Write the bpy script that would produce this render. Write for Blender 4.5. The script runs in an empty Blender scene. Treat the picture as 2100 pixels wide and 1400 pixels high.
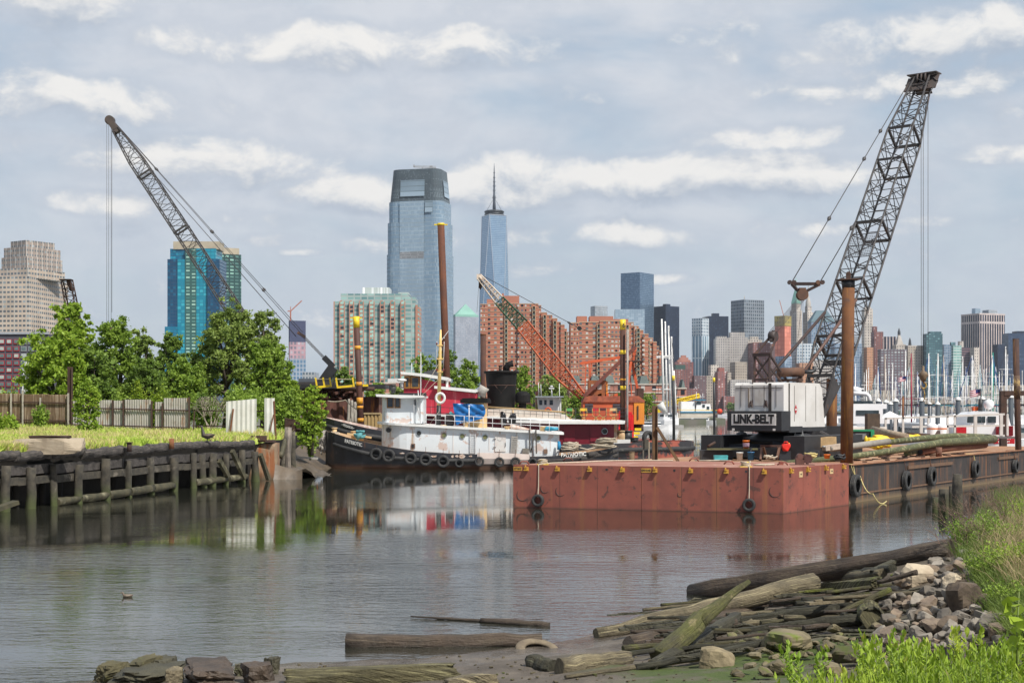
import bpy,math,random
import numpy as np
from mathutils import Vector,Matrix
random.seed(7)
R=math.radians
S=bpy.context.scene
COL=S.collection
F=2917.0;HZ=840.0;EYE=4.2
PI=math.pi
cd=bpy.data.cameras.new('camera');cam=bpy.data.objects.new('camera',cd);COL.objects.link(cam)
cd.sensor_width=36;cd.lens=F/2100*36
cd.shift_y=(HZ-700)/2100
cd.clip_start=0.5;cd.clip_end=12000
cam.location=(0,0,EYE);cam.rotation_euler=(PI/2,0,0)
S.camera=cam
S.render.resolution_x=1024;S.render.resolution_y=682
SUN_EL,SUN_AZ=52,138
sd=bpy.data.lights.new('sun','SUN');sun=bpy.data.objects.new('sun',sd);COL.objects.link(sun)
sd.energy=5.0;sd.angle=R(0.9);sd.color=(1,.95,.87)
sv=Vector((math.sin(R(SUN_AZ))*math.cos(R(SUN_EL)),math.cos(R(SUN_AZ))*math.cos(R(SUN_EL)),math.sin(R(SUN_EL))))
sun.rotation_euler=sv.to_track_quat('Z','Y').to_euler();sun.location=(40,-60,120)
S.view_settings.view_transform='Standard';S.view_settings.look='None'
S.view_settings.exposure=0.14;S.view_settings.gamma=1
try:
 S.cycles.max_bounces=7;S.cycles.transparent_max_bounces=8;S.cycles.sample_clamp_indirect=6
except Exception:pass
class NG:
 def __init__(s,tree):s.t=tree;s.n=tree.nodes;s.l=tree.links
 def new(s,typ,**kw):
  n=s.n.new(typ)
  for k,v in kw.items():
   if k=='inp':
    for a,b in v.items():
     if isinstance(b,bpy.types.NodeSocket):s.l.new(b,n.inputs[a])
     elif b is not None:n.inputs[a].default_value=b
   else:setattr(n,k,v)
  return n
 def m(s,op,a,b=None,c=None,clamp=False):
  n=s.new('ShaderNodeMath',operation=op,use_clamp=clamp)
  for i,v in enumerate((a,b,c)):
   if v is None:continue
   if isinstance(v,bpy.types.NodeSocket):s.l.new(v,n.inputs[i])
   else:n.inputs[i].default_value=v
  return n.outputs[0]
 def mix(s,f,a,b,blend='MIX'):
  n=s.new('ShaderNodeMix',data_type='RGBA',blend_type=blend)
  for i,v in((0,f),(6,a),(7,b)):
   if isinstance(v,bpy.types.NodeSocket):s.l.new(v,n.inputs[i])
   else:n.inputs[i].default_value=(tuple(v)+(1,))if(i>0 and len(v)==3)else v
  return n.outputs[2]
 def noise(s,vec,scale,detail=4,rough=.55,dist=0):
  n=s.new('ShaderNodeTexNoise',inp={'Vector':vec,'Scale':scale,'Detail':detail,'Roughness':rough,'Distortion':dist})
  return n.outputs[0]
 def ramp(s,v,a,b,c0=0.,c1=1.):
  n=s.new('ShaderNodeMapRange',interpolation_type='SMOOTHSTEP')
  for i,q in enumerate((v,a,b,c0,c1)):
   if isinstance(q,bpy.types.NodeSocket):s.l.new(q,n.inputs[i])
   else:n.inputs[i].default_value=q
  return n.outputs[0]
 def scl(s,vec,sx,sy,sz):
  n=s.new('ShaderNodeMapping',inp={'Vector':vec});n.inputs['Scale'].default_value=(sx,sy,sz);return n.outputs[0]
def lin(r,g,b):
 f=lambda c:(c/255/12.92)if c<=10 else((c/255+.055)/1.055)**2.4
 return(f(r),f(g),f(b))
W=bpy.data.worlds.new('World');S.world=W;W.use_nodes=True
g=NG(W.node_tree);g.n.clear()
tc=g.new('ShaderNodeTexCoord').outputs['Generated']
sp=g.new('ShaderNodeSeparateXYZ',inp={0:tc})
az=g.m('ARCTAN2',sp.outputs[0],sp.outputs[1])
el=g.m('ARCSINE',sp.outputs[2])
CLOUDS=[(90,25,190,60,1),(735,100,400,50,.8),(150,232,270,46,1),(420,350,260,54,1),(200,432,120,28,.8),(730,398,170,40,1.05),(1060,378,230,60,1.1),(1440,372,360,50,1.15),(1900,112,260,54,1),(1620,205,120,30,.75),(1250,478,380,32,.6),(1620,290,200,26,.6),(535,455,90,20,.6),(620,520,45,10,.85),(1375,574,60,13,.9),(560,497,100,14,.5),(2050,345,120,22,.7),(1930,470,120,14,.5),(1100,555,130,18,.5),(1900,190,260,40,.6),(250,320,240,30,.5),(800,505,120,20,.5),(1750,480,220,16,.4),(1480,90,120,40,.4)]
def cloudfield(dy):
 """density of the cloud banks at an elevation offset"""
 e2=g.m('ADD',el,dy)
 v=g.new('ShaderNodeCombineXYZ',inp={0:az,1:g.m('MULTIPLY',e2,1.55),2:0.0}).outputs[0]
 n1=g.noise(v,17,8,.62,.25)
 n2=g.noise(v,6.5,4,.5)
 acc=None
 for(px,py,rx,ry,a)in CLOUDS:
  u=g.m('MULTIPLY',g.m('SUBTRACT',az,math.atan((px-1050)/F)),F/(rx*1.3))
  w=g.m('MULTIPLY',g.m('SUBTRACT',e2,math.atan((HZ-py)/F)),F/(ry*1.25))
  d=g.m('ADD',g.m('MULTIPLY',u,u),g.m('MULTIPLY',w,w))
  b=g.m('MULTIPLY',g.m('SUBTRACT',1.0,d,clamp=True),a)
  acc=b if acc is None else g.m('MAXIMUM',acc,b)
 d=g.m('ADD',g.m('MULTIPLY',acc,.80),g.m('MULTIPLY',g.m('SUBTRACT',n1,.5),2.5))
 far=g.ramp(g.m('ABSOLUTE',az),.38,.6)
 hi=g.ramp(el,.3,.5)
 oth=g.m('MULTIPLY',g.m('MAXIMUM',far,hi),g.ramp(n2,.52,.75,0.,.6))
 return g.m('ADD',d,oth),n1,n2
d0,n1,n2=cloudfield(0.0)
d1,_,_=cloudfield(.016)
nish=g.new('ShaderNodeTexSky',sky_type='NISHITA',sun_disc=False,sun_elevation=R(SUN_EL),sun_rotation=R(SUN_AZ),air_density=1.3,dust_density=3.0,ozone_density=1.0)
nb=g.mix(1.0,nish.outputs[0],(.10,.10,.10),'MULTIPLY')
elr=g.ramp(el,.0,.28)
haze=g.mix(elr,lin(192,205,216),lin(166,187,208))
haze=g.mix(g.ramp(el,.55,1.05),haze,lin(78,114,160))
haze=g.mix(g.ramp(g.m('ABSOLUTE',az),.8,1.7),haze,lin(84,120,166))  # unseen sky overhead and behind the viewer deepened to cut fill light
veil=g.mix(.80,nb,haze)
vv=g.new('ShaderNodeCombineXYZ',inp={0:az,1:g.m('MULTIPLY',el,2.6),2:1.7}).outputs[0]
nv=g.noise(vv,5.0,5,.55,.3)
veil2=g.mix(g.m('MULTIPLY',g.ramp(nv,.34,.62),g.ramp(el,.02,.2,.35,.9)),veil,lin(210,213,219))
mask=g.ramp(d0,.16,.74)
shade=g.ramp(g.m('SUBTRACT',d0,d1),-.42,.62)
ccol=g.mix(shade,lin(168,179,194),lin(240,237,232))
veil2=g.mix(g.m('MULTIPLY',g.ramp(d0,-.35,.35),.45),veil2,lin(178,188,202))
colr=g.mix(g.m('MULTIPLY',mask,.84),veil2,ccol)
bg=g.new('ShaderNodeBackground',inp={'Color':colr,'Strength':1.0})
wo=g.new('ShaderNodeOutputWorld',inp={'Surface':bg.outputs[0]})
_M={}
def new_mat(name):
 m=bpy.data.materials.new(name);m.use_nodes=True
 g=NG(m.node_tree);b=g.n['Principled BSDF']
 return m,g,b
def mat(name,col,col2=None,sc=3.,rough=.6,metal=0.,bump=0.,bsc=20.,streak=None,stk=(.5,.7),ssc=(2.5,2.5,.35),spec=.5,dirt=None,dsc=1.2,dthr=(.55,.7),zr=None,grain=False,orand=False):
 """painted / rusty / weathered surface; zr=(z0,z1,col): a band of growth or wet near the water"""
 if name in _M:return _M[name]
 m,g,b=new_mat(name)
 P=g.new('ShaderNodeNewGeometry').outputs['Position']
 c2=col2 or tuple(x*.72 for x in col)
 if grain:UVn=g.new('ShaderNodeUVMap',uv_map='UVMap').outputs[0];ssc=(1.3,26,1)
 n=g.noise(P,sc,5,.62)
 c=g.mix(g.ramp(n,.3,.72),col,c2)
 if dirt:
  c=g.mix(g.ramp(g.noise(P,dsc,6,.65,.4),dthr[0],dthr[1]),c,dirt)
 if streak:
  n2=g.noise(g.scl(P if not grain else UVn,*ssc),1.,5,.6)
  c=g.mix(g.ramp(n2,stk[0],stk[1]),c,streak)
 if zr:
  z=g.new('ShaderNodeSeparateXYZ',inp={0:P}).outputs[2]
  z=g.m('ADD',z,g.m('MULTIPLY',g.noise(P,2.5,4),.35*(zr[1]-zr[0])))
  c=g.mix(g.ramp(z,zr[0],zr[1],1.,0.),c,zr[2])
 if orand:
  oi=g.new('ShaderNodeObjectInfo').outputs['Random'];c=g.mix(1.,c,g.mix(oi,(.52,.49,.45),(1.35,1.3,1.22)),'MULTIPLY')
 g.l.new(c,b.inputs['Base Color'])
 b.inputs['Roughness'].default_value=rough;b.inputs['Metallic'].default_value=metal
 b.inputs['Specular IOR Level'].default_value=spec
 if bump:
  bn=g.new('ShaderNodeBump',inp={'Height':(g.m('ADD',g.noise(P,bsc,4,.6),g.m('MULTIPLY',g.noise(g.scl(UVn,2.,34,1),1.,5,.65,.4),1.6))if grain else g.noise(P,bsc,4,.6)),'Strength':bump,'Distance':.05 if grain else .02})
  g.l.new(bn.outputs[0],b.inputs['Normal'])
 _M[name]=m;return m
def facade(name,wall,glass,cw=3.,ch=3.5,fw=.6,fh=.55,glass2=None,gvar=.5,rough=.8,grough=.12,gmetal=.0,band=None,bh=.12,wall2=None,vstripe=None,tinted=.0,tone=.25):
 """wall with a grid of windows laid out in metres along the wall (UV map)"""
 if name in _M:return _M[name]
 m,g,b=new_mat(name)
 uv=g.new('ShaderNodeUVMap',uv_map='UVMap').outputs[0]
 s=g.new('ShaderNodeSeparateXYZ',inp={0:uv})
 u=g.m('DIVIDE',s.outputs[0],cw);v=g.m('DIVIDE',s.outputs[1],ch)
 fu=g.m('FRACT',u);fv=g.m('FRACT',v)
 iu=g.m('FLOOR',u);iv=g.m('FLOOR',v)
 mu=g.m('LESS_THAN',g.m('ABSOLUTE',g.m('SUBTRACT',fu,.5)),fw/2)
 mv=g.m('LESS_THAN',g.m('ABSOLUTE',g.m('SUBTRACT',fv,.5)),fh/2)
 w=g.m('MULTIPLY',mu,mv)
 wn=g.new('ShaderNodeTexWhiteNoise',noise_dimensions='2D',inp={0:g.new('ShaderNodeCombineXYZ',inp={0:iu,1:iv}).outputs[0]}).outputs[0]
 g2=glass2 or tuple(min(1,x*2.2+.05)for x in glass)
 gc=g.mix(g.ramp(wn,1-gvar,1.),glass,g2)
 P=g.new('ShaderNodeNewGeometry').outputs['Position']
 wc=g.mix(g.ramp(g.noise(P,.05,4,.6),.35,.65),wall,wall2 or tuple(x*(1-tone)for x in wall))
 if band:wc=g.mix(g.m('LESS_THAN',fv,bh),wc,band)
 if vstripe:wc=g.mix(g.m('LESS_THAN',g.m('FRACT',g.m('DIVIDE',s.outputs[0],vstripe[1])),vstripe[2]),wc,vstripe[0])
 gc=g.mix(g.ramp(g.noise(g.scl(P,1,1,.6),.02,4,.6),.35,.7,0.,.35),gc,g2)
 g.l.new(g.mix(w,wc,gc),b.inputs['Base Color'])
 g.l.new(g.m('MULTIPLY_ADD',w,grough-rough,rough),b.inputs['Roughness'])
 if gmetal:g.l.new(g.m('MULTIPLY',w,gmetal),b.inputs['Metallic'])
 _M[name]=m;return m
class MB:
 def __init__(s):s.v=[];s.f=[];s.mi=[];s.uv={};s.sm=set()
 def add(s,vs,fs,mi=0,smooth=False,uvs=None):
  o=len(s.v);s.v.extend([tuple(v)for v in vs])
  for k,f in enumerate(fs):
   if smooth:s.sm.add(len(s.f))
   if uvs:s.uv[len(s.f)]=uvs[k]
   s.f.append(tuple(i+o for i in f));s.mi.append(mi)
  return s
 def box(s,c,d,rz=0.,mi=0,rx=0.,ry=0.):
  hx,hy,hz=d[0]/2,d[1]/2,d[2]/2
  vs=[Vector((x,y,z))for x in(-hx,hx)for y in(-hy,hy)for z in(-hz,hz)]
  M_=Matrix.Rotation(rz,3,'Z')@Matrix.Rotation(ry,3,'Y')@Matrix.Rotation(rx,3,'X')
  c=Vector(c);vs=[M_@v+c for v in vs]
  return s.add(vs,[(0,1,3,2),(4,6,7,5),(0,4,5,1),(2,3,7,6),(0,2,6,4),(1,5,7,3)],mi)
 def beam(s,a,b,w,h=None,mi=0,up=(0,0,1)):
  """rectangular bar from a to b"""
  a=Vector(a);b=Vector(b);h=h or w
  d=(b-a)
  if d.length<1e-6:return s
  d.normalize();up=Vector(up)
  if abs(d.dot(up))>.98:up=Vector((0,1,0))if abs(d.y)<.9 else Vector((1,0,0))
  x=d.cross(up).normalized()*w/2;y=x.cross(d).normalized()*h/2
  vs=[p+sx*x+sy*y for p in(a,b)for sx,sy in((-1,-1),(1,-1),(1,1),(-1,1))]
  return s.add(vs,[(3,2,1,0),(4,5,6,7),(0,1,5,4),(1,2,6,5),(2,3,7,6),(3,0,4,7)],mi)
 def tube(s,pts,r,n=8,mi=0,cap=True,smooth=True,closed=False,uv=False):
  pts=[Vector(p)for p in pts];k=len(pts)
  rs=r if isinstance(r,(list,tuple))else[r]*k
  vs=[];pu=None
  for i,p in enumerate(pts):
   if closed:d=pts[(i+1)%k]-pts[i-1]
   else:d=pts[min(i+1,k-1)]-pts[max(i-1,0)]
   d=d.normalized()if d.length>1e-9 else Vector((0,0,1))
   if pu is None:
    up=Vector((0,0,1))if abs(d.z)<.9 else Vector((1,0,0))
    x=d.cross(up).normalized()
   else:
    x=(pu-d*pu.dot(d)).normalized()
   pu=x;y=d.cross(x)
   for j in range(n):
    a=2*PI*j/n;vs.append(p+(x*math.cos(a)+y*math.sin(a))*rs[i])
  fs=[]
  for i in range(k if closed else k-1):
   for j in range(n):
    i2=(i+1)%k
    fs.append((i*n+j,i*n+(j+1)%n,i2*n+(j+1)%n,i2*n+j))
  cl=[0.];[cl.append(cl[-1]+(pts[i+1]-pts[i]).length)for i in range(k-1)]
  s.add(vs,fs,mi,smooth,[((cl[i],j/n),(cl[i],(j+1)/n),(cl[i+1],(j+1)/n),(cl[i+1],j/n))for i in range(k-1)for j in range(n)]if uv else None)
  if cap and not closed:
   o=len(s.v)-k*n
   s.f.append(tuple(o+j for j in reversed(range(n))));s.mi.append(mi)
   s.f.append(tuple(o+(k-1)*n+j for j in range(n)));s.mi.append(mi)
  return s
 def cyl(s,a,b,r,r2=None,n=16,mi=0,smooth=True):return s.tube([a,b],[r,r if r2 is None else r2],n,mi,True,smooth)
 def lathe(s,prof,c=(0,0,0),n=20,mi=0,smooth=True,axis='z'):
  c=Vector(c);vs=[]
  for r,z in prof:
   for j in range(n):
    a=2*PI*j/n
    p=(r*math.cos(a),r*math.sin(a),z)
    if axis=='y':p=(p[0],p[2],p[1])
    if axis=='x':p=(p[2],p[0],p[1])
    vs.append(Vector(p)+c)
  fs=[]
  for i in range(len(prof)-1):
   for j in range(n):
    q=(i*n+j,i*n+(j+1)%n,(i+1)*n+(j+1)%n,(i+1)*n+j)
    fs.append(q if axis!='y' else q[::-1])
  s.add(vs,fs,mi,smooth)
  return s
 def prism(s,poly,z0,z1,mi=0,mtop=None,bottom=True,zt=None):
  """vertical prism on a counter-clockwise outline, walls carry metric UVs; zt: top z per corner"""
  n=len(poly);u=0.
  A=sum(poly[i][0]*poly[(i+1)%n][1]-poly[(i+1)%n][0]*poly[i][1]for i in range(n))
  if A<0:poly=poly[::-1];zt=zt[::-1]if zt else None
  zt=zt or[z1]*n
  for i in range(n):
   a,b=poly[i],poly[(i+1)%n];L=math.hypot(b[0]-a[0],b[1]-a[1])
   za,zb=zt[i],zt[(i+1)%n]
   s.add([(a[0],a[1],z0),(b[0],b[1],z0),(b[0],b[1],zb),(a[0],a[1],za)],[(0,1,2,3)],mi,uvs=[((u,z0),(u+L,z0),(u+L,zb),(u,za))])
   u+=L
  s.add([(p[0],p[1],zt[i])for i,p in enumerate(poly)],[tuple(range(n))],mi if mtop is None else mtop)
  if bottom:s.add([(p[0],p[1],z0)for p in poly],[tuple(reversed(range(n)))],mi)
  return s
 def quad(s,a,b,c,d,mi=0):
  a,b,c,d=map(Vector,(a,b,c,d));L=(b-a).length;H_=(d-a).length
  return s.add([a,b,c,d],[(0,1,2,3)],mi,uvs=[((0,0),(L,0),(L,H_),(0,H_))])
 def build(s,name,mats,parent=None,world=True,origin=None):
  """link as one object; world-space vertices are moved into the parent's space"""
  if not isinstance(mats,(list,tuple)):mats=[mats]
  me=bpy.data.meshes.new(name)
  V=np.array(s.v,dtype=float).reshape(-1,3)
  loc=Vector((0,0,0))
  if parent is not None:
   M_=Matrix.Identity(4);q=parent
   while q is not None:
    M_=Matrix.LocRotScale(q.location,q.rotation_euler,q.scale)@M_;q=q.parent
   if world:
    Mi=np.array(M_.inverted());V=V@Mi[:3,:3].T+Mi[:3,3]
  elif world:
   lo=V.min(0);hi=V.max(0)
   loc=Vector(origin)if origin else Vector(((lo[0]+hi[0])/2,(lo[1]+hi[1])/2,lo[2]))
   V=V-np.array(loc)
  me.from_pydata(V.tolist(),[],s.f)
  for m in mats:me.materials.append(m)
  if len(mats)>1:me.polygons.foreach_set('material_index',s.mi)
  if s.sm:me.polygons.foreach_set('use_smooth',[i in s.sm for i in range(len(s.f))])
  if s.uv:
   uvl=me.uv_layers.new(name='UVMap').data
   for pi,uvs in s.uv.items():
    ls=me.polygons[pi].loop_start
    for k,q in enumerate(uvs):uvl[ls+k].uv=q
  me.update()
  o=bpy.data.objects.new(name,me);COL.objects.link(o);o.location=loc
  if parent is not None:o.parent=parent
  return o
def tag(o,label=None,cat=None,group=None,kind=None):
 if label:o['label']=label
 if cat:o['category']=cat
 if group:o['group']=group
 if kind:o['kind']=kind
 return o
def E(name,label,cat,loc=(0,0,0),rz=0.,group=None):
 o=bpy.data.objects.new(name,None);COL.objects.link(o);o.empty_display_size=.3
 o.location=loc;o.rotation_euler=(0,0,rz)
 return tag(o,label,cat,group)
KIDS={}
def dup(o,loc=None,rz=None,label=None,parent=None,sc=None,group=None):
 c=o.copy();COL.objects.link(c);c.parent=parent
 if loc is not None:c.location=loc
 if rz is not None:c.rotation_euler=(0,0,rz)
 if sc is not None:c.scale=(sc,sc,sc)if not isinstance(sc,tuple)else sc
 if label:c['label']=label
 if group:c['group']=group
 if o.name not in KIDS:KIDS[o.name]=[k for k in bpy.data.objects if k.parent==o]
 for k in KIDS[o.name]:dup(k,parent=c)
 return c
def P(px,py,Y):return Vector(((px-1050)/F*Y,Y,EYE+(HZ-py)/F*Y))
def X(px,Y):return(px-1050)/F*Y
def Z(py,Y):return EYE+(HZ-py)/F*Y
def yw(py):return EYE*F/(py-HZ)
def text(s,size,m,parent,origin,ux,uz,name='lettering',bold=.0,ext=.004,sx=1.,align='CENTER'):
 """flat raised letters; origin = centre, ux/uz = directions of the line and of the letters' height (world)"""
 cu=bpy.data.curves.new(name,'FONT');cu.body=s;cu.size=size;cu.align_x=align;cu.align_y='CENTER'
 cu.extrude=ext;cu.offset=bold*size;cu.resolution_u=3
 t=bpy.data.objects.new('tmp',cu);COL.objects.link(t)
 dg=bpy.context.evaluated_depsgraph_get();me=bpy.data.meshes.new_from_object(t.evaluated_get(dg))
 bpy.data.objects.remove(t);bpy.data.curves.remove(cu)
 ux=Vector(ux).normalized();uz=Vector(uz).normalized();un=ux.cross(uz);origin=Vector(origin)
 b=MB();b.v=[tuple(origin+ux*v.co.x*sx+uz*v.co.y+un*v.co.z)for v in me.vertices]
 b.f=[tuple(p.vertices)for p in me.polygons];b.mi=[0]*len(b.f)
 return b.build(name,m,parent)
def rope(pts,r,m,name,parent=None,n=5,sag=0.,seg=8,**kw):
 b=MB();full=[]
 for i in range(len(pts)-1):
  a,c=Vector(pts[i]),Vector(pts[i+1])
  for k in range(seg):
   t=k/seg;q=a.lerp(c,t);q.z-=sag*4*t*(1-t);full.append(q)
 full.append(Vector(pts[-1]));b.tube(full,r,n)
 return b.build(name,m,parent)
_O='first second third fourth fifth sixth seventh eighth ninth tenth eleventh twelfth thirteenth fourteenth fifteenth sixteenth seventeenth eighteenth nineteenth'.split()
def ordw(i):
 n=i+1
 if n<20:return _O[n-1]
 t=['twent','thirt','fort','fift','sixt','sevent','eight','ninet'][n//10-2]
 return t+('ieth' if n%10==0 else 'y-'+_O[n%10-1])
# ================= SETTING: water, land =================
def plane_grid(name,xs,ys,hf,m,kind='structure',label=None):
 vs=[];fs=[]
 for y in ys:
  for x in xs:vs.append((x,y,hf(x,y)))
 nx=len(xs)
 for j in range(len(ys)-1):
  for i in range(nx-1):fs.append((j*nx+i,j*nx+i+1,(j+1)*nx+i+1,(j+1)*nx+i))
 b=MB();b.add(vs,fs,0,True);o=b.build(name,m,origin=(0,0,0));tag(o,label,None,None,kind);return o
m,g,b=new_mat('harbour_water')
PP=g.new('ShaderNodeNewGeometry').outputs['Position']
sy=g.new('ShaderNodeSeparateXYZ',inp={0:PP})
b.inputs['IOR'].default_value=2.9;b.inputs['Specular IOR Level'].default_value=.5
wc=g.mix(g.ramp(g.noise(PP,.06,4),.35,.7),(.018,.019,.014),(.030,.030,.022))
g.l.new(wc,b.inputs['Base Color'])
patch=g.ramp(g.noise(g.scl(PP,.045,.10,1),1.,3,.5,.6),.38,.62)
lee=g.ramp(g.m('SUBTRACT',sy.outputs[1],g.m('MULTIPLY',g.ramp(sy.outputs[0],-9.,2.),13.)),34.,46.,1.15,.17)
side=g.ramp(sy.outputs[0],-4.,9.,1.,.6)
st=g.m('MULTIPLY',g.m('MULTIPLY_ADD',patch,.85,.15),g.m('MULTIPLY',lee,side))
n1_=g.noise(g.scl(PP,4.2,9,1),1.,3,.55,.3)
n2_=g.noise(g.scl(PP,1.1,2.9,1),1.,3,.5,.4)
hgt=g.m('ADD',g.m('MULTIPLY',n1_,.045),g.m('MULTIPLY',n2_,.085))
bn=g.new('ShaderNodeBump',inp={'Height':hgt,'Distance':1.0,'Strength':g.m('MULTIPLY',st,.42)})
g.l.new(bn.outputs[0],b.inputs['Normal']);b.inputs['Roughness'].default_value=.02
WATER=m
xs=[-1800,-400,-100,-40,0,40,100,400,1800];ys=[-15,10,40,80,150,400,1200,3050]
plane_grid('water',xs,ys,lambda x,y:0.0,m)
mud0=mat('bed_mud',(.05,.042,.03),(.03,.026,.02),rough=.8)
o=MB().quad((-1800,-40,-1.6),(1800,-40,-1.6),(1800,3052,-1.6),(-1800,3052,-1.6)).build('harbour_bed',mud0);tag(o,kind='structure')
land=mat('far_land',(.10,.10,.09),(.06,.09,.04),sc=.02,rough=.9)
b=MB().prism([(-1800,3050),(2600,3050),(3600,6500),(-3600,6500)],-2,2.0)
tag(b.build('far_shore',land),kind='structure')
nl=mat('quay_land',(.13,.12,.10),(.08,.10,.05),sc=.05,rough=.9)
b=MB().prism([(-16.5,118),(-14,150),(2,172),(12,230),(26,345),(72,480),(118,1000),(150,1700),(-1500,1700),(-1500,118)],-1.5,1.3)
tag(b.build('city_shore',nl),kind='structure')
b=MB().prism([(190,560),(420,520),(700,900),(520,980),(330,800)],-1.5,1.8)
tag(b.build('marina_shore',nl),kind='structure')
BK=[(-60,12),(-32,40),(-21.6,57.5),(-18.9,68),(-17.2,77),(-15.0,84.5),(-14.6,88)]
def bk_x(y):
 for i in range(len(BK)-1):
  if BK[i][1]<=y<=BK[i+1][1]:
   t=(y-BK[i][1])/(BK[i+1][1]-BK[i][1]);return BK[i][0]+t*(BK[i+1][0]-BK[i][0])
 return BK[-1][0]if y>BK[-1][1]else BK[0][0]
grassland=mat('meadow',(.26,.34,.06),(.36,.33,.12),sc=.35,rough=.95,dirt=(.12,.09,.05),dthr=(.6,.75),dsc=.5,bump=.5,bsc=8)
def lz(x,y):
 d=(bk_x(y)-x)
 z=2.2+min(.75,max(0,d)*.018)+.06*math.sin(x*.7)*math.sin(y*.5)+max(0,min(1,(y-95)/20))*.25
 return z
ysl=[12,22,32,40,46,52,57,62,66,70,74,77,80,83,86,90,95,100,106,112,118.5]
vs=[];fs=[];NX=22
for y in ysl:
 x1=bk_x(y)-.35 if y<88 else(-15.3-(y-88)*.03)
 for i in range(NX):
  t=(i/(NX-1))**1.8;x=x1-t*190
  vs.append((x,y,lz(x,y)))
for j in range(len(ysl)-1):
 for i in range(NX-1):a=j*NX+i;fs.append((a+1,a,a+NX,a+NX+1))
b=MB();b.add(vs,fs,0,True)
e=MB()
for j in range(len(ysl)-1):
 a=vs[j*NX];c=vs[(j+1)*NX]
 e.quad((a[0]-.9,a[1],-1.7),(c[0]-.9,c[1],-1.7),c,a)
tag(b.build('grass_bank',grassland,origin=(-60,70,2)),kind='structure')
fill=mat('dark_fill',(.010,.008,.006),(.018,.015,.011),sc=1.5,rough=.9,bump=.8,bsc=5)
tag(e.build('bank_fill',fill),kind='structure')
mudm=mat('wet_mud',(.12,.09,.06),(.06,.046,.032),sc=1.1,rough=.55,bump=.9,bsc=6,spec=.6)
b=MB();vs=[]
mp=[(-15.2,84.5,2.1),(-14.2,86,.9),(-13.6,90,.35),(-13.2,95,.1),(-12.6,100,-.3),(-12.4,118,-.3)]
mq=[(-19,84.5,2.6),(-19,86,2.4),(-18.6,90,2.5),(-18.2,95,2.6),(-18,106,2.6),(-18,124,2.6)]
for j in range(31):
 t=.9+j/30*4.1;i=min(4,int(t-1e-6));A=Vector(mq[i]).lerp(Vector(mq[i+1]),t-i);B=Vector(mp[i]).lerp(Vector(mp[i+1]),t-i)
 for k in range(17):
  u=k/16*1.35;q=A.lerp(B,u);q.z=A.z+(B.z-A.z)*min(1,u)**.8-max(0,u-1)*1.4;w_=min(1,u*3)
  q.z+=w_*(.16*math.sin(q.x*2.1+q.y*.9)+.12*math.sin(q.x*5.3-q.y*1.7)+.07*math.sin(q.x*9+q.y*4.3));vs.append(tuple(q))
vs=[(v[0],v[1]-.2,-1.3)for v in vs[:17]]+vs
b.add(vs,[(j*17+k,j*17+k+1,(j+1)*17+k+1,(j+1)*17+k)for j in range(31)for k in range(16)],0,True)
tag(b.build('mud_slope',mudm),kind='structure')
SH=[(-60,19),(-9,21.0),(-6.6,22.2),(-4.2,23.6),(-1.5,24.2),(.6,25.6),(2.2,27.6),(4.4,31),(7.6,35.0),(10.5,38.5),(13.2,42.5),(17,50),(21.5,60),(26.5,72),(31.5,84),(39,100),(60,130)]
def shore_d(x,y):
 """signed distance inland (towards the viewer and the right)"""
 best=1e9;sg=1
 for i in range(len(SH)-1):
  ax,ay=SH[i];bx,by=SH[i+1]
  dx,dy=bx-ax,by-ay;L2=dx*dx+dy*dy
  t=max(0,min(1,((x-ax)*dx+(y-ay)*dy)/L2))
  qx,qy=ax+t*dx-x,ay+t*dy-y;d=qx*qx+qy*qy
  if d<best:best=d;sg=1 if(dx*(y-ay)-dy*(x-ax))<0 else-1
 return sg*math.sqrt(best)
def mudlevel(d,x,y,M):return .075*d+.035*M.sin(x*1.3+y*.9)*(d/(d+.6))+.03*M.sin(x*3.1-y*2.2)*(d/(d+.6))+.015*M.sin(x*7.3+y*5.1)*(d/(d+.6))
def fh(x,y):
 d=shore_d(x,y)
 k=min(1,max(0,(x-4.5)/5.0));k=k*k*(3-2*k)
 if d<0:return d*.25-.02
 flat=mudlevel(d,x,y,math)
 slope=min(d*.33,.95+.07*d)
 z=flat*(1-k)+slope*k
 q=max(0,19.0-y)*.24*min(1,d/4)
 lim=3.95-.205*y+max(0,x-3)*.06
 return min(max(z,min(z+q,max(lim,z*.6))if q>0 else z),2.6)
m,g,b=new_mat('foreshore')
PP=g.new('ShaderNodeNewGeometry').outputs['Position']
sp_=g.new('ShaderNodeSeparateXYZ',inp={0:PP})
mud=g.mix(g.ramp(g.noise(PP,1.3,6,.65),.3,.7),(.15,.125,.098),(.075,.06,.045))
moss=g.mix(g.noise(PP,5,4),(.035,.065,.006),(.075,.10,.012))
mk=g.m('MULTIPLY',g.ramp(g.noise(PP,.55,5,.6,.4),.42,.56),g.m('MULTIPLY',g.ramp(sp_.outputs[1],24.2,22.6),g.ramp(sp_.outputs[0],.4,2.4)))
soil=g.mix(g.noise(PP,2,5),(.075,.058,.038),(.13,.105,.075))
c=g.mix(mk,mud,moss)
c=g.mix(g.ramp(sp_.outputs[2],.55,1.1),c,soil)
g.l.new(c,b.inputs['Base Color'])
wet=g.ramp(g.m('ADD',sp_.outputs[2],g.m('MULTIPLY',g.noise(PP,1.8,5,.6),.35)),.18,.36,.10,.78)
g.l.new(wet,b.inputs['Roughness'])
bn=g.new('ShaderNodeBump',inp={'Height':g.noise(PP,4.5,7,.68),'Strength':.8,'Distance':.12});g.l.new(bn.outputs[0],b.inputs['Normal'])
xs=[-60,-30,-16]+[-12+.3*i for i in range(97)]+[17.5,19,21,23,26,29,32,36,42,50,60]
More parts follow.
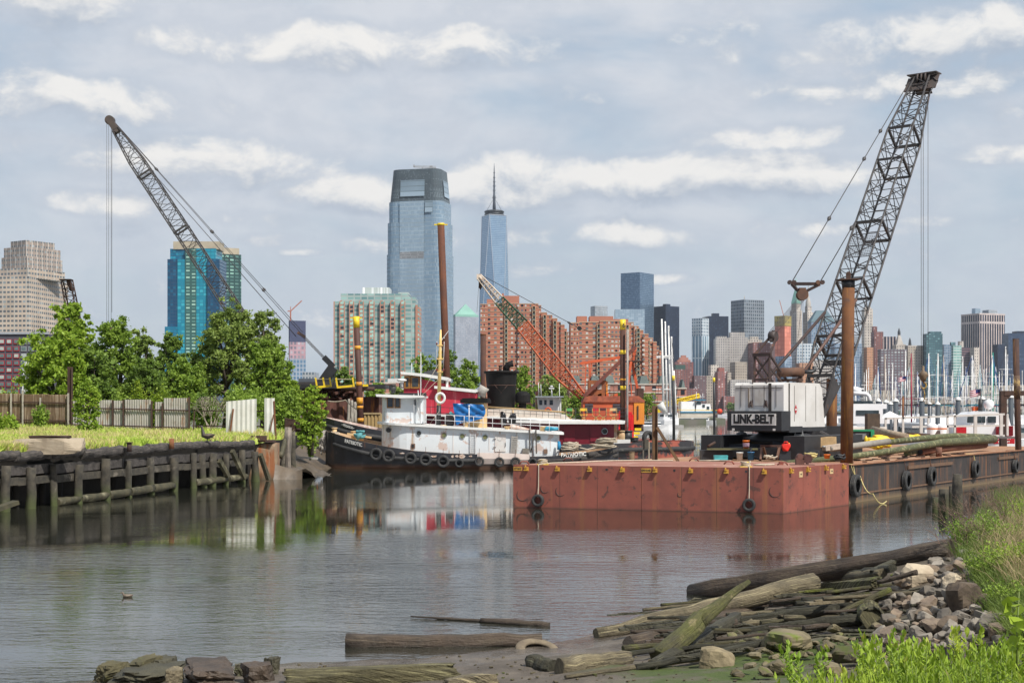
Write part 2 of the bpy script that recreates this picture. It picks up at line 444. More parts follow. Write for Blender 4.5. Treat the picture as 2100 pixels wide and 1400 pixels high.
ys=[-12,-4,2,7,10,12,13.5]+[15+.3*i for i in range(80)]+[39.6,40.5,42,43.5,45,47,49,52,55,58,62,66,71,77,84,92,102,115,130]
plane_grid('near_bank',xs,ys,fh,m)
# ================= THE FAR CITY =================
def foot(p0,pc,p1,Y,k=1.0,dep=30.):
 """corner footprint seen as image columns p0 < pc < p1 with its nearest corner at distance Y"""
 cx=X(pc,Y)
 if pc<=p0+.5:
  return[(X(p0,Y),Y),(X(p1,Y),Y),(X(p1,Y),Y+dep),(X(p0,Y),Y+dep)]
 if pc>=p1-.5:return foot(p0,p0,p1,Y,k,dep)
 b_=(p1-pc)/F*Y*k;a=1;c=1
 for _ in range(12):
  a=cx-(p0-1050)/F*(Y+b_);d=a/k if k else a
  c=(p1-1050)/F*(Y+d)-cx;b_=max(4,c*k)
  a=max(a,2);c=max(c,2)
 d=a*c/b_ if b_ else a
 L=(cx-a,Y+b_);Rr=(cx+c,Y+d)
 return[(cx,Y),Rr,(L[0]+c,L[1]+d),L]
roofg=mat('roof_grey',(.25,.25,.25),rough=.9,sc=.1)
ABASE=1.5
def tower(name,label,p0,pc,p1,top,Y,fm,k=1.,dep=35.,roof=None,parts=(),base=None,group=None):
 fp=foot(p0,pc,p1,Y,k,dep)
 root=E(name,label,'building',(sum(p[0]for p in fp)/4,sum(p[1]for p in fp)/4,ABASE),group=group)
 zt=Z(top,Y)
 MB().prism(fp,ABASE if base is None else base,zt,0,1).build('wall',[fm,roof or roofg],root)
 root['_']=0;del root['_']
 return root,fp,zt
def inset(fp,t):
 cx=sum(p[0]for p in fp)/len(fp);cy=sum(p[1]for p in fp)/len(fp)
 return[(cx+(p[0]-cx)*t,cy+(p[1]-cy)*t)for p in fp]
def block(root,nm,fp,z0,z1,fm,t=1.0,off=(0,0),roof=None):
 q=inset(fp,t);q=[(a+off[0],b+off[1])for a,b in q]
 return MB().prism(q,z0,z1,0,1).build(nm,[fm,roof or roofg],root)
def windows(root,rects,mats,name='window'):
 """each window a part; past a hundred of them the smallest/farthest go into one part"""
 rects=sorted(rects,key=lambda r:-(r[2]*r[3]))
 for r_ in rects[:100]:
  c,ux,w,h,d,mi=r_;c=Vector(c);ux=Vector((ux[0],ux[1],0)).normalized()
  MB().box((0,0,0),(w,d,h),0).v
  b=MB();b.box(c,(w,d,h),rz=math.atan2(ux.y,ux.x));b.build(name,mats[mi%len(mats)],root)
 rest=rects[100:]
 if rest:
  b=MB()
  for c,ux,w,h,d,mi in rest:b.box(c,(w,d,h),rz=math.atan2(ux[1],ux[0]),mi=mi%len(mats))
  tag(b.build('windows',mats,root),kind='stuff')
hz=1.0
F_navy=facade('f_navy',(.012,.018,.035),(.010,.020,.045),2.6,4,.7,.75,glass2=(.035,.06,.11),gvar=.3,grough=.25)
F_slate=facade('f_slate',(.12,.17,.23),(.10,.17,.26),3,4,.92,.8,glass2=(.2,.3,.4),gvar=.5,grough=.12,gmetal=.55)
F_pale=facade('f_pale',(.35,.43,.50),(.30,.40,.48),5,4.2,.93,.85,glass2=(.45,.55,.62),gvar=.5,grough=.15,gmetal=.4)
F_grid=facade('f_grid',(.26,.29,.32),(.045,.065,.09),6,8,.62,.66,gvar=.3)
F_grid2=facade('f_grid2',(.42,.44,.46),(.10,.14,.18),3.2,5,.55,.6,gvar=.3)
F_white=facade('f_white',(.52,.57,.60),(.07,.12,.18),6.2,7,.5,.58,gvar=.35,glass2=(.22,.32,.4))
F_whitev=facade('f_whitev',(.55,.62,.66),(.10,.19,.27),8.5,60,.55,.96,gvar=.4,glass2=(.3,.42,.5))
F_beige=facade('f_beige',(.46,.43,.40),(.10,.10,.11),5.0,5.6,.42,.55,gvar=.3,wall2=(.36,.33,.30))
F_tan=facade('f_tan',(.42,.36,.29),(.09,.08,.08),5.6,6,.4,.5,gvar=.3)
F_cream=facade('f_cream',(.60,.54,.47),(.10,.09,.09),6,6.5,.35,.55,gvar=.25)
F_brick=facade('f_brick',(.22,.085,.07),(.07,.06,.07),5.5,5.2,.42,.5,glass2=(.55,.5,.5),gvar=.35)
F_brick2=facade('f_brick2',(.27,.10,.085),(.09,.07,.08),7.5,5.2,.5,.48,glass2=(.62,.56,.55),gvar=.55)
F_brown=facade('f_brown',(.15,.085,.085),(.08,.07,.08),6,5,.5,.5,glass2=(.42,.42,.42),gvar=.5)
F_brown2=facade('f_brown2',(.13,.085,.10),(.12,.13,.15),7.5,6,.62,.55,glass2=(.45,.5,.5),gvar=.6)
F_orange=facade('f_orange',(.46,.23,.12),(.12,.08,.07),5,5.5,.4,.5,gvar=.3,wall2=(.40,.22,.13))
F_teal=facade('f_teal',(.05,.10,.12),(.035,.10,.12),5,5.2,.8,.6,glass2=(.18,.34,.36),gvar=.5,grough=.2)
F_mint=facade('f_mint',(.46,.55,.52),(.10,.24,.22),8,6.0,.9,.5,glass2=(.2,.4,.36),gvar=.5)
F_blueg=facade('f_blueg',(.30,.34,.40),(.06,.13,.22),4.5,5.5,.68,.74,glass2=(.22,.34,.46),gvar=.5,grough=.2)
F_stripe=facade('f_stripe',(.66,.55,.50),(.012,.014,.028),7.2,300,.68,1.2,gvar=.1)
F_hband=facade('f_hband',(.20,.12,.13),(.05,.045,.06),60,5.5,1.2,.5,gvar=.1)
F_net=facade('f_net',(.48,.13,.09),(.52,.18,.12),9,9,.86,.9,glass2=(.7,.26,.18),gvar=.5,rough=.9,grough=.9)
F_pinkg=facade('f_pinkg',(.45,.28,.32),(.10,.10,.14),5,6,.6,.6,glass2=(.55,.5,.55),gvar=.4,grough=.6)
F_purple=facade('f_purple',(.30,.33,.38),(.22,.25,.31),3.4,4.6,.6,.6,glass2=(.35,.36,.40),gvar=.5)
copper=mat('green_copper',(.22,.44,.36),(.18,.36,.30),sc=.05,rough=.7)
slate_roof=mat('slate_roof',(.10,.17,.20),(.07,.13,.16),sc=.05,rough=.7)
stone_p=mat('pale_stone',(.50,.46,.41),sc=.08,rough=.9)
dkmetal=mat('dark_metal',(.05,.055,.06),sc=1,rough=.5,metal=.4)
def pyr(root,nm,fp,z0,z1,mtl,t=0.0,ov=1.05):
 q=inset(fp,ov);n=len(q);cx=sum(p[0]for p in q)/n;cy=sum(p[1]for p in q)/n
 b=MB();tp=inset(q,max(t,.001))
 for i in range(n):
  a,c=q[i],q[(i+1)%n];a2,c2=tp[i],tp[(i+1)%n]
  b.add([(a[0],a[1],z0),(c[0],c[1],z0),(c2[0],c2[1],z1),(a2[0],a2[1],z1)],[(0,1,2,3)])
 b.add([(p[0],p[1],z0)for p in q],[tuple(reversed(range(n)))]);b.add([(p[0],p[1],z1)for p in tp],[tuple(range(n))])
 return b.build(nm,mtl,root)
MH=[('office_tower','pale grey gridded tower top peeping over the brick stepped apartments',1211,1220,1246,627,3250,F_grid2,1.),('office_tower','pale icy glass block standing in front of the tall slate blue tower',1262,1262,1322,634,3100,F_pale,1.),('glass_tower','tall slate blue glass tower with a sharp front edge above the stepped brick flats',1273,1312,1341,558,3250,F_slate,.8),('office_tower','wide near-black navy tower right behind the tall white schooner masts',1341,1365,1393,627,3300,F_navy,.9),('office_tower','salmon brick tower with a stepped gable beside the white gridded tower',1385,1385,1422,742,3120,F_brick2,1.),('office_tower','slim white gridded tower with tall blue glass strips in front of a navy tower',1419,1440,1454,652,3180,F_white,1.),('office_tower','near-black navy tower just right of the slim white gridded tower',1440,1453,1494,648,3320,F_navy,1.),('office_tower','broad grey gridded slab tower, tallest left of the white crane house',1499,1526,1567,614,3350,F_grid,.9),('prewar_office','cream stone office with arched top bay under the broad grey slab tower',1493,1493,1534,692,3160,F_beige,1.),('prewar_office','narrow cream stone office wing left of the arched cream office',1468,1468,1494,694,3150,F_beige,1.),('office_tower','cream crowned office right of the arched cream office, above the red brick block',1534,1534,1562,696,3200,F_cream,1.),('office_tower','maroon brick block behind the gantry of the white crane',1534,1545,1580,702,3120,F_brick,1.),('apartment_block','brown brick block just left of the net-wrapped tower',1560,1574,1590,704,3140,F_brown,1.),('apartment_block','dark beige tower with deep shadowed flank below the cream offices',1497,1508,1532,742,3110,F_tan,1.),('apartment_block','tall red brick tower with pale window rows behind the yellow-topped black pile',1461,1472,1492,762,3090,F_brick2,1.),('apartment_block','grey-beige tower joined to the right of the tall red brick tower',1488,1492,1500,764,3092,F_tan,1.),('apartment_block','low beige block with a colonnaded crown left of the crane house',1498,1498,1542,778,3085,F_beige,1.),('apartment_block','low red brick block at the waterfront trees left of the crane counterweight',1484,1484,1545,812,3075,F_brick2,1.),('apartment_block','purple-brown brick block left of the beige slab and the black pile',1420,1424,1449,770,3085,F_brown,1.),('apartment_block','plain beige slab just left of the yellow-topped black pile',1446,1446,1463,770,3088,F_tan,1.),('apartment_block','dark red stepped block with a green roof under the gabled salmon tower',1375,1380,1414,757,3080,F_brick,1.),('apartment_block','low rust brick block at the water below the gabled salmon tower',1400,1400,1432,796,3072,F_brick,1.),('apartment_block','pale tan block with grey cornice left of the cream arched office',1452,1458,1474,748,3100,F_cream,1.),('construction_tower','unfinished tower wrapped in orange netting with a yellow top cage',1589,1609,1622,668,3070,F_net,1.),('glass_tower','blue glass lower tower under the orange netting, seen past the crane gantry',1590,1609,1624,730,3065,F_blueg,1.),('prewar_tower','beige setback tower capped by a green copper spire',1620,1634,1645,636,3300,F_cream,1.),('prewar_tower','slender beige setback tower ending in a thin spire',1647,1656,1668,640,3320,F_cream,1.),('office_tower','banded grey tower with a slate pyramid roof seen through the crane boom',1657,1664,1712,660,3150,F_blueg,.6),('office_block','wide off-white gridded block with a green parapet behind the crane struts',1620,1634,1690,704,3110,F_white,.8),('office_block','salmon brick block low behind the crane boom foot',1632,1640,1668,744,3080,F_orange,1.),('office_block','long grey stone block seen through the foot of the lattice boom',1664,1664,1712,738,3095,F_beige,1.),('glass_tower','mirrored blue glass tower directly behind the tall rusty spud',1708,1712,1770,704,3100,F_blueg,.5),('office_tower','grey narrow tower rising behind the blue mirrored tower',1746,1746,1760,690,3200,F_grid2,1.),('prewar_tower','slim cream tower with arched top windows and a rooftop tank',1767,1773,1790,633,3220,F_cream,1.),('apartment_block','narrow orange brick tower below the slim cream tower',1771,1778,1791,712,3090,F_orange,1.),('apartment_block','tall narrow dark red brick tower beside the slim cream tower',1788,1793,1812,680,3150,F_brick,1.),('office_tower','white and grey striped tower top above the purple-brown apartment slab',1812,1812,1838,690,3250,F_stripe,1.),('apartment_block','broad purple-brown apartment slab behind the marina masts',1800,1806,1860,716,3085,F_brown2,.3),('prewar_office','tan stone hotel with a small dark cupola behind the hook block',1860,1862,1897,708,3110,F_tan,.5),('prewar_tower','cream pyramid-topped building with a black lantern right of the slab',1838,1838,1858,706,3200,F_cream,1.),('glass_tower','teal glass tower with bright floor bands right of the hoist cables',1894,1900,1934,684,3090,F_teal,.6),('office_tower','grey horizontally banded tower between the teal and mint towers',1930,1936,1954,706,3140,F_blueg,.6),('office_tower','pale mint banded office stepping down to the right above the masts',1951,1955,1972,708,3075,F_mint,.4),('office_block','low pale mint banded block at the foot of the stepped mint office',1955,1955,1987,770,3070,F_mint,.4),('office_tower','dull maroon banded block between the mint office and the sandstone slab',1970,1970,1990,712,3120,F_hband,1.),('office_tower','plain sandstone slab with one window column before the striped tower',1989,1998,2008,712,3100,F_cream,1.),('office_tower','massive pinkish tower striped with tall dark window strips',1971,2009,2061,645,3280,F_stripe,.8),('office_tower','small navy glass tower in front of the striped tower right corner',2035,2046,2060,706,3120,F_navy,1.),('office_tower','large dark blue glass block at the right edge behind the rusty pile',2059,2068,2130,683,3180,facade('f_dblue',(.03,.05,.09),(.03,.055,.11),5,5,.8,.7,glass2=(.07,.11,.18),gvar=.5),.6),]
TW={}
for r_ in MH:
 root,fp,zt=tower(r_[0],r_[1],*r_[2:8],k=r_[8]);TW[r_[1]]=(root,fp,zt)
def TWf(s):return next(v for k,v in TW.items()if s in k)
def ph(key,t=.5,h=8,m_=None,nm='penthouse',off=(0,0)):
 r,fp,zt=TWf(key);block(r,nm,fp,zt,zt+h,m_ or roofg,t,off)
ph('wide near-black',.3,6,F_navy);ph('near-black navy tower just right',.3,8,F_navy)
r,fp,zt=TWf('broad grey');b=MB();b.tube([(fp[0][0]+4,fp[0][1]+20,zt),(fp[0][0]+4,fp[0][1]+20,zt+10)],.8,6);b.build('antenna',stone_p,r)
r,fp,zt=TWf('green copper spire')
block(r,'upper_tier',fp,zt,zt+16,F_cream,.78);pyr(r,'spire',inset(fp,.8),zt+16,zt+62,copper,.0)
MB().tube([(sum(p[0]for p in fp)/4,sum(p[1]for p in fp)/4,zt+50),(sum(p[0]for p in fp)/4,sum(p[1]for p in fp)/4,zt+78)],[2.0,.3],6).build('finial',copper,r)
r,fp,zt=TWf('thin spire');c0=(sum(p[0]for p in fp)/4,sum(p[1]for p in fp)/4)
block(r,'upper_tier',fp,zt,zt+14,F_cream,.66);MB().lathe([(6.5,0),(6,10),(3.6,18),(1.2,26),(.5,55)],(c0[0],c0[1],zt+14),10).build('spire',stone_p,r)
r,fp,zt=TWf('slate pyramid');pyr(r,'roof',fp,zt,zt+26,slate_roof,.42,1.06)
r,fp,zt=TWf('arched top windows');block(r,'upper_tier',fp,zt,zt+4,F_cream,.7)
MB().lathe([(3.5,0),(3.5,8),(3,11),(.4,13)],(c0[0]+(X(1779,3220)-c0[0]),3235,zt+4),10).build('rooftop_tank',roofg,r)
r,fp,zt=TWf('tall narrow dark red');block(r,'upper_tier',fp,zt,zt+12,F_brick,.45,(-6,0))
r,fp,zt=TWf('cream pyramid-topped');cc=(X(1848,3200),3217)
pyr(r,'roof',inset(fp,.62),zt,zt+24,stone_p,.2);MB().lathe([(3.4,0),(3.4,7),(2.6,9),(1.5,13),(.3,16)],(cc[0],cc[1],zt+22),8).build('lantern',dkmetal,r)
r,fp,zt=TWf('arched top bay');block(r,'upper_tier',fp,zt,zt+12,F_beige,.72)
r,fp,zt=TWf('narrow cream stone office wing');block(r,'upper_tier',fp,zt,zt+5,F_beige,.8)
r,fp,zt=TWf('cream crowned');block(r,'upper_tier',fp,zt,zt+7,F_cream,.6)
r,fp,zt=TWf('stepped gable')
for i,(t,h)in enumerate(((.72,5),(.5,10),(.28,15))):block(r,'gable_step',fp,zt,zt+h,mat('salmon',(.42,.19,.14),sc=.05,rough=.9),t)
r,fp,zt=TWf('tall red brick tower with pale');block(r,'upper_tier',fp,zt,zt+9,mat('redbrick_far',(.26,.09,.07),sc=.05,rough=.9),.6)
r,fp,zt=TWf('orange netting with');block(r,'top_cage',fp,zt,zt+22,facade('f_cage',(.38,.30,.08),(.14,.12,.05),6,9,.45,.5),1.06)
b=MB();b.beam((fp[0][0],fp[0][1]+10,zt+22),(fp[0][0]-9,fp[0][1]+10,zt+56),1.2);b.build('jib',mat('crane_red',(.45,.16,.10)),r)
r,fp,zt=TWf('dark red stepped block');block(r,'green_roof',fp,zt,zt+10,mat('dk_green_roof',(.04,.09,.07),rough=.8),.6)
r,fp,zt=TWf('massive pinkish')
sp_m=mat('pink_stone',(.62,.53,.50),sc=.05,rough=.9)
block(r,'parapet',fp,zt,zt+3.5,sp_m,1.012)
b=MB();b.prism(inset(fp,1.004),zt-20,zt-15,0).build('cornice_band',sp_m,r)
block(r,'penthouse',fp,zt+3.5,zt+13,F_grid2,.34,(16,0));block(r,'glass_crown',fp,zt+3.5,zt+17,F_pale,.2,(-16,0))
r,fp,zt=TWf('teal glass');block(r,'penthouse',fp,zt,zt+5,F_teal,.7,(4,0))
r,fp,zt=TWf('pale mint banded office');block(r,'penthouse',fp,zt,zt+7,F_teal,.55,(-8,0))
r,fp,zt=TWf('sandstone');block(r,'upper_tier',fp,zt,zt+14,F_cream,.4,(-5,0))
r,fp,zt=TWf('large dark blue');block(r,'upper_tier',fp,zt,zt+5,F_navy,.7,(12,0))
r,fp,zt=TWf('slim white gridded')
q=inset(fp,1.02);b=MB().prism(q,zt-150,zt-40,0);b.build('glass_strips',F_whitev,r)
r,fp,zt=TWf('tan stone hotel');block(r,'cornice',fp,zt-3,zt,stone_p,1.03)
MB().lathe([(4,0),(3,7),(2.4,12),(.3,18)],(X(1866,3130),3130,zt),8).build('cupola',dkmetal,r)
def chamfered():
 Yt=3300;px0,px1=981,1047;tw0,tw1=986,1038
 root=E('supertall_tower','very tall blue glass tower with tapering triangular faces and a needle mast','skyscraper',(X(1014,Yt),Yt+30,ABASE))
 cx=X(1013.5,Yt+32);cy=Yt+32;hb=31.;zt=Z(441,Yt+10);ht=hb*.80
 zb=40
 B=[(cx-hb,cy-hb),(cx+hb,cy-hb),(cx+hb,cy+hb),(cx-hb,cy+hb)]
 rot=R(-20)
 def rt(p,a=rot):x,y=p[0]-cx,p[1]-cy;return(cx+x*math.cos(a)-y*math.sin(a),cy+x*math.sin(a)+y*math.cos(a))
 B=[rt(p)for p in B]
 r2=hb*1.0
 T=[rt((cx+r2*math.cos(a),cy+r2*math.sin(a)))for a in(-PI/2,0,PI/2,PI)]
 gm=facade('f_wtc',(.30,.40,.50),(.22,.34,.48),3.1,4.2,.92,.86,glass2=(.32,.44,.56),gvar=.3,grough=.08,gmetal=.6)
 b=MB()
 for i in range(4):
  a,c=B[i],B[(i+1)%4];t=T[i];t2=T[(i+1)%4]
  L=math.hypot(a[0]-c[0],a[1]-c[1])
  b.add([(a[0],a[1],zb),(c[0],c[1],zb),(t[0],t[1],zt)],[(0,1,2)],0,uvs=[((0,zb),(L,zb),(L/2,zt))])
  b.add([(c[0],c[1],zb),(t2[0],t2[1],zt),(t[0],t[1],zt)],[(0,1,2)],0,uvs=[((L/2,zb),(L,zt),(0,zt))])
 b.add([(p[0],p[1],zt)for p in T],[(0,1,2,3)],0)
 b.build('wall',gm,root)
 MB().prism(B,ABASE,zb,0).build('base',F_slate,root)
 edge=mat('steel_edge',(.62,.66,.70),rough=.3,metal=.5)
 for i in range(4):
  for t in(T[i],T[i-1]):
   MB().beam((B[i][0],B[i][1],zb),(t[0],t[1],zt),1.1).build('edge_strip',edge,root)
 pr=MB()
 for i in range(4):pr.beam((T[i][0],T[i][1],zt+.5),(T[(i+1)%4][0],T[(i+1)%4][1],zt+.5),1.6)
 pr.build('parapet',edge,root)
 MB().lathe([(21,0),(23,2),(23,4),(20,5),(22.5,7),(23.5,10),(20,12),(14,12),(14,0)],(cx,cy,zt+1),32).build('communication_ring',dkmetal,root)
 b=MB();zs=[zt+12,zt+44,zt+78,zt+92,zt+110,zt+124];rs=[4.2,2.6,2.0,1.5,1.1,.4]
 b.tube([(cx,cy,z)for z in zs],rs,8)
 for z,r_ in((zt+42,5),(zt+46,4),(zt+60,3.4),(zt+70,3.4),(zt+80,3),(zt+90,2.8),(zt+101,2.2)):b.cyl((cx,cy,z),(cx,cy,z+1.6),r_,n=10)
 for s_ in(-1,1):
  b.tube([(cx+s_*18,cy,zt+12),(cx,cy,zt+44)],.35,4)
 b.build('mast',mat('mast_grey',(.10,.12,.15),rough=.5),root)
chamfered()
def bullnose():
 Y=1430
 root=E('glass_tower','huge pale blue curved glass tower with a darker screened crown','skyscraper',(X(862,Y),Y+22,ABASE))
 gm=facade('f_gs',(.25,.33,.40),(.20,.30,.40),1.5,4.1,.78,.76,glass2=(.34,.44,.52),gvar=.3,grough=.13,gmetal=.35)
 dk=facade('f_gs_dark',(.09,.115,.13),(.055,.075,.09),1.0,1.6,.7,.7,gvar=.3,grough=.3,tone=.4)
 lv=facade('f_gs_louvre',(.14,.19,.22),(.17,.23,.28),30.0,5.2,.99,.86,glass2=(.36,.46,.55),gvar=.3)  # paler glazing for the louvre bays and the side panel
 def fpt(hx,hy,rr,cx,cy,rot=R(-14)):
  pts=[]
  for sx,sy,a0 in((1,-1,-PI/2),(1,1,0),(-1,1,PI/2),(-1,-1,PI)):
   for k in range(6):
    a=a0+PI/2*k/5;x=sx*(hx-rr)+rr*math.cos(a);y=sy*(hy-rr)+rr*math.sin(a)
    pts.append((cx+x*math.cos(rot)-y*math.sin(rot),cy+x*math.sin(rot)+y*math.cos(rot)))
  return pts
 cx=X(862,Y+22);cy=Y+22
 tiers=[(2,200-100,30.6),(100,128,30.0),(128,158,28.8),(158,200,27.6)]
 w=lambda p:X(1050+p,Y)
 lev=[(ABASE,Z(520,Y),31.0,22),(Z(520,Y),Z(455,Y),30.2,21.6),(Z(455,Y),Z(412,Y),29.0,20.8)]
 for i,(z0,z1,hx,hy)in enumerate(lev):
  MB().prism(fpt(hx,hy,9,cx,cy),z0,z1,0,1).build('wall',[gm,roofg],root)
 z0,z1=Z(412,Y),Z(345,Y)
 a=fpt(28.0,20,9,cx,cy);c=fpt(25.2,18,9,cx,cy);n=len(a);b=MB()
 for i in range(n):
  j=(i+1)%n;L=math.hypot(a[i][0]-a[j][0],a[i][1]-a[j][1])
  b.add([(a[i][0],a[i][1],z0),(a[j][0],a[j][1],z0),(c[j][0],c[j][1],z1),(c[i][0],c[i][1],z1)],[(0,1,2,3)],0,uvs=[((0,z0),(L,z0),(L,z1),(0,z1))])
 b.add([(p[0],p[1],z1-1.5)for p in c],[tuple(range(n))],1)
 b.build('crown_screen',[dk,roofg],root)
 rot=R(-14);ux=Vector((math.cos(rot),math.sin(rot),0));uy=Vector((-math.sin(rot),math.cos(rot),0));C0=Vector((cx,cy,0))
 def bay(cxo,fo0,fo1,hw,za,zb,axis,m_,nm):
  s0=C0+(axis[0]*cxo)+axis[1]*fo0;s1=C0+(axis[0]*cxo)+axis[1]*fo1
  MB().quad(s0-axis[0]*hw+Vector((0,0,za)),s0+axis[0]*hw+Vector((0,0,za)),s1+axis[0]*hw+Vector((0,0,zb)),s1-axis[0]*hw+Vector((0,0,zb))).build(nm,m_,root)
 bay(-2,20.6,19.3,12.8,Z(402,Y),Z(368,Y),(ux,-uy),lv,'louvre_bay')
 bay(0,28.5,26.9,9,Z(402,Y),Z(368,Y),(uy,ux),lv,'louvre_bay')
 bay(-2,22.12,22.12,12.8,ABASE+2,Z(412,Y),(ux,-uy),facade('f_gs_bay',(.34,.43,.50),(.28,.38,.47),1.5,4.1,.8,.76,glass2=(.38,.49,.58),gvar=.3,gmetal=.35),'glass_bay')
 bay(-2,22.2,22.2,12.6,Z(530,Y),Z(516,Y),(ux,-uy),facade('f_vent',(.30,.32,.34),(.12,.12,.13),1.2,2.6,.6,.6),'vent_band')
 for s_ in(12.5,):
  bay(s_+3,21.9,20.9,4.0,Z(436,Y),Z(412,Y),(ux,-uy),lv,'bright_panel')
 b=MB();wm=mat('rig_grey',(.35,.36,.37),rough=.6)
 p=C0+Vector((2,0,z1))
 b.beam(p,p+Vector((0,0,5)),.8);b.beam(p+Vector((-9,0,5)),p+Vector((14,0,4.2)),.9,1.0);b.beam(p+Vector((-9,0,6.4)),p+Vector((14,0,5.6)),.4)
 b.box(p+Vector((-8.4,0,6.2)),(1.6,1.4,1.8));b.box(p+Vector((9,0,5.6)),(3,1.4,1.2));b.box(p+Vector((19,0,1)),(4,1.5,1.4));b.box(p+Vector((-24,0,.6)),(1.6,1.5,1.6))
 b.build('maintenance_rig',wm,root)
bullnose()
def beige_tower():
 Y=1350
 root=E('office_tower','beige stone tower with stepped pinnacled top at the left edge','skyscraper',(X(62,Y),Y+25,ABASE))
 fm=facade('f_bt',(.56,.46,.37),(.06,.075,.09),4.0,4.55,.66,.44,glass2=(.30,.36,.38),gvar=.25,vstripe=((.50,.47,.42),12,.09))
 fd=facade('f_bt_d',(.34,.28,.24),(.10,.12,.13),3.1,4.55,.55,.4,glass2=(.35,.42,.44),gvar=.3,vstripe=((.55,.50,.45),6.2,.15))
 tiers=[(-60,60,140,566),(-8,58,133,548),(3,56,128,524),(8,54,124,503),(22,54,112,489)]
 base=ABASE
 for i,(a,c,d,t)in enumerate(tiers):
  fp=foot(a,c,d,Y+i*3,.75);z1=Z(t,Y)
  MB().prism(fp,base,z1,0,1).build('wall' if i<2 else 'setback_tier',[fm if i<2 else fd,roofg],root)
  base=z1-1
beige_tower()
def bluetower():
 Y=1300
 sand=mat('sand_panel',(.46,.40,.30),sc=.1,rough=.9)
 root=E('apartment_tower','bright turquoise glass tower with tan rooftop box behind the crane boom','skyscraper',(X(395,Y),Y+18,ABASE))
 bl=facade('f_tq',(.008,.12,.22),(.008,.14,.25),2.6,3.1,.86,.72,glass2=(.03,.30,.42),gvar=.5,grough=.15,gmetal=.15)
 br=facade('f_tq2',(.008,.20,.30),(.012,.23,.34),3.4,3.1,.85,.75,glass2=(.05,.42,.52),gvar=.5,grough=.15,gmetal=.1)
 gn=facade('f_tqg',(.035,.12,.11),(.05,.16,.15),5.2,3.1,.62,.45,glass2=(.40,.62,.52),gvar=.55,grough=.3)
 dp=facade('f_tqd',(.010,.055,.12),(.010,.06,.13),2.6,3.1,.86,.72,glass2=(.015,.12,.22),gvar=.4,grough=.15)
 for a,c,t,fm,dy,nm in((340,362,530,dp,6,'wall'),(344,378,508,bl,9,'wall'),(361,378,530,br,5.4,'wall'),(377,400,508,gn,5,'balcony_bay'),(399,440,508,br,5.4,'wall'),(424,449,530,dp,3,'wall')):
  MB().prism([(X(a,Y),Y+dy),(X(c,Y),Y+dy),(X(c,Y),Y+34),(X(a,Y),Y+34)],ABASE,Z(t,Y),0,1).build(nm,[fm,roofg],root)
 MB().prism([(X(340,Y),Y-4),(X(362,Y),Y-2),(X(362,Y),Y+6),(X(340,Y),Y+6)],ABASE,Z(670,Y)).build('podium',bl,root)
 MB().prism([(X(351,Y),Y+8),(X(446,Y),Y+8),(X(446,Y),Y+30),(X(351,Y),Y+30)],Z(509,Y),Z(493,Y)).build('rooftop_box',sand,root)
 r2=E('apartment_tower','dark green glass tower with tan rooftop box right of the turquoise tower','skyscraper',(X(472,1380),1400,ABASE))
 g2=facade('f_gn2',(.02,.07,.07),(.02,.08,.085),5,3.3,.7,.5,glass2=(.28,.50,.42),gvar=.42,grough=.3)
 fp=foot(447,450,495,1380,.2)
 MB().prism(fp,ABASE,Z(520,1380),0,1).build('wall',[g2,roofg],r2)
 block(r2,'rooftop_box',fp,Z(520,1380),Z(507,1380),sand,.82)
bluetower()
def pinktower():
 Y=1900
 root=E('construction_tower','half finished tower with dark blue wrapped top and pink lower floors','building',(X(609,Y),Y+15,ABASE))
 fp=foot(592,594,627,Y,.3)
 for z0,z1,m_,nm in((ABASE,Z(735,Y),F_blueg,'wall'),(Z(735,Y),Z(701,Y),F_pinkg,'open_floors'),(Z(701,Y),Z(657,Y),mat('navy_net',(.045,.055,.11),(.06,.07,.13),sc=.05,rough=.9),'net_wrap')):
  MB().prism(fp,z0,z1,0,1).build(nm,[m_,roofg],root)
 c2=E('tower_crane','small red tower crane with raised jib on the dark blue wrapped tower','crane',(X(594,Y),Y+8,Z(657,Y)))
 b=MB();a=Vector((X(594,Y),Y+8,Z(657,Y)));b.beam(a,a+Vector((0,0,13)),1.6);b.build('tower_mast',mat('crane_red',(.45,.16,.10)),c2)
 a=a+Vector((0,0,13));b=MB();b.beam(a,a+Vector((15,0,14)),.9,1.3);b.beam(a,a+Vector((0,0,6)),.8);b.beam(a+Vector((-4,0,0)),a,1,1.4);b.build('jib',mat('crane_red',(.45,.16,.10)),c2)
pinktower()
tower('office_block','low grey office block with white stripes at the foot of the unfinished tower',620,620,645,763,1500,F_grid2)
tower('office_block','low dark block right of the white striped office by the rusty junk',612,612,652,776,1400,mat('dk_block',(.07,.08,.10),sc=.1,rough=.8))
tower('office_block','small blue-grey block peeping left of the teal and brick apartment tower',676,680,700,742,1500,F_blueg)
def wfc():
 Y=3050
 root,fp,zt=tower('office_tower','hazy grey tower with a pale green copper pyramid roof left of the tall blue tower',928,934,981,645,Y,F_purple,k=.4)
 pyr(root,'roof',inset(fp,.86),zt,Z(622,Y),copper,.02)
 block(root,'cornice',fp,zt-4,zt+.5,copper,1.01)
wfc()
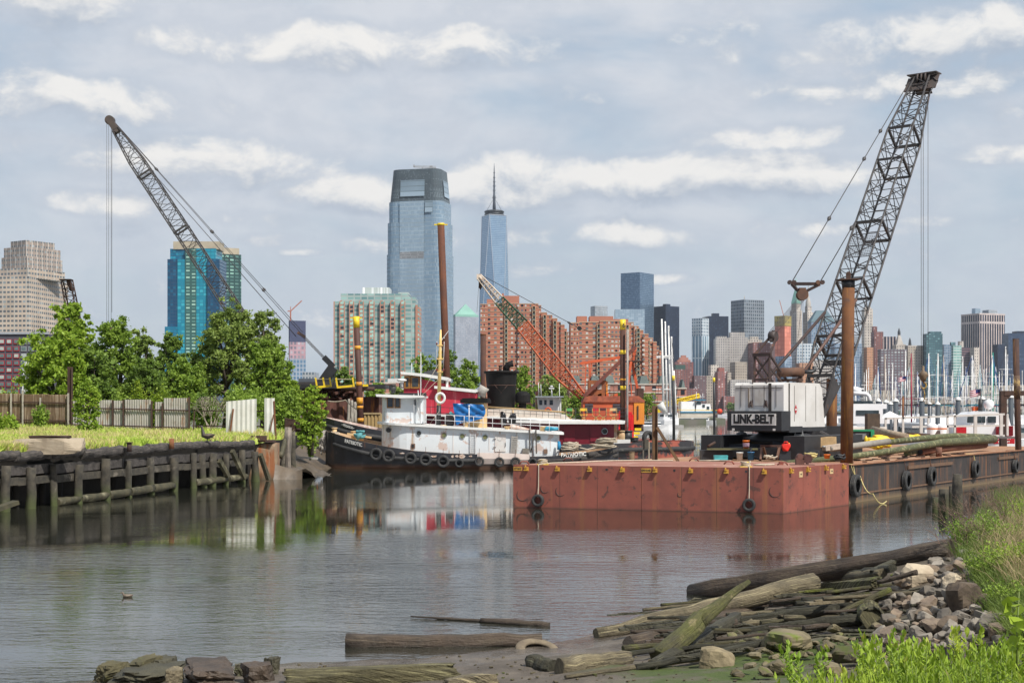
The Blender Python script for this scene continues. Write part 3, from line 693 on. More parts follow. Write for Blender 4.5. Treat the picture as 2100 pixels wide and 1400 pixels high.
def liberty():
 Y=1050
 root=E('apartment_tower','tall apartment tower of teal glass bays between tan brick piers','skyscraper',(X(772,Y),Y+20,ABASE))
 fm=facade('f_lb',(.45,.22,.15),(.10,.22,.22),9.0,3.05,.62,.52,glass2=(.42,.66,.58),gvar=.75,grough=.25,wall2=(.40,.21,.15))
 gm=facade('f_lg',(.36,.42,.40),(.09,.20,.21),5.0,3.05,.82,.62,glass2=(.34,.52,.48),gvar=.7,grough=.25)
 def seg(a,c,t,m_,dy,nm,base=ABASE):MB().prism([(X(a,Y),Y+dy),(X(c,Y),Y+dy),(X(c,Y),Y+30),(X(a,Y),Y+30)],base,Z(t,Y),0,1).build(nm,[m_,roofg],root)
 a=685;i=0
 wid=[12,9,11,8,12,8,13,9,13,8,13,8,13,8]
 for i,w in enumerate(wid):
  seg(a,a+w,617-(i%2),fm if i%2 else gm,2.2 if i%2==0 else 0,'brick_bay' if i%2 else 'glass_bay');a+=w
 seg(a-.1,852,609,gm,1,'glass_wing');seg(852,859,625,fm,0,'brick_bay')
 pier=mat('tan_pier',(.46,.23,.16),(.42,.22,.16),sc=.1,rough=.9)
 x=685
 for w in wid+[0]:
  MB().box(((X(x,Y)),Y+.4,(ABASE+Z(618,Y))/2),(.7,1.2,Z(618,Y)-ABASE)).build('brick_pier',pier,root);x+=w
 seg(697,836,601,gm,5,'glass_crown',Z(617,Y)-1)
 seg(740,796,587,facade('f_scr',(.50,.56,.53),(.42,.50,.47),2.2,20,.7,.98),10,'roof_screen',Z(602,Y))
 seg(815,836,598,mat('screen_pale',(.50,.60,.56),rough=.8,sc=.1),7,'roof_screen',Z(602,Y))
 gl=[mat('win_teal',(.12,.30,.28),rough=.2),mat('win_pale',(.42,.66,.58),rough=.4),mat('win_dark',(.03,.05,.06),rough=.2)]
 rr=[];rnd=random.Random(3);x=685
 for i,w in enumerate(wid):
  if i%2:
   for k in range(52):
    z=Z(621,Y)-k*3.05
    if z<18:break
    rr.append(((X(x+w/2,Y),Y-.02,z),(1,0),(w-2.0)*Y/F+rnd.random()*.01,1.75,.16,rnd.choice((0,0,1,1,1,2))))
  x+=w
 windows(root,rr,gl)
liberty()
BR=mat('brick_red',(.44,.175,.11),(.38,.15,.10),sc=.08,rough=.9)
BD=mat('band_cream',(.62,.45,.30),rough=.9,sc=.3)
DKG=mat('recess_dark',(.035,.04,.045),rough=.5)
wgl=[mat('win_grey',(.16,.17,.18),rough=.2),mat('win_white',(.58,.56,.52),rough=.5),mat('win_black',(.025,.028,.035),rough=.15)]
def stepped(label,x0,x1,tops,Y,caps,wcols,bcols,seed,side=None):
 """tops: [(px, top px)] segment starts; wcols: window columns; bcols: balcony columns"""
 root=E('apartment_building',label,'apartment building',(X((x0+x1)/2,Y),Y+12,ABASE))
 rnd=random.Random(seed);FLH=9.55*Y/F/1.0
 tp=lambda p:[t for(q,t)in tops if q<=p][-1]
 edges=[q for q,t in tops]+[x1]
 dys={}
 for i,(q,t)in enumerate(tops):
  a,c=q,edges[i+1];dy=(i%2)*1.6+max(0,i-2)*.2;dys[i]=dy
  MB().prism([(X(a,Y),Y+dy),(X(c,Y),Y+dy),(X(c,Y),Y+26),(X(a,Y),Y+26)],ABASE,Z(t,Y),0,1).build('brick_wall',[BR,roofg],root)
  b=MB();z=Z(t,Y)-FLH*.9;k=0
  while z>12 and k<30:
   b.box(((X(a,Y)+X(c,Y))/2,Y+dy-.12,z),(X(c,Y)-X(a,Y),.2,.36));z-=FLH*(1 if k else .9);k+=1
  b.box(((X(a,Y)+X(c,Y))/2,Y+dy-.12,Z(t,Y)-.3),(X(c,Y)-X(a,Y)+.2,.3,.4))
  b.build('floor_bands',BD,root)
 def dyat(p):
  r_=0
  for i,(q,t)in enumerate(tops):
   if q<=p:r_=dys[i]
  return r_
 ztop0=Z(min(t for q,t in tops),Y)
 def levels(p):
  """floors aligned on a common grid; top floor below this segment's roof"""
  z=Z(tp(p),Y)-FLH*.9+FLH*.42;out=[]
  while z>14:out.append(z);z-=FLH
  return out
 rr=[]
 for p,w in wcols:
  for z in levels(p):rr.append(((X(p,Y),Y+dyat(p)-.01,z),(1,0),w*Y/F+rnd.random()*.01,FLH*.42,.22,rnd.choice((0,0,1,1,2))))
 windows(root,rr,wgl)
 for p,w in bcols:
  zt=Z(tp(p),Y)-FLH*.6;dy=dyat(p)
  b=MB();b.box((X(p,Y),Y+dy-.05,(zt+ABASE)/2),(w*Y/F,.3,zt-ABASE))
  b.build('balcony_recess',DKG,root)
  b=MB()
  for s_ in(-1,1):b.box((X(p+s_*w/2,Y),Y+dy-.7,(zt+ABASE)/2),(.4,1.3,zt-ABASE))
  z=zt
  while z>10:b.box((X(p,Y),Y+dy-.8,z),(w*Y/F+.4,1.5,.32));z-=FLH
  b.build('balcony_frame',BD,root)
  b=MB();z=zt-FLH
  while z>10:b.box((X(p,Y),Y+dy-1.4,z+.8),(w*Y/F,.1,1.0));z-=FLH
  b.build('balcony_railing',mat('rail_green',(.08,.13,.12),rough=.6),root)
 for a,c,t,base in caps:
  b=MB();b.prism([(X(a,Y),Y+6),(X(c,Y),Y+6),(X(c,Y),Y+20),(X(a,Y),Y+20)],Z(base,Y)-1,Z(t,Y));b.build('roof_house',BR,root)
 return root
stepped('stepped red brick apartments behind the red crane boom',985,1168,[(985,623),(1000,621),(1062,622),(1104,625),(1110,640),(1122,645),(1133,652),(1143,659),(1150,665),(1158,673),(1163,680)],1000,[(998,1012,612,624),(1029,1033,600,624),(1033,1065,605,624)],[(987,3),(993,2),(1003,5),(1016,5),(1028,5),(1050,4.5),(1057,2.5),(1063,4.5),(1071,4.5),(1078,3),(1088,3.5),(1107,3),(1128,3),(1149,3),(1166,3)],[(1038,5.5),(1095,5.5),(1117,5.5),(1138,5.5),(1159,5.5)],1)
stepped('stepped red brick apartments right of the boom, descending toward the white masts',1170,1357,[(1170,661),(1188,659),(1230,657),(1284,660),(1300,668),(1310,676),(1320,684),(1330,692),(1340,700),(1347,709),(1353,718)],950,[(1184,1205,647,662),(1210,1259,647,660),(1259,1290,653,660)],[(1173,3),(1179,2),(1184,2),(1191,5),(1204,5),(1219,6),(1240,5),(1249,3),(1256,4.5),(1264,4.5),(1271,3),(1279,4.5),(1297,4),(1304,3),(1320,5),(1336,4),(1350,4)],[(1228,6),(1287,6),(1309,6),(1330,6)],2)
def terrace(label,a,c,top,Y,roofm,seed,gab=False):
 root=E('terraced_house',label,'house',(X((a+c)/2,Y),Y+5,2.1))
 x0,x1=X(a,Y),X(c,Y);z1=Z(top,Y);rnd=random.Random(seed)
 MB().prism([(x0,Y),(x1,Y),(x1,Y+11),(x0,Y+11)],2.1,z1,0,1).build('wall',[BR2,roofg],root)
 b=MB()
 for z in(z1-.15,z1-3.2,z1-6.4):b.box(((x0+x1)/2,Y-.12,z),(x1-x0,.3,.45))
 b.build('cornice',BD2,root)
 n=max(2,int((x1-x0)/3.4));rr=[]
 for i in range(n):
  for k in range(int((z1-2.1)/3.2)):
   rr.append(((x0+(i+.5)*(x1-x0)/n,Y-.02,z1-1.6-3.2*k),(1,0),1.35,1.6,.2,rnd.randint(0,2)))
 windows(root,rr,wgl)
 if gab:
  b=MB();y0,y1=Y-.3,Y+11
  w=(x1-x0)*.3
  for cx in(x0+w*.7,x1-w*.7):
   b.add([(cx-w/2,y0,z1-.4),(cx+w/2,y0,z1-.4),(cx+w/2-.8,y0+1.5,z1+3.0),(cx-w/2+.8,y0+1.5,z1+3.0),(cx-w/2,y1,z1-.4),(cx+w/2,y1,z1-.4),(cx+w/2-.8,y1-2,z1+3.0),(cx-w/2+.8,y1-2,z1+3.0)],[(0,1,2,3),(5,4,7,6),(1,5,6,2),(4,0,3,7),(3,2,6,7)])
  b.build('mansard_roof',roofm,root)
BR2=mat('brick_terrace',(.42,.19,.14),(.36,.16,.12),sc=.3,rough=.9);BD2=mat('cornice_pale',(.62,.55,.48),rough=.9,sc=.5)
sl=mat('slate_green',(.12,.15,.14),rough=.8,sc=.5)
terrace('brick terrace with dormers seen between the orange crane legs',1168,1235,786,560,sl,11,True)
terrace('brick terrace with grey mansards behind the striped orange crane pole',1236,1306,786,540,sl,12,True)
terrace('brick terrace with grey mansard behind the schooner masts',1307,1376,787,520,sl,13,True)
terrace('small brick house with grey roof right of the schooner masts',1377,1408,795,500,sl,14,True)
terrace('low brick house left of the pink wheelhouse',778,812,784,400,sl,15)
o=E('house','white flat-roofed house beside the low brick house left of the pink wheelhouse','house',(X(815,420),424,2.1))
MB().prism([(X(795,420),420),(X(860,420),420),(X(860,420),430),(X(795,420),430)],2.1,Z(776,420)).build('wall',mat('white_house',(.70,.70,.68),rough=.9),o)
windows(o,[((X(p,420),419.98,Z(790,420)),(1,0),1.4,1.5,.1,2)for p in(802,812,822,832)],wgl)
def hotel():
 Y=330
 root=E('hotel','charcoal panelled block with red framed windows below the beige tower','hotel',(X(30,Y),Y+8,2.1))
 x0,x1=X(-70,Y),X(98,Y);z1=Z(684,Y)
 MB().prism([(x0,Y),(x1,Y),(x1,Y+16),(x0,Y+16)],2.1,z1,0,1).build('wall',[mat('charcoal_panel',(.085,.08,.10),(.07,.068,.085),sc=.2,rough=.7),roofg],root)
 MB().box(((x0+x1)/2,Y-.1,z1+.1),(x1-x0+.4,.5,.5)).build('parapet',mat('pale_metal',(.5,.52,.55),rough=.4,metal=.4),root)
 red=mat('frame_red',(.36,.02,.03),rough=.5);rr=[]
 gl=[mat('hotel_glass',(.14,.19,.19),rough=.15),mat('hotel_curtain',(.45,.50,.46),rough=.5)]
 rnd=random.Random(9)
 for i in range(11):
  for k in range(8):
   px=4+15*(i-4);z=Z(700+14.6*k,Y)
   if z<4 or px>95:continue
   pale=px>38
   fr=mat('frame_pale',(.30,.32,.33),rough=.5)if pale else red
   w=9.5*Y/F;h=7.6*Y/F
   fo=MB().box((X(px,Y),Y-.05,z-.05),(w+.2,.24,h+.26)).build('window',fr,root)
   MB().box((X(px,Y),Y-.16,z),(w-.1,.12,h-.1)).build('pane',gl[rnd.randint(0,1)],fo)
hotel()
# ================= FOLIAGE =================
def leaf_mat(name,c1,c2,c3=None):
 if name in _M:return _M[name]
 m,g,b=new_mat(name)
 Pn=g.new('ShaderNodeNewGeometry').outputs['Position']
 c=g.mix(g.ramp(g.noise(Pn,1.1,3),.36,.64),c1,c2)
 if c3:c=g.mix(g.ramp(g.noise(Pn,5.,2),.60,.72),c,c3)
 g.l.new(c,b.inputs['Base Color']);b.inputs['Roughness'].default_value=.55;b.inputs['Specular IOR Level'].default_value=.3
 tr=g.new('ShaderNodeBsdfTranslucent');g.l.new(c,tr.inputs[0])
 mx=g.new('ShaderNodeMixShader',inp={0:.35,1:b.outputs[0],2:tr.outputs[0]})
 g.l.new(mx.outputs[0],g.n['Material Output'].inputs[0])
 _M[name]=m;return m
LF_A=leaf_mat('leaf_bright',(.22,.34,.035),(.31,.44,.05),(.46,.44,.08))
LF_B=leaf_mat('leaf_mid',(.18,.28,.04),(.28,.40,.06))
LF_C=leaf_mat('leaf_dark',(.13,.21,.04),(.21,.31,.055))
LF_D=leaf_mat('leaf_olive',(.19,.27,.06),(.29,.38,.09),(.42,.46,.16))
LF_V=leaf_mat('leaf_vine',(.20,.30,.02),(.26,.34,.03))
LF_Y=leaf_mat('leaf_sprig',(.22,.34,.03),(.34,.46,.045),(.48,.50,.09))
BARK=mat('bark',(.10,.08,.06),(.06,.05,.04),sc=6,rough=.95)
BARKP=mat('bark_pale',(.34,.29,.23),(.25,.21,.17),sc=6,rough=.95)
def leaves_obj(name,C,size,m,parent,rng,flat=.0,asp=.55,world=True):
 """thousands of small folded leaf blades at the points C"""
 n=len(C)
 a=rng.normal(size=(n,3));a[:,2]*=(1-flat*.6);a/=np.linalg.norm(a,axis=1)[:,None]
 r=rng.normal(size=(n,3));b_=np.cross(a,r);b_/=np.linalg.norm(b_,axis=1)[:,None]
 nn=np.cross(a,b_)
 s=size*rng.uniform(.6,1.35,size=(n,1))
 V=np.empty((n,4,3));V[:,0]=C-a*s*.5;V[:,2]=C+a*s*.5
 V[:,1]=C+b_*s*asp*.5+nn*s*.12;V[:,3]=C-b_*s*asp*.5+nn*s*.12
 V=V.reshape(-1,3)
 if parent is not None:V=V-np.array(parent.location)
 me=bpy.data.meshes.new(name)
 me.vertices.add(n*4);me.vertices.foreach_set('co',V.ravel())
 me.loops.add(n*4);me.loops.foreach_set('vertex_index',np.arange(n*4,dtype=np.int32))
 me.polygons.add(n);me.polygons.foreach_set('loop_start',np.arange(n,dtype=np.int32)*4)
 me.materials.append(m);me.update(calc_edges=True)
 o=bpy.data.objects.new(name,me);COL.objects.link(o)
 if parent is not None:o.parent=parent
 return o
def tree(name,label,px,Y,top,hw,basez,m,seed,n=9000,ls=.34,lobes=9,low=.18,trunk=None,bark=None,zoff=0.,bias=1.0,cat='tree',group=None,part='crown',flat=0.,cs=.30,x=None,gaps=.0):
 rng=np.random.default_rng(seed);n=int(n*1.45);ls*=.84;hw*=1.1;lobes+=3
 x0=X(px,Y)if x is None else x;H_=Z(top,Y)-basez;w=hw*Y/F
 root=E(name,label,cat,(x0,Y,basez),group=group)
 ends=[];tb=MB();tr=trunk or H_*.022
 k=lobes
 fork=Vector((x0+rng.normal()*.03*w,Y,basez+H_*.30))
 tb.tube([(x0,Y,basez-.3),(x0+rng.normal()*.04*w,Y,basez+H_*.15),fork],[tr*1.3,tr,tr*.85],7)
 for i in range(k):
  a=2*PI*(i+rng.uniform(-.3,.3))/k*1.0+seed
  hgt=rng.uniform(.0,1.)if i else 1.
  hh=low+.12+(1-low-.24)*((i*.618+.1)%1.0)if i else .88
  rad=w*(math.sqrt(max(.05,1-((hh-.50)/.56)**2)))*.62*(rng.uniform(.75,1.05)if i else .12)
  e=Vector((x0+math.cos(a)*rad,Y+math.sin(a)*rad*.8,basez+H_*hh))
  mid=fork.lerp(e,.5)+Vector((rng.normal()*.05*w,0,.06*H_*(1 if hh>.4 else 0)))
  tb.tube([fork,mid,e],[tr*.62,tr*.4,tr*.12],5)
  ends.append(e)
  for _ in range(3):
   t=rng.uniform(.35,.9);q=mid.lerp(e,t);d=Vector(rng.normal(size=3));d.z=abs(d.z)*.8;d.normalize()
   tb.tube([q,q+d*w*.28],[tr*.2,tr*.06],4)
 tb.build('trunk',bark or BARK,root)
 E_=np.array([tuple(e)for e in ends])
 ncl=k*22
 ci=rng.integers(0,k,ncl);off=rng.normal(size=(ncl,3));off/=np.linalg.norm(off,axis=1)[:,None]
 off*=(rng.uniform(.15,1.,size=(ncl,1))**.6)
 lobe_r=np.array([w*cs*rng.uniform(.8,1.45)for _ in range(k)])
 CC=E_[ci]+off*lobe_r[ci][:,None]*np.array([1.05,.9,.8*min(1.6,H_/(2.2*w)+.3)])
 nf=int(ncl*.42);q=rng.normal(size=(nf,3));q/=np.linalg.norm(q,axis=1)[:,None];q*=rng.uniform(.3,1,size=(nf,1))**.5
 zc=basez+H_*(low+.93)/2;hh_=H_*(.93-low)/2
 CC[:nf]=np.array([x0,Y,zc])+q*np.array([w*.80,w*.68,hh_])*(1-.14*np.sin(q[:,:1]*5+seed)*np.sin(q[:,2:]*4))
 CC[:,2]=np.minimum(CC[:,2],basez+H_*.985)
 per=rng.dirichlet(np.ones(ncl)*2.2)
 idx=rng.choice(ncl,n,p=per)
 o=rng.normal(size=(n,3));o/=np.linalg.norm(o,axis=1)[:,None];o*=np.abs(rng.normal(size=(n,1)))*.62+.1
 cr=w*cs*.46*rng.uniform(.55,1.25,size=ncl)
 C=CC[idx]+o*cr[idx][:,None]*np.array([1,1,.72])
 C=C[C[:,2]>basez+.05]
 leaves_obj(part,C,ls,m,root,rng,flat)
 return root
def shrub(name,label,px,Y,top,hw,m,seed,n=2500,ls=.22,basez=None,x=None,cat='shrub',group=None,stems=9,asp=.55,bark=None):
 """leafy bush: bent stems from one root, leaves along and around them"""
 rng=np.random.default_rng(seed);x0=X(px,Y)if x is None else x
 bz=lz(x0,Y)if basez is None else basez;H_=Z(top,Y)-bz;w=hw*Y/F
 root=E(name,label,cat,(x0,Y,bz),group=group)
 tb=MB();pts=[]
 for i in range(stems):
  a=rng.uniform(0,2*PI);r_=w*rng.uniform(.25,.95);h=H_*rng.uniform(.6,1.)*(1-.35*r_/w)
  A=Vector((x0,Y,bz-.1));e=Vector((x0+math.cos(a)*r_,Y+math.sin(a)*r_*.8,bz+h));md=A.lerp(e,.5)+Vector((0,0,h*.15))
  tb.tube([A,md,e],[.03+H_*.008,.02+H_*.004,.008],4)
  for t in np.linspace(.25,1,9):pts.append(tuple(A.lerp(md,t*2)if t<.5 else md.lerp(e,t*2-1)))
 tb.build('stems',bark or BARK,root)
 pts=np.array(pts);idx=rng.integers(0,len(pts),n)
 C=pts[idx]+rng.normal(size=(n,3))*np.array([w,w,H_*.8])*.13
 C[:,2]=np.clip(C[:,2],bz+.03,bz+H_*1.03)
 leaves_obj('foliage',C,ls,m,root,rng,0,asp)
 return root
def GZ(Y):return 2.75
tree('tree','bright yellow-green tree at the left, its tall top clump standing before the beige tower',150,113,606,42,2.8,LF_A,1,9000,.40,8,.30,cs=.34)
tree('tree','broad bright tree with ragged limbs overhanging the brown picket fence',112,110,672,66,2.8,LF_A,2,15000,.40,11,.05,cs=.34)
tree('tree','rounded mid green tree in the middle of the left bank',238,117,648,56,2.8,LF_B,3,17000,.34,12,.02,cs=.34)
tree('tree','olive tree with a loose top right of the rounded mid green tree',288,121,668,40,2.8,LF_D,4,9000,.32,8,.1)
tree('tree','darker slim tree standing before the foot of the turquoise tower',348,126,676,40,2.8,LF_C,5,11000,.32,9,.02)
tree('tree','tallest poplar of the left bank, its tip at the foot of the crane boom',462,120,610,62,2.8,LF_D,6,20000,.34,13,.04,cs=.32)
tree('tree','airy poplar with sky showing through, right of the tallest poplar',540,121,622,48,2.8,LF_D,7,12000,.33,10,.1,cs=.30)
tree('tree','dense green tree at the right end of the left bank, low and broad',552,114,690,46,2.8,LF_B,8,17000,.32,11,.0,cs=.36)
tree('tree','small dark tree between the grey fence and the tall poplar',405,122,712,36,2.8,LF_C,9,8000,.32,8,.0)
tree('tree','dark green round tree below the rounded mid green tree, behind the grey fence',190,112,715,52,2.8,LF_C,10,13000,.34,10,.0,cs=.36)
tree('tree','low dark tree behind the gap in the grey fence',300,113,735,44,2.8,LF_C,11,9000,.32,9,.0,cs=.36)
tree('sumac','sumac with yellow flower heads leaning over the shore by the junk pile',640,97,788,32,1.4,LF_A,12,5000,.26,8,.0,cs=.34)
tree('tree','full mid green tree filling the gap between the olive tree and the tall poplar',375,116,735,48,2.8,LF_B,13,9000,.34,9,.0,cs=.36)
tree('tree','bushy green tree at the right end of the trees by the junk barge',600,112,775,22,2.8,LF_A,14,7000,.32,8,.0,cs=.36)
shrub('shrub','leafy bush at the base of the white metal sheets',500,108,790,62,LF_B,21,6000,.24)
shrub('shrub','leafy bush in the opening between the grey fence and the white sheets',430,106,800,40,LF_C,22,4500,.24)
shrub('shrub','dark bush at the right of the narrow white sheet',588,104,795,36,LF_B,23,4500,.24)
shrub('shrub','low bush against the brown picket fence',83,101,828,20,LF_B,24,1600,.2)
shrub('shrub','pale green bush at the far left edge of the meadow',12,88,840,26,LF_A,25,2200,.2)
shrub('shrub','bush above the brown picket fence at the left edge',18,118,790,26,LF_B,26,2500,.24)
tree('sapling','young bright green sapling growing in front of the grey fence',178,92,775,30,lz(X(178,92),92),LF_A,27,3600,.2,9,.05,cs=.34)
shrub('shrub','grey-green bush on the muddy shore under the sumac',636,99,872,14,LF_B,28,2200,.2,basez=.8)
shrub('vine','yellow-green vine tumbling over the top of the grey fence',320,101.5,788,26,LF_V,29,3000,.2,stems=14)
shrub('vine','yellow-green vine climbing the tree beside the fence gap',290,104,782,24,LF_V,30,2000,.2)
rb=E('dead_bush','bleached leafless bush between the grey fence and the white sheets','bush',(X(432,103),103,lz(-22,103)))
b=MB();rnd=random.Random(4)
def twig(p,d,L,r,lev):
 q=p+d*L;b.tube([p,p.lerp(q,.5)+Vector((rnd.gauss(0,.06),rnd.gauss(0,.06),0))*L,q],[r,r*.8,r*.5],4)
 if lev:
  for _ in range(3):
   dd=(d+Vector((rnd.gauss(0,.5),rnd.gauss(0,.5),rnd.gauss(.05,.35)))).normalized();twig(q,dd,L*.62,r*.55,lev-1)
for _ in range(8):twig(Vector((X(432,103),103,lz(-22,103))),Vector((rnd.gauss(0,.45),rnd.gauss(0,.3),1)).normalized(),1.3,.045,3)
b.build('branches',BARKP,rb)
for(px,Y,top,hw,m_,sd_,lab)in((706,165,748,30,LF_C,41,'dark spreading tree behind the yellow railings of the junk barge'),(868,175,716,28,LF_B,42,'tree rising behind the pink wheelhouse'),(912,178,706,26,LF_C,43,'dark tree behind the yellow tug mast'),(958,172,735,34,LF_B,44,'tree between the tug mast and the black funnel'),(1072,176,748,26,LF_B,45,'tree just right of the black funnel'),(1132,190,770,36,LF_D,46,'light green tree behind the small white wheelhouse'),(1186,230,800,24,LF_B,47,'low tree between the white wheelhouse and the orange crane cab'),(1268,400,806,20,LF_C,48,'small tree seen through the legs of the orange crane'),(1326,420,806,20,LF_B,49,'round dark tree right of the orange crane cab'),(770,160,786,26,LF_B,50,'low tree right of the leaning striped pile'),(815,162,790,24,LF_D,51,'low tree left of the pink wheelhouse'),(1212,262,800,20,LF_C,52,'tree in front of the brick terrace left of the orange crane legs')):
 tree('tree',lab,px,Y,top,hw,1.6,m_,sd_,7000,.36,9,.0,cs=.36)
for i,(px,w)in enumerate(((1496,7),(1508,9),(1524,10),(1538,8))):
 tree('tree',['leftmost of the waterfront trees across the river beside the counterweight','second waterfront tree across the river left of the counterweight','broad waterfront tree across the river just left of the counterweight','waterfront tree across the river touching the counterweight edge'][i],px,3056,825,w,2,LF_C,60+i,500,5.,6,.0,trunk=.6)
# ================= FENCES ON THE LEFT BANK =================
rust=mat('rust',(.20,.075,.030),(.10,.045,.025),sc=2.2,rough=.9,bump=.3,dirt=(.30,.13,.04),dthr=(.56,.7))
drust=mat('rust_dark',(.075,.038,.026),(.045,.026,.02),sc=2,rough=.85,bump=.3,dirt=(.16,.07,.03),dthr=(.6,.75))
corr_g=mat('galvanised',(.44,.42,.38),(.34,.31,.27),sc=1.2,rough=.6,streak=(.26,.13,.06),stk=(.54,.68),ssc=(3,3,.5),dirt=(.25,.20,.15),dthr=(.58,.72))
corr_w=mat('white_sheet',(.66,.66,.62),(.56,.55,.50),sc=1,rough=.6,streak=(.42,.33,.24),stk=(.62,.75),ssc=(4,4,.6))
pick=mat('brown_slats',(.20,.13,.075),(.13,.085,.05),sc=1.5,rough=.9,streak=(.36,.28,.20),stk=(.5,.62),ssc=(7,7,.3))
def corr(a,b_,z0,z1,m_,root,nm='sheet',pitch=.16,amp=.03,tilt=0.):
 a=Vector(a);b_=Vector(b_);L=(b_-a).length;d=(b_-a).normalized();nrm=Vector((d.y,-d.x,0));n=max(2,int(L/pitch*2));v=[];f=[]
 for s_ in(0,.004):
  for i in range(n+1):
   t=i/n;p=a+d*L*t+nrm*(amp*(1 if i%2 else-1)-s_)
   v+=[(p.x,p.y,z0+tilt*t),(p.x+tilt*.1,p.y,z1+tilt*t)]
 for i in range(n):f.append((2*i,2*i+2,2*i+3,2*i+1))
 o_=2*(n+1)
 for i in range(n):f.append((o_+2*i+2,o_+2*i,o_+2*i+1,o_+2*i+3))
 return MB().add(v,f).build(nm,m_,root)
def fence(name,label,segs,Y0,Y1,px0,px1,m_,pitch=.16,rails=(.45,1.65),posts=(),pm=None):
 f=lambda px:Vector((X(px,Y0+(Y1-Y0)*(px-px0)/(px1-px0)),Y0+(Y1-Y0)*(px-px0)/(px1-px0),0))
 c=f((px0+px1)/2);root=E(name,label,'fence',(c.x,c.y,lz(c.x,c.y)))
 for a,c_,t in segs:
  A,B=f(a),f(c_);z0=lz(A.x,A.y)-.1;corr(A,B,z0,Z(t,(A.y+B.y)/2),m_,root,'panel',pitch)
 for h in rails:
  A,B=f(px0),f(px1);MB().beam((A.x,A.y-.08,lz(A.x,A.y)+h),(B.x,B.y-.08,lz(B.x,B.y)+h),.06,.09).build('rail',drust,root)
 for p,t in posts:
  A=f(p);MB().beam((A.x,A.y-.12,lz(A.x,A.y)-.3),(A.x,A.y-.12,Z(t,A.y)),.11).build('post',pm or drust,root)
 return root
fence('picket_fence','weathered brown slatted fence at the left edge of the meadow',[(-30,48,807),(48,100,808),(100,142,809)],106,103,-30,143,pick,.11,(.75,2.05),((24,806),(84,815),(48,800),(141,806)),mat('pale_post',(.42,.38,.32),rough=.9,sc=3))
fence('sheet_fence','grey corrugated metal fence with rusty rails along the meadow',[(148,190,822),(191,232,820),(232,254,821),(255,309,819),(317,334,824),(335,389,816)],102,99,148,390,corr_g,.19,(.55,1.75),((148,818),(232,820),(254,820),(312,822),(334,826),(389,814)))
r_=E('gate_frame','rusty open pipe frame left of the white metal sheets','fence',(X(430,97),97,2.6))
for z in(Z(842,97),Z(873,97),Z(898,96)):MB().beam((X(395,98),98,z),(X(560,94),94,z),.07).build('rail',drust,r_)
for p in(396,476,558):MB().beam((X(p,97),97-(p-396)*.02,2.3),(X(p+3,97),97-(p-396)*.02,Z(842,97)),.08).build('post',drust,r_)
r_=E('metal_sheet','large white corrugated sheet leaning beside the rusty frame','metal sheet',(X(495,93.5),93.5,2.3));corr((X(463,93.5),93.5,0),(X(526,93.5),93.5,0),Z(901,93.5),Z(823,93.5),corr_w,r_,'sheet',.3,.03,.18)
b=MB();b.beam((X(470,93.3),93.3,Z(903,93)),(X(478,93.3),93.35,Z(838,93)),.1);b.build('brace',rust,r_)
r_=E('metal_sheet','narrow upright white corrugated sheet right of the large one','metal sheet',(X(553,93),93,2.3));corr((X(542,93),93,0),(X(563,93),93,0),Z(896,93),Z(816,93),corr_w,r_,'sheet',.3)
b=MB();b.beam((X(566,93),93,Z(900,93)),(X(562,93),93,Z(822,93)),.09);b.beam((X(550,92.8),92.8,Z(900,93)),(X(561,92.8),92.8,Z(850,93)),.07);b.build('frame',rust,r_)
r_=E('steel_column','dark brown steel column rising beside the sapling','post',(X(145,105),105,2.7));b=MB()
for dx in(-.13,.13):b.box((X(144,105)+dx,105,(Z(752,105)+2.6)/2),(.05,.34,Z(752,105)-2.6))
b.box((X(144,105),105,(Z(752,105)+2.6)/2),(.24,.05,Z(752,105)-2.6));b.build('h_section',drust,r_)
r_=E('mast_frame','white lattice mast poking out left of the bright tree','mast',(X(46,135),135,2.4));b=MB();wm=mat('white_paint',(.74,.74,.72),(.66,.66,.63),sc=1.5,rough=.4)
for p0,p1 in((40,51),(48,54),(52,58)):b.beam((X(p0,135),135,2.4),(X(p1,135),135,Z(742,135)),.09)
for t in(.2,.4,.6,.8):b.beam((X(40+11*t,135),135,2.4+t*5.8),(X(48+6*t,135),135,2.4+t*5.8+.4),.05)
b.build('mast_tubes',wm,r_)
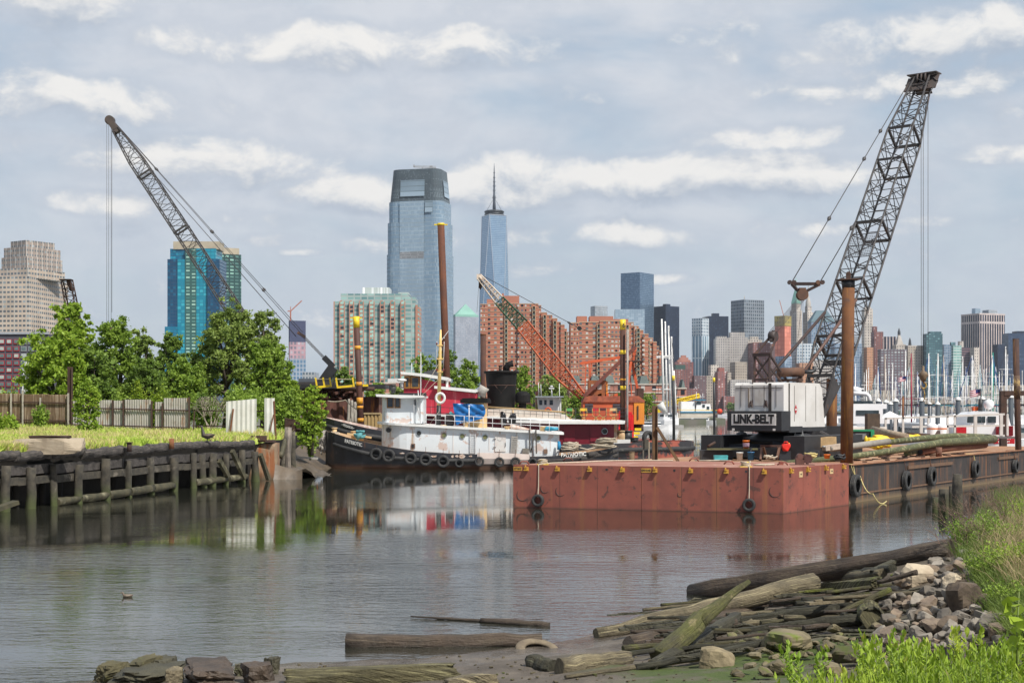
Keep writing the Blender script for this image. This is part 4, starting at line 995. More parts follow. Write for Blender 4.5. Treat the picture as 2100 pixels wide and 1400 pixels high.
# ================= TIMBER BULKHEAD =================
timb=mat('old_timber',(.075,.066,.060),(.028,.025,.023),sc=3,rough=.95,bump=.8,bsc=14,streak=(.19,.165,.14),stk=(.5,.68),ssc=(1.2,1.2,9),grain=True)
timbm=mat('mossy_timber',(.072,.062,.045),(.028,.026,.021),sc=3,rough=.9,bump=.8,bsc=12,zr=(.1,1.15,(.055,.068,.02)),dirt=(.16,.14,.11),dthr=(.55,.7))
timbw=mat('wet_timber',(.078,.068,.036),(.034,.033,.018),sc=2.2,rough=.7,bump=.8,bsc=10,dirt=(.19,.175,.11),dthr=(.54,.66))
def bk_at(px):
 lo,hi=30.,88.
 for _ in range(40):
  m_=(lo+hi)/2
  if 1050+bk_x(m_)/m_*F<px:lo=m_
  else:hi=m_
 return lo
def log(b,a,c,r0,r1,seed,n=9,seg=7,wob=.12,mi=0):
 """rough round timber between two points, bark and rot make it uneven"""
 rn=random.Random(seed);a=Vector(a);c=Vector(c);pts=[];rs=[]
 for i in range(seg+1):
  t=i/seg;pts.append(a.lerp(c,t)+Vector((rn.gauss(0,1),rn.gauss(0,1),rn.gauss(0,.6)))*r0*wob);rs.append((r0+(r1-r0)*t)*rn.uniform(.9,1.08))
 n=n+4;o0=len(b.v);b.tube(pts,rs,n,mi,True,True,uv=True)
 for k in range(o0,len(b.v)):
  j=(k-o0)%n;i=(k-o0)//n;q=pts[min(i,seg)];f=1+.10*math.sin(j*1.7+seed+i*.3)+.06*math.sin(j*3.1+i*.9)+rn.uniform(-.03,.03)
  v=Vector(b.v[k]);b.v[k]=tuple(q+(v-q)*f)
 return b
bk=E('timber_bulkhead','rotting dark timber bulkhead holding the grassy left bank','bulkhead',(-19,70,0))
for i,px in enumerate((-60,0,55,103,150,208,256,303,347,388,409,426,455,489,518)):
 Y=bk_at(px);x=X(px,Y)+.28;r_=.19+.05*((i*7)%3)/2
 zt=(1.72,1.9,1.75,1.8)[i%4];le=((i*5)%7-3)*.035
 log(MB(),(x-le*.5,Y-.35,-1.6),(x+le,Y-.3,zt),r_*1.05,r_*.82,100+i,9,6,.05).build('pile',timbm,bk)
pl=[-60,28,100,165,246,300,370,440,512]
for i in range(len(pl)-1):
 A,B=bk_at(pl[i]),bk_at(pl[i+1]+4);rn=random.Random(i)
 za,zb=2.22+rn.uniform(-.05,.08),2.24+rn.uniform(-.05,.08)
 log(MB(),(bk_x(A)+.1,A-.2,za),(bk_x(B)+.1,B-.2,zb),.22,.21,150+i,8,12,.14).build('cap_log',timb,bk)
 MB().beam((bk_x(A)+.05,A,1.62+rn.uniform(-.05,.05)),(bk_x(B)+.05,B,1.66),.16,.42).build('face_plank',timb,bk)
 MB().beam((bk_x(A)+.12,A-.05,1.18+rn.uniform(-.04,.04)),(bk_x(B)+.12,B-.05,1.2),.22,.32).build('wale',timbm,bk)
for i,(a,c)in enumerate(((107,152),(153,210),(211,254),(256,303),(304,346),(390,456),(457,495))):
 A,B=bk_at(a),bk_at(c);log(MB(),(bk_x(A)+.35,A-.45,.16+.03*i),(bk_x(B)+.35,B-.45,.2+.03*i),.19,.17,170+i,8,6,.06).build('low_wale',timbw,bk)
for i,px in enumerate((30,85,120,165,235,280,325,365,440,470,505)):
 Y=bk_at(px)+1.0;log(MB(),(bk_x(Y)-.55,Y,-1.6),(bk_x(Y)-.55,Y,1.5),.16,.13,190+i,7,4,.05).build('rear_pile',fill,bk)
for i,(a,za,c,zc)in enumerate(((462,1.9,486,.3),(436,1.4,452,.5),(520,1.6,535,.1))):
 A,B=bk_at(a),bk_at(c);MB().beam((bk_x(A)+.5,A-.6,za),(bk_x(B)+.55,B-.6,zc),.2,.26).build('brace',timbw,bk)
o=MB().beam((-21.3,53.6,-.2),(-19.6,56.2,.55),.4,.16).build('fallen_plank',timbw);tag(o,'slanting broken plank standing in the water at the left edge','plank')
conc=mat('old_concrete',(.36,.30,.22),(.24,.19,.13),sc=1.2,rough=.95,bump=.8,bsc=6,dirt=(.17,.13,.09),dthr=(.55,.7))
from mathutils import noise as mnoise
def rock(b,c,d,seed,n=0,rz=0.,mi=0,rough=.18,fl=False,N=6):
 """broken stone: a ball cut by random planes, corners chipped, surface uneven"""
 rn=random.Random(seed);V={};fs=[];pl=[]
 for k in range(12 if not fl else 5):pl.append((Vector((rn.gauss(0,1),rn.gauss(0,1),rn.gauss(0,1))).normalized(),rn.uniform(.70,1.0)*(1 if not fl else 1.2)))
 for ax in range(3):
  for s_ in(-1,1):v=Vector((0,0,0));v[ax]=s_;v+=Vector((rn.gauss(0,.12),rn.gauss(0,.12),rn.gauss(0,.12)))*(1 if not fl else .25);pl.append((v.normalized(),.9 if not fl else 1.))
 def vid(i,j,k):
  if(i,j,k)not in V:
   q=Vector((math.tan((i/N-.5)*PI/2),math.tan((j/N-.5)*PI/2),math.tan((k/N-.5)*PI/2))).normalized()
   r_=min([h/q.dot(m)for m,h in pl if q.dot(m)>.05]+[1.35 if not fl else 1.7])
   p=q*r_;p*=1+rough*(.35*mnoise.noise(p*2.3+Vector((seed,0,0)))+.22*mnoise.noise(p*6+Vector((0,seed,0))))
   V[(i,j,k)]=(len(V),p)
  return V[(i,j,k)][0]
 for ax in range(3):
  for s_ in(0,N):
   for u in range(N):
    for v in range(N):
     f=[]
     for uu,vv in((u,v),(u+1,v),(u+1,v+1),(u,v+1)):t=[0,0,0];t[ax]=s_;t[(ax+1)%3]=uu;t[(ax+2)%3]=vv;f.append(vid(*t))
     fs.append(tuple(f)if s_ else tuple(f[::-1]))
 M_=Matrix.Rotation(rz,3,'Z');vs=[None]*len(V)
 for i,p in V.values():vs[i]=M_@Vector((p.x*d[0]/2,p.y*d[1]/2,p.z*d[2]/2))+Vector(c)
 return b.add(vs,fs,mi)
o=rock(MB(),(X(98,62),62,2.62),(3.0,1.3,.7),5,rough=.06,fl=True,rz=.05).build('concrete_block',conc);tag(o,'long weathered concrete block in the meadow behind the bulkhead','concrete block')
o=rock(MB(),(X(103,62),62,3.02),(1.7,.8,.12),6,rough=.25,fl=True).build('rusty_plate',drust);tag(o,'rusty crumbling plate lying on the concrete block','plate')
b=MB();b.cyl((X(352,73),73,2.2),(X(352,73),73,Z(899,73)),.13);o=b.build('pipe_stub',rust);tag(o,'short rusty pipe stub in the grass behind the bulkhead','pipe')
b=MB();b.cyl((X(265,68),68,2.2),(X(265,68),68,Z(908,68)),.12);b.cyl((X(265,68),68,Z(908,68)),(X(265,68),68,Z(906,68)),.17);o=b.build('bollard',drust);tag(o,'small dark rusty bollard on the bulkhead top','bollard')
r_=E('mooring_block','rust stained concrete mooring block at the end of the bulkhead','mooring block',(X(540,86),86,0))
b=MB();rock(b,(X(541,86),86.2,.75),(1.6,1.7,2.9),9,rough=.05,fl=True);b.build('concrete_base',mat('rusty_concrete',(.26,.19,.12),(.17,.11,.07),sc=1.2,rough=.95,bump=.6,streak=(.22,.08,.03),stk=(.45,.6),ssc=(3,3,.3),zr=(-.1,.8,(.05,.05,.03))),r_)
b=MB();b.box((X(537,86),86,2.32),(1.5,1.2,.12));b.box((X(533,86),85.6,2.5),(.9,.5,.3));b.build('steel_cap',drust,r_)
def post(label,px,Y,top,r,m_,seed,lean=0.,z0=-1.6,nm='wooden_pile',cat='pile',group=None):
 b=MB();x=X(px,Y);log(b,(x,Y,z0),(x+lean,Y,Z(top,Y)),r*1.1,r*.9,seed,10,6,.05);o=b.build(nm,m_);tag(o,label,cat,group);return o
post('pale split wooden pile right of the mooring block',590,88,876,.22,mat('pale_pile',(.26,.22,.18),(.14,.12,.10),sc=3,rough=.95,bump=.8,streak=(.09,.08,.07),stk=(.5,.6),ssc=(6,6,.4),zr=(-.1,.9,(.06,.062,.03))),201)
post('shorter wooden pile tied to the pale split pile',600,89,884,.18,timbm,202)
post('short broken pile leaning beside the mooring block',573,88,902,.2,timbm,203,.4)
for i,(a,c,s_)in enumerate((((566,88,.5),(585,87,-.1),.24),((548,86.5,.1),(570,86,.42),.22),((575,87,1.3),(586,88,2.4),.16))):
 o=log(MB(),(X(a[0],a[1]),a[1],a[2]),(X(c[0],c[1]),c[1],c[2]),s_,s_*.8,210+i).build('broken_timber',timbw)
 tag(o,['mossy timber slumped into the water right of the mooring block','mossy timber lying at the foot of the mooring block','leaning timber against the pale split pile'][i],'timber')
o=MB().beam((X(606,98),98,.95),(X(652,98),98,.85),.3,.12).build('gangplank',mat('grey_board',(.38,.36,.33),sc=3,rough=.9));tag(o,'grey gangplank reaching from the shore to the tug bow','gangplank')
rng=np.random.default_rng(5)
def blades(name,pts,h,m_,seed,w=.03,lean=.35):
 r2=np.random.default_rng(seed);n=len(pts);H_=h*r2.uniform(.5,1.3,n)
 a=r2.uniform(0,2*PI,n);ux=np.stack([np.cos(a),np.sin(a),0*a],1)*w
 L=r2.normal(size=(n,2))*lean*H_[:,None]
 V=np.empty((n,5,3));V[:,0]=pts-ux;V[:,1]=pts+ux
 tip=pts+np.concatenate([L,H_[:,None]],1);mid=pts+np.concatenate([L*.35,H_[:,None]*.6],1)
 V[:,2]=mid+ux*.75;V[:,3]=tip;V[:,4]=mid-ux*.75
 me=bpy.data.meshes.new(name);me.vertices.add(n*5);me.vertices.foreach_set('co',V.reshape(-1,3).ravel())
 k_=np.arange(n,dtype=np.int32)[:,None]*5;me.loops.add(n*7);me.loops.foreach_set('vertex_index',(k_+np.array([0,1,2,4,4,2,3],dtype=np.int32)).ravel());me.polygons.add(n*2);me.polygons.foreach_set('loop_start',(np.arange(n,dtype=np.int32)[:,None]*7+np.array([0,4],dtype=np.int32)).ravel())
 me.materials.append(m_);me.update(calc_edges=True);o=bpy.data.objects.new(name,me);COL.objects.link(o);tag(o,kind='stuff');return o
gm1=leaf_mat('grass_green',(.40,.54,.08),(.54,.64,.12),(.66,.60,.26));gm2=leaf_mat('grass_straw',(.60,.52,.22),(.68,.58,.28))
def scatter(n,y0,y1,f=None):
 out=[]
 y0=max(y0,58.5)
 while len(out)<n:
  y=rng.uniform(y0,y1);lo=-1100/F*y;hi=bk_x(y)-.3 if y<86 else-15.5
  x=rng.uniform(lo,hi)
  if f and not f(x,y):continue
  out.append((x,y,lz(x,y)))
 return np.array(out)
nz=lambda x,y:math.sin(x*.9+1.3*math.sin(y*.35))+math.sin(y*.8+x*.3)
o=blades('meadow_grass',scatter(42000,55,104,lambda x,y:nz(x,y)>-1.5),.46,gm1,1,.055)
o2=blades('straw_grass',scatter(15000,52,100,lambda x,y:nz(x,y)<.2),.55,gm2,2,.035)
# ================= PAINTS AND RUSTS =================
barge_red=mat('barge_oxide',(.26,.074,.050),(.18,.055,.040),sc=.9,rough=.72,bump=.25,bsc=2.5,streak=(.27,.10,.045),stk=(.55,.72),ssc=(2.2,2.2,.16),dirt=(.10,.042,.033),dthr=(.56,.66),dsc=2.6,zr=(-.05,.14,(.045,.030,.022)))
deck_red=mat('barge_deck',(.33,.16,.115),(.25,.10,.07),sc=.7,rough=.85,dirt=(.42,.30,.24),dthr=(.55,.7),dsc=.9)
hull_black=mat('rusted_black',(.050,.041,.037),(.030,.026,.026),sc=1.1,rough=.6,bump=.2,streak=(.20,.085,.035),stk=(.52,.68),ssc=(3.2,3.2,.25),zr=(.0,.42,(.17,.12,.065)),dirt=(.10,.06,.045),dthr=(.58,.72))
deck_rust=mat('rusty_deck',(.36,.20,.11),(.26,.12,.06),sc=.8,rough=.9,dirt=(.42,.33,.24),dthr=(.52,.68),dsc=.7,bump=.3)
yellow=mat('fitting_yellow',(.62,.36,.04),(.40,.20,.04),sc=6,rough=.6)
yellow_b=mat('bright_yellow',(.80,.58,.02),(.70,.48,.02),sc=2,rough=.5)
rubber=mat('tyre_rubber',(.035,.035,.036),(.022,.022,.022),sc=5,rough=.75,bump=.5,bsc=30,dirt=(.085,.08,.07),dthr=(.55,.7),dsc=4)
rope_m=mat('pale_rope',(.52,.45,.35),(.40,.34,.26),sc=8,rough=.9)
rope_y=mat('yellow_rope',(.60,.50,.22),sc=8,rough=.9)
black_st=mat('black_steel',(.028,.029,.032),(.018,.018,.02),sc=2,rough=.5,dirt=(.07,.05,.04),dthr=(.62,.75))
pile_rust=mat('pile_rust',(.105,.042,.018),(.17,.068,.022),sc=1.4,rough=.85,bump=.3,streak=(.30,.14,.026),stk=(.54,.70),ssc=(5,5,.35),dirt=(.085,.045,.032),dthr=(.54,.68),dsc=2.2)
pile_dark=mat('pile_dark',(.085,.035,.022),(.055,.026,.020),sc=1.2,rough=.85,bump=.2,streak=(.19,.08,.03),stk=(.56,.7),ssc=(5,5,.3))
def tyre(label,c,nrm,r=.45,w=.22,group=None,rp=None,m_=None,tilt=0.,nm='tyre'):
 """tyre fender: grooved tread, bulging walls, hollow; c centre, nrm axis"""
 R_=r;ri=r*.54
 prof=[(ri,-w*.32),(ri*1.1,-w*.48),(R_*.86,-w*.52),(R_*.97,-w*.40),(R_,-w*.30),(R_,-w*.12),(R_*.975,-w*.10),(R_*.975,-w*.04),(R_,-w*.02),(R_,w*.14),(R_*.975,w*.16),(R_*.975,w*.22),(R_,w*.24),(R_*.97,w*.40),(R_*.86,w*.52),(ri*1.1,w*.48),(ri,w*.32),(ri*1.08,w*.25),(R_*.84,w*.36),(R_*.88,0),(R_*.84,-w*.36),(ri*1.08,-w*.25),(ri,-w*.32)]
 b=MB();b.lathe(prof,n=28)
 q=Vector((0,0,1)).rotation_difference(Vector(nrm).normalized()).to_matrix();c=Vector(c)
 b.v=[tuple(q@Vector(v)+c)for v in b.v]
 if rp is None:
  o=b.build(nm,m_ or rubber);tag(o,label,'tyre',group);return o
 root=E(nm,label,'tyre',c-Vector((0,0,r)),group=group)
 b.build('tread',m_ or rubber,root)
 rope(rp[0],rp[1],rp[2]if len(rp)>2 else rope_m,'rope',root)
 return root
# ================= OXIDE RED BARGE (front) =================
BA,BB,BC,BDk=Vector((.05,61.3,0)),Vector((11.0,57.65,0)),Vector((14.9,62.95,0)),Vector((3.95,66.6,0));BZ=1.84
br=E('barge','flat oxide red sectional barge in the right foreground','barge',(7.5,62,0))
up=Vector((0,0,1))
dFr=(BB-BA).normalized();nFr=Vector((dFr.y,-dFr.x,0));dRt=(BC-BB).normalized();nRt=Vector((dRt.y,-dRt.x,0))
def onF(px,z,off=0.):
 u=(px-1050)/F;t=(u*BA.y-BA.x)/(dFr.x-u*dFr.y);p=BA+dFr*t+nFr*off;return Vector((p.x,p.y,z))
def onR(px,z,off=0.):
 u=(px-1050)/F;t=(u*BB.y-BB.x)/(dRt.x-u*dRt.y);p=BB+dRt*t+nRt*off;return Vector((p.x,p.y,z))
s1=onF(1315,0);s2=onR(1647,0);bkd=(BDk-BA)
gap=dFr*.012;gp2=dRt*.012
s1b=s1+bkd;s2b=s2+(BA-BB)
m1=s1+(s2-BB)
def P2(*a):return[(p.x,p.y)for p in a]
for poly in(P2(BA,s1-gap,s1b-gap,BDk),P2(s1+gap,BB,s2-gp2,m1+gap-gp2),P2(m1+gap+gp2,s2+gp2,BC,s1b+gap)):
 MB().prism(poly,-1.0,BZ,0,1).build('hull_section',[barge_red,deck_red],br)
MB().prism(P2(BA+nFr*-.05+dFr*.05,BB-nFr*.05-nRt*.05,BC-nRt*.05-dRt*.05,BDk-dRt*.05),-1,BZ-.03).build('core',black_st,br)
for px in(1148,1225,1398,1470,1545):MB().box(onF(px,BZ/2,.001),(.02,.006,BZ),math.atan2(dFr.y,dFr.x)).build('weld_seam',mat('weld_dark',(.13,.05,.035),sc=6),br)
for px,z,r_ in((1150,.75,.22),(1072,.55,.26),(1118,.85,.2),(1395,.7,.1),(1590,.9,.24)):
 c=onF(px,z,.004);MB().tube([c+dFr*r_*math.cos(a)+up*r_*math.sin(a)for a in np.linspace(2.4,5.6,12)],[.004,.012,.016,.018,.02,.02,.018,.016,.014,.012,.008,.004],4).build('tyre_scuff',mat('scuff',(.06,.035,.03)),br)
def cleat(p,n,d):
 b=MB();rz=math.atan2(d.y,d.x)
 b.box(p+n*.05,(.17,.10,.17),rz);b.box(p+n*.12+Vector((0,0,.06)),(.09,.08,.05),rz);b.box(p+n*.11-Vector((0,0,.05)),(.20,.06,.035),rz)
 b.cyl(p+n*.05+up*.08-d*.04,p+n*.05+up*.15-d*.04,.03,n=8)
 return b.build('lock_fitting',yellow,br)
for px in(1080,1144,1210,1277,1344,1417,1490,1568):cleat(onF(px,BZ-.17),nFr,dFr)
for px in(1620,1655,1692,1728):cleat(onR(px,BZ-.15),nRt,dRt)
for px in(1113,1244,1383,1530):MB().cyl(onF(px,BZ-.16,-.02),onF(px,BZ-.16,.006),.05,n=12).build('socket_hole',black_st,br)
def plate(p,n,d,w,h,s,m_=yellow,sz=.12):
 o=MB().box(p+n*.008,(w,.016,h),math.atan2(d.y,d.x)).build('number_plate',m_,br)
 text(s,sz,black_st,o,p+n*.02,d,up,bold=.01)
plate(onF(1062,BZ-.17),nFr,dFr,.38,.16,'E7404');plate(onF(1325,BZ-.17),nFr,dFr,.42,.17,'EM404E')
plate(onR(1642,BZ-.31),nRt,dRt,.34,.24,'7 42',mat('plate_cream',(.60,.42,.22),sc=5,rough=.7),.09);plate(onR(1705,BZ-.29),nRt,dRt,.34,.22,'7 40',mat('plate_cream',(.6,.42,.22)),.09)
def chock(p,s=1.):
 b=MB();b.tube([p+Vector((-.22*s,0,0)),p+Vector((-.1*s,0,.12)),p+Vector((.12*s,0,.12)),p+Vector((.22*s,0,0))],.035,6);return b
for i,(px,Y)in enumerate(((1495,61.6),(1075,61.4),(1165,65.6),(1423,65.2),(1605,60.6))):
 chock(Vector((X(px,Y),Y,BZ+.01))).build('deck_ring',barge_red,br)
def bitt(label,px,Y,r=.13,rp=True):
 root=E('mooring_bitt',label,'mooring bitt',(X(px,Y),Y,BZ));c=Vector((X(px,Y),Y,BZ))
 b=MB();b.cyl(c,c+up*.16,r,n=14);b.cyl(c+up*.16,c+up*.2,r*1.35,n=14);b.box(c+up*.01,(.5,.4,.03));b.build('post',yellow_b,root)
 b=MB();rn=random.Random(px)
 for k in range(7):
  a0=rn.uniform(0,6);pts=[c+Vector(((r+.05+.03*rn.random())*math.cos(a0+j*.7),(r+.05)*math.sin(a0+j*.7),.03+.03*k+.02*math.sin(j*1.4+k)))for j in range(9)]
  b.tube(pts,.022,5)
 b.build('rope_turns',rope_m,root);return root
bitt('rope-wrapped yellow bitt above the left tyre on the red barge',1113,61.3)
bitt('rope-wrapped yellow bitt above the right tyre on the red barge',1529,58.9)
for px,pt,lab in((1105,1113,'tyre on a long rope against the left part of the red barge'),(1537,1531,'tyre on a long rope against the middle of the red barge')):
 c=onF(px,.33,.14);t=onF(px,BZ-.0,.03)
 tyre(lab,c,nFr,.27,.19,rp=([onF(pt,BZ+.05,-.35),t+up*.02,onF(px,.95,.05),c+up*.16],.022))
def chain_winch():
 c=Vector((X(1640,61),61,BZ));root=E('winch','red-brown post winch standing on the red barge deck below the crane','winch',c)
 b=MB();b.box(c+Vector((0,0,.16)),(.34,.3,.32));b.cyl(c+Vector((.0,-.16,.36)),c+Vector((0,.16,.36)),.13,n=14);b.box(c+Vector((.1,0,.01)),(1.0,.5,.03));b.build('housing',mat('winch_brown',(.14,.06,.045),sc=4),root)
 b=MB();b.cyl(c+Vector((.32,-.14,.26)),c+Vector((.32,.14,.26)),.19,n=16)
 for a in range(8):b.box(c+Vector((.32+.18*math.cos(a*.785),0,.26+.18*math.sin(a*.785))),(.07,.3,.07),ry=-a*.785)
 b.build('drum',mat('winch_dark',(.09,.035,.03),sc=4),root)
 b=MB();b.box(c+Vector((-.78,0,.08)),(.16,.06,.16));b.build('padeye',barge_red,root)
chain_winch()
o=rope([Vector((X(p,y),y,BZ+.03))for p,y in((1113,61.6),(1135,62.5),(1190,63.2),(1250,65.2),(1300,65.6),(1380,65.4))],.03,rope_m,'mooring_rope');tag(o,'pale mooring rope laid along the left of the red barge deck','rope')
o=rope([Vector((X(p,y),y,BZ+.03))for p,y in((1545,60.5),(1575,60.2),(1588,60.8),(1560,60.9),(1548,60.3),(1570,60.0))],.03,rope_m,'rope_tail');tag(o,'loose coil of white rope on the red deck near the winch','rope')
o=rope([Vector((X(p,y),y,BZ+.03))for p,y in((1425,65.8),(1450,65.3),(1475,65.6),(1500,65.0))],.03,rope_m,'rope_tail');tag(o,'white rope trailing at the back edge of the red deck','rope')
# ================= LONG BLACK BARGE =================
K1=Vector((15.12,63.82,0));kd=Vector((.568,.823,0)).normalized();kn=Vector((-kd.y,kd.x,0));KZ=1.72;KL=38.;KW=11.4
kb=E('barge','long rusty black barge carrying the white crane and the pipes','barge',(15,78,0))
def K(a,w,z=KZ):p=K1+kd*a+kn*w;return Vector((p.x,p.y,z))
def onK(px,z,off=0.):
 u=(px-1050)/F;t=(u*K1.y-K1.x)/(kd.x-u*kd.y);p=K1+kd*t-kn*off;return Vector((p.x,p.y,z))
MB().prism(P2(K(0,0),K(KL,0),K(KL,KW),K(0,KW)),-1.4,KZ,0,1).build('hull',[hull_black,deck_rust],kb)
nK=-kn;rzK=math.atan2(kd.y,kd.x)
def rub(pa,pb,z,h=.12):A,B=onK(pa,z,.04),onK(pb,z,.04);MB().beam(A,B,.08,h).build('rubbing_strake',mat('strake_rust',(.11,.065,.045),(.16,.09,.05),sc=3,rough=.8),kb)
rub(1860,1951,KZ-.36,.16);rub(2046,2085,KZ-.35,.16)
A,B=onK(1760,.40,.03),K(KL,0,.40)-kn*.03;MB().beam(A,B,.06,.07).build('rubbing_strake',mat('strake_rust',(.11,.065,.045)),kb)
MB().beam(K(0,-.02,KZ+.012),K(KL,-.02,KZ+.012),.16,.05).build('gunwale',mat('gunwale_rust',(.30,.14,.07),(.2,.09,.05),sc=2,rough=.9),kb)
for i,px in enumerate((1748,1853,1905,1995,2077)):
 c=onK(px,(.78,.72,.80,.92,.80)[i],.16);t=onK(px,KZ,.03)
 tyre('tyre hanging on the black barge '+['beside the corner of the red barge','left of the steel strip, second from the corner','under the steel strip, left of the wooden stumps','on a yellow rope, right of the wooden stumps','beside the rusty pile at the right edge'][i],c,nK,(.52,.50,.50,.48,.40)[i],.26,rp=([onK(px-4,KZ+.03,-.3),t+up*.03,c+up*.30],.02,(rope_y,pile_dark,pile_dark,rope_y,pile_dark)[i]))
for i,(px,Y,top,r)in enumerate(((1919,58.5,1020,.15),(1934,57.8,1003,.22),(1953,59.5,996,.15),(1964,57.0,972,.21))):
 post(['low leftmost stump of the sawn-off wooden piles by the black barge','thick split stump of the sawn-off wooden piles by the black barge','dark slim stump between the split stump and the tall one','tallest of the sawn-off wooden piles by the black barge'][i],px,Y,top,r,timbm,230+i,0,-1.2)
def tubepile(name,label,px,Y,top,wpx,z0,m_,bands=(),pxt=None,cat='pile',cap=None,Yt=None):
 r=wpx*Y/F/2;x=X(px,Y);xt=X(pxt if pxt is not None else px,Y);zt=Z(top,Y)
 root=E(name,label,cat,(x,Y,z0))
 b=MB();b.tube([(x,Y,z0),(x+(xt-x)*.5,Y,(z0+zt)/2),(xt,Y,zt)],r,20);b.build('shaft',m_,root)
 for(ya,yb,mm)in bands:
  za,zb=Z(ya,Y),Z(yb,Y);f=lambda z:x+(xt-x)*(z-z0)/(zt-z0)
  b=MB();b.tube([(f(zb),Y,zb),(f(za),Y,za)],r*1.012+.004,20);b.build('painted_band',mm,root)
 if cap:cap(root,xt,Y,zt,r)
 return root
def cap1(root,x,Y,z,r):
 b=MB();b.box((x,Y,z+.01),(r*3.2,r*2.6,.05));b.box((x,Y,z+.15),(.22,.06,.26));b.cyl((x,Y-.03,z+.28),(x,Y+.03,z+.28),.11,n=12);b.build('lifting_eye',drust,root)
tubepile('spud','tall rusty tube spud in front of the lattice boom of the white crane',1736,65.3,574,25.5,1.7,pile_rust,((574,590,black_st),),1740,'spud',cap1)
tubepile('spud','short rusty tube spud standing behind the right end of the white crane',1705,79,777,22,1.0,pile_rust,(),1706,'spud')
def blob(root,x,Y,z,r):
 b=MB();b.box((x,Y,z),(r*1.8,r*1.6,.03));b.build('cap_plate',drust,root)
tubepile('pile','rusty pile with peeling pale paint at the right edge of the picture',2091,88,695,12.5,-1.4,mat('pile_dirty',(.075,.036,.026),(.05,.028,.022),sc=1.5,rough=.85,bump=.3,streak=(.16,.075,.03),stk=(.55,.7),ssc=(4,4,.3),zr=(.2,2.2,(.20,.14,.06))),((770,818,mat('peeling_paint',(.42,.28,.10),(.07,.045,.035),sc=2.6,rough=.8,dirt=(.10,.06,.04),dthr=(.45,.55),dsc=2.)),),2083,'pile',blob)
r_=E('steel_portal','dark steel post and beam frame at the right edge behind the rusty pile','frame',(X(2057,100),100,.5));b=MB()
b.beam((X(2057,100),100,0),(X(2057,100),100,Z(801,100)),.42);b.build('post',drust,r_);MB().beam((X(2057,100),99.9,Z(806,100)),(X(2140,100),100.2,Z(806,100)),.3,.34).build('beam',drust,r_)
MB().beam((X(2061,100),99.9,Z(818,100)),(X(2070,100),99.9,Z(810,100)),.16).build('knee_brace',drust,r_)
hp=E('steel_pile','brown H-section pile with a slanting brace behind the red barge','pile',(X(1343,67.2),67.2,KZ));Y=67.2;x=X(1343,Y)
b=MB()
for dx in(-.11,.11):b.box((x+dx,Y,(Z(832,Y)+1.7)/2),(.03,.24,Z(832,Y)-1.7))
b.box((x,Y,(Z(832,Y)+1.7)/2),(.2,.03,Z(832,Y)-1.7));b.build('h_section',mat('pile_brown',(.15,.085,.04),(.10,.06,.035),sc=3,rough=.8,streak=(.22,.11,.04)),hp)
MB().beam((x+.08,Y-.15,Z(876,Y)),(X(1391,Y),Y,1.76),.1,.13).build('brace',mat('pile_brown',(.15,.085,.04)),hp)
b=MB();Y=68.;x=X(1296,Y);b.cyl((x,Y,1.3),(x,Y,Z(927,Y)),.13,n=16);b.cyl((x,Y,Z(927,Y)),(x,Y,Z(925.5,Y)),.145,n=16);o=b.build('bollard',mat('bollard_brown',(.20,.13,.07),sc=3,rough=.8));tag(o,'short brown bollard behind the left half of the red barge','bollard')
r_=E('twin_post_sign','small dark board on two pale posts left of the H-section pile','sign',(X(1325,68),68,1.4));Y=68
for px in(1319,1331):MB().beam((X(px,Y),Y,1.3),(X(px,Y),Y,Z(905,Y)),.06).build('post',mat('post_cream',(.45,.38,.28),sc=4),r_)
MB().box((X(1324.5,Y),Y-.05,Z(910,Y)),(.26,.06,.46)).build('board',mat('board_dark',(.10,.09,.07),sc=4),r_)
pole_g=mat('pole_green',(.06,.075,.034),(.11,.115,.05),sc=2.5,rough=.85,bump=.5,dirt=(.28,.26,.14),dthr=(.52,.66),dsc=3.5,streak=(.06,.055,.035),stk=(.55,.66),ssc=(3,3,9))
pole_gr=mat('pole_grey',(.30,.28,.24),(.22,.20,.17),sc=2,rough=.9,bump=.3)
def D(px,py,Y):return P(px,py,Y)
def pipe(name,label,pts,r,m_,n=12,cat='pipe',hollow=False,mats=None):
 b=MB();b.tube(pts,r,n)
 if hollow:
  d=(Vector(pts[0])-Vector(pts[1])).normalized();p0=Vector(pts[0])+d*.004
  root=E(name,label,cat,(pts[0][0],pts[0][1],pts[0][2]-r));b.build('tube',m_,root)
  MB().cyl(p0,p0+d*.004,r*.80,n=14).build('bore',black_st,root);return root
 o=b.build(name,m_);tag(o,label,cat);return o
Zp=lambda py,Y:Z(py,Y)
pipe('timber_pole','long green painted pole, nearest on the black barge deck',[D(1600,951,66.5),D(1746,936,68.5),D(1850,921,73),D(1930,907,78),D(2038,900,86)],[.14,.15,.17,.20,.25],pole_g,12,'pole')
pipe('timber_pole','long green pole lying behind the nearest green pole',[D(1815,907,76),D(1900,898,81),D(1960,894,86),D(2030,897,90)],[.15,.18,.2,.22],pole_g,12,'pole')
pipe('timber_pole','pale grey pole end showing right of the tall spud',[D(1700,920,70),D(1746,915,71.5),D(1822,905,76)],[.15,.16,.17],pole_gr,12,'pole')
pipe('steel_pipe','rusty hollow pipe lying along the edge of the black barge',[D(1887,926,76.0),D(1950,918,80),D(2020,912,86)],.19,mat('pipe_rust',(.19,.075,.045),(.13,.055,.035),sc=2,rough=.85,bump=.3),16,'pipe',True)
pipe('log_stub','short mossy log end beside the rusty pipe mouth',[D(1858,930,74),D(1885,924,77)],.13,pole_g,10,'log')
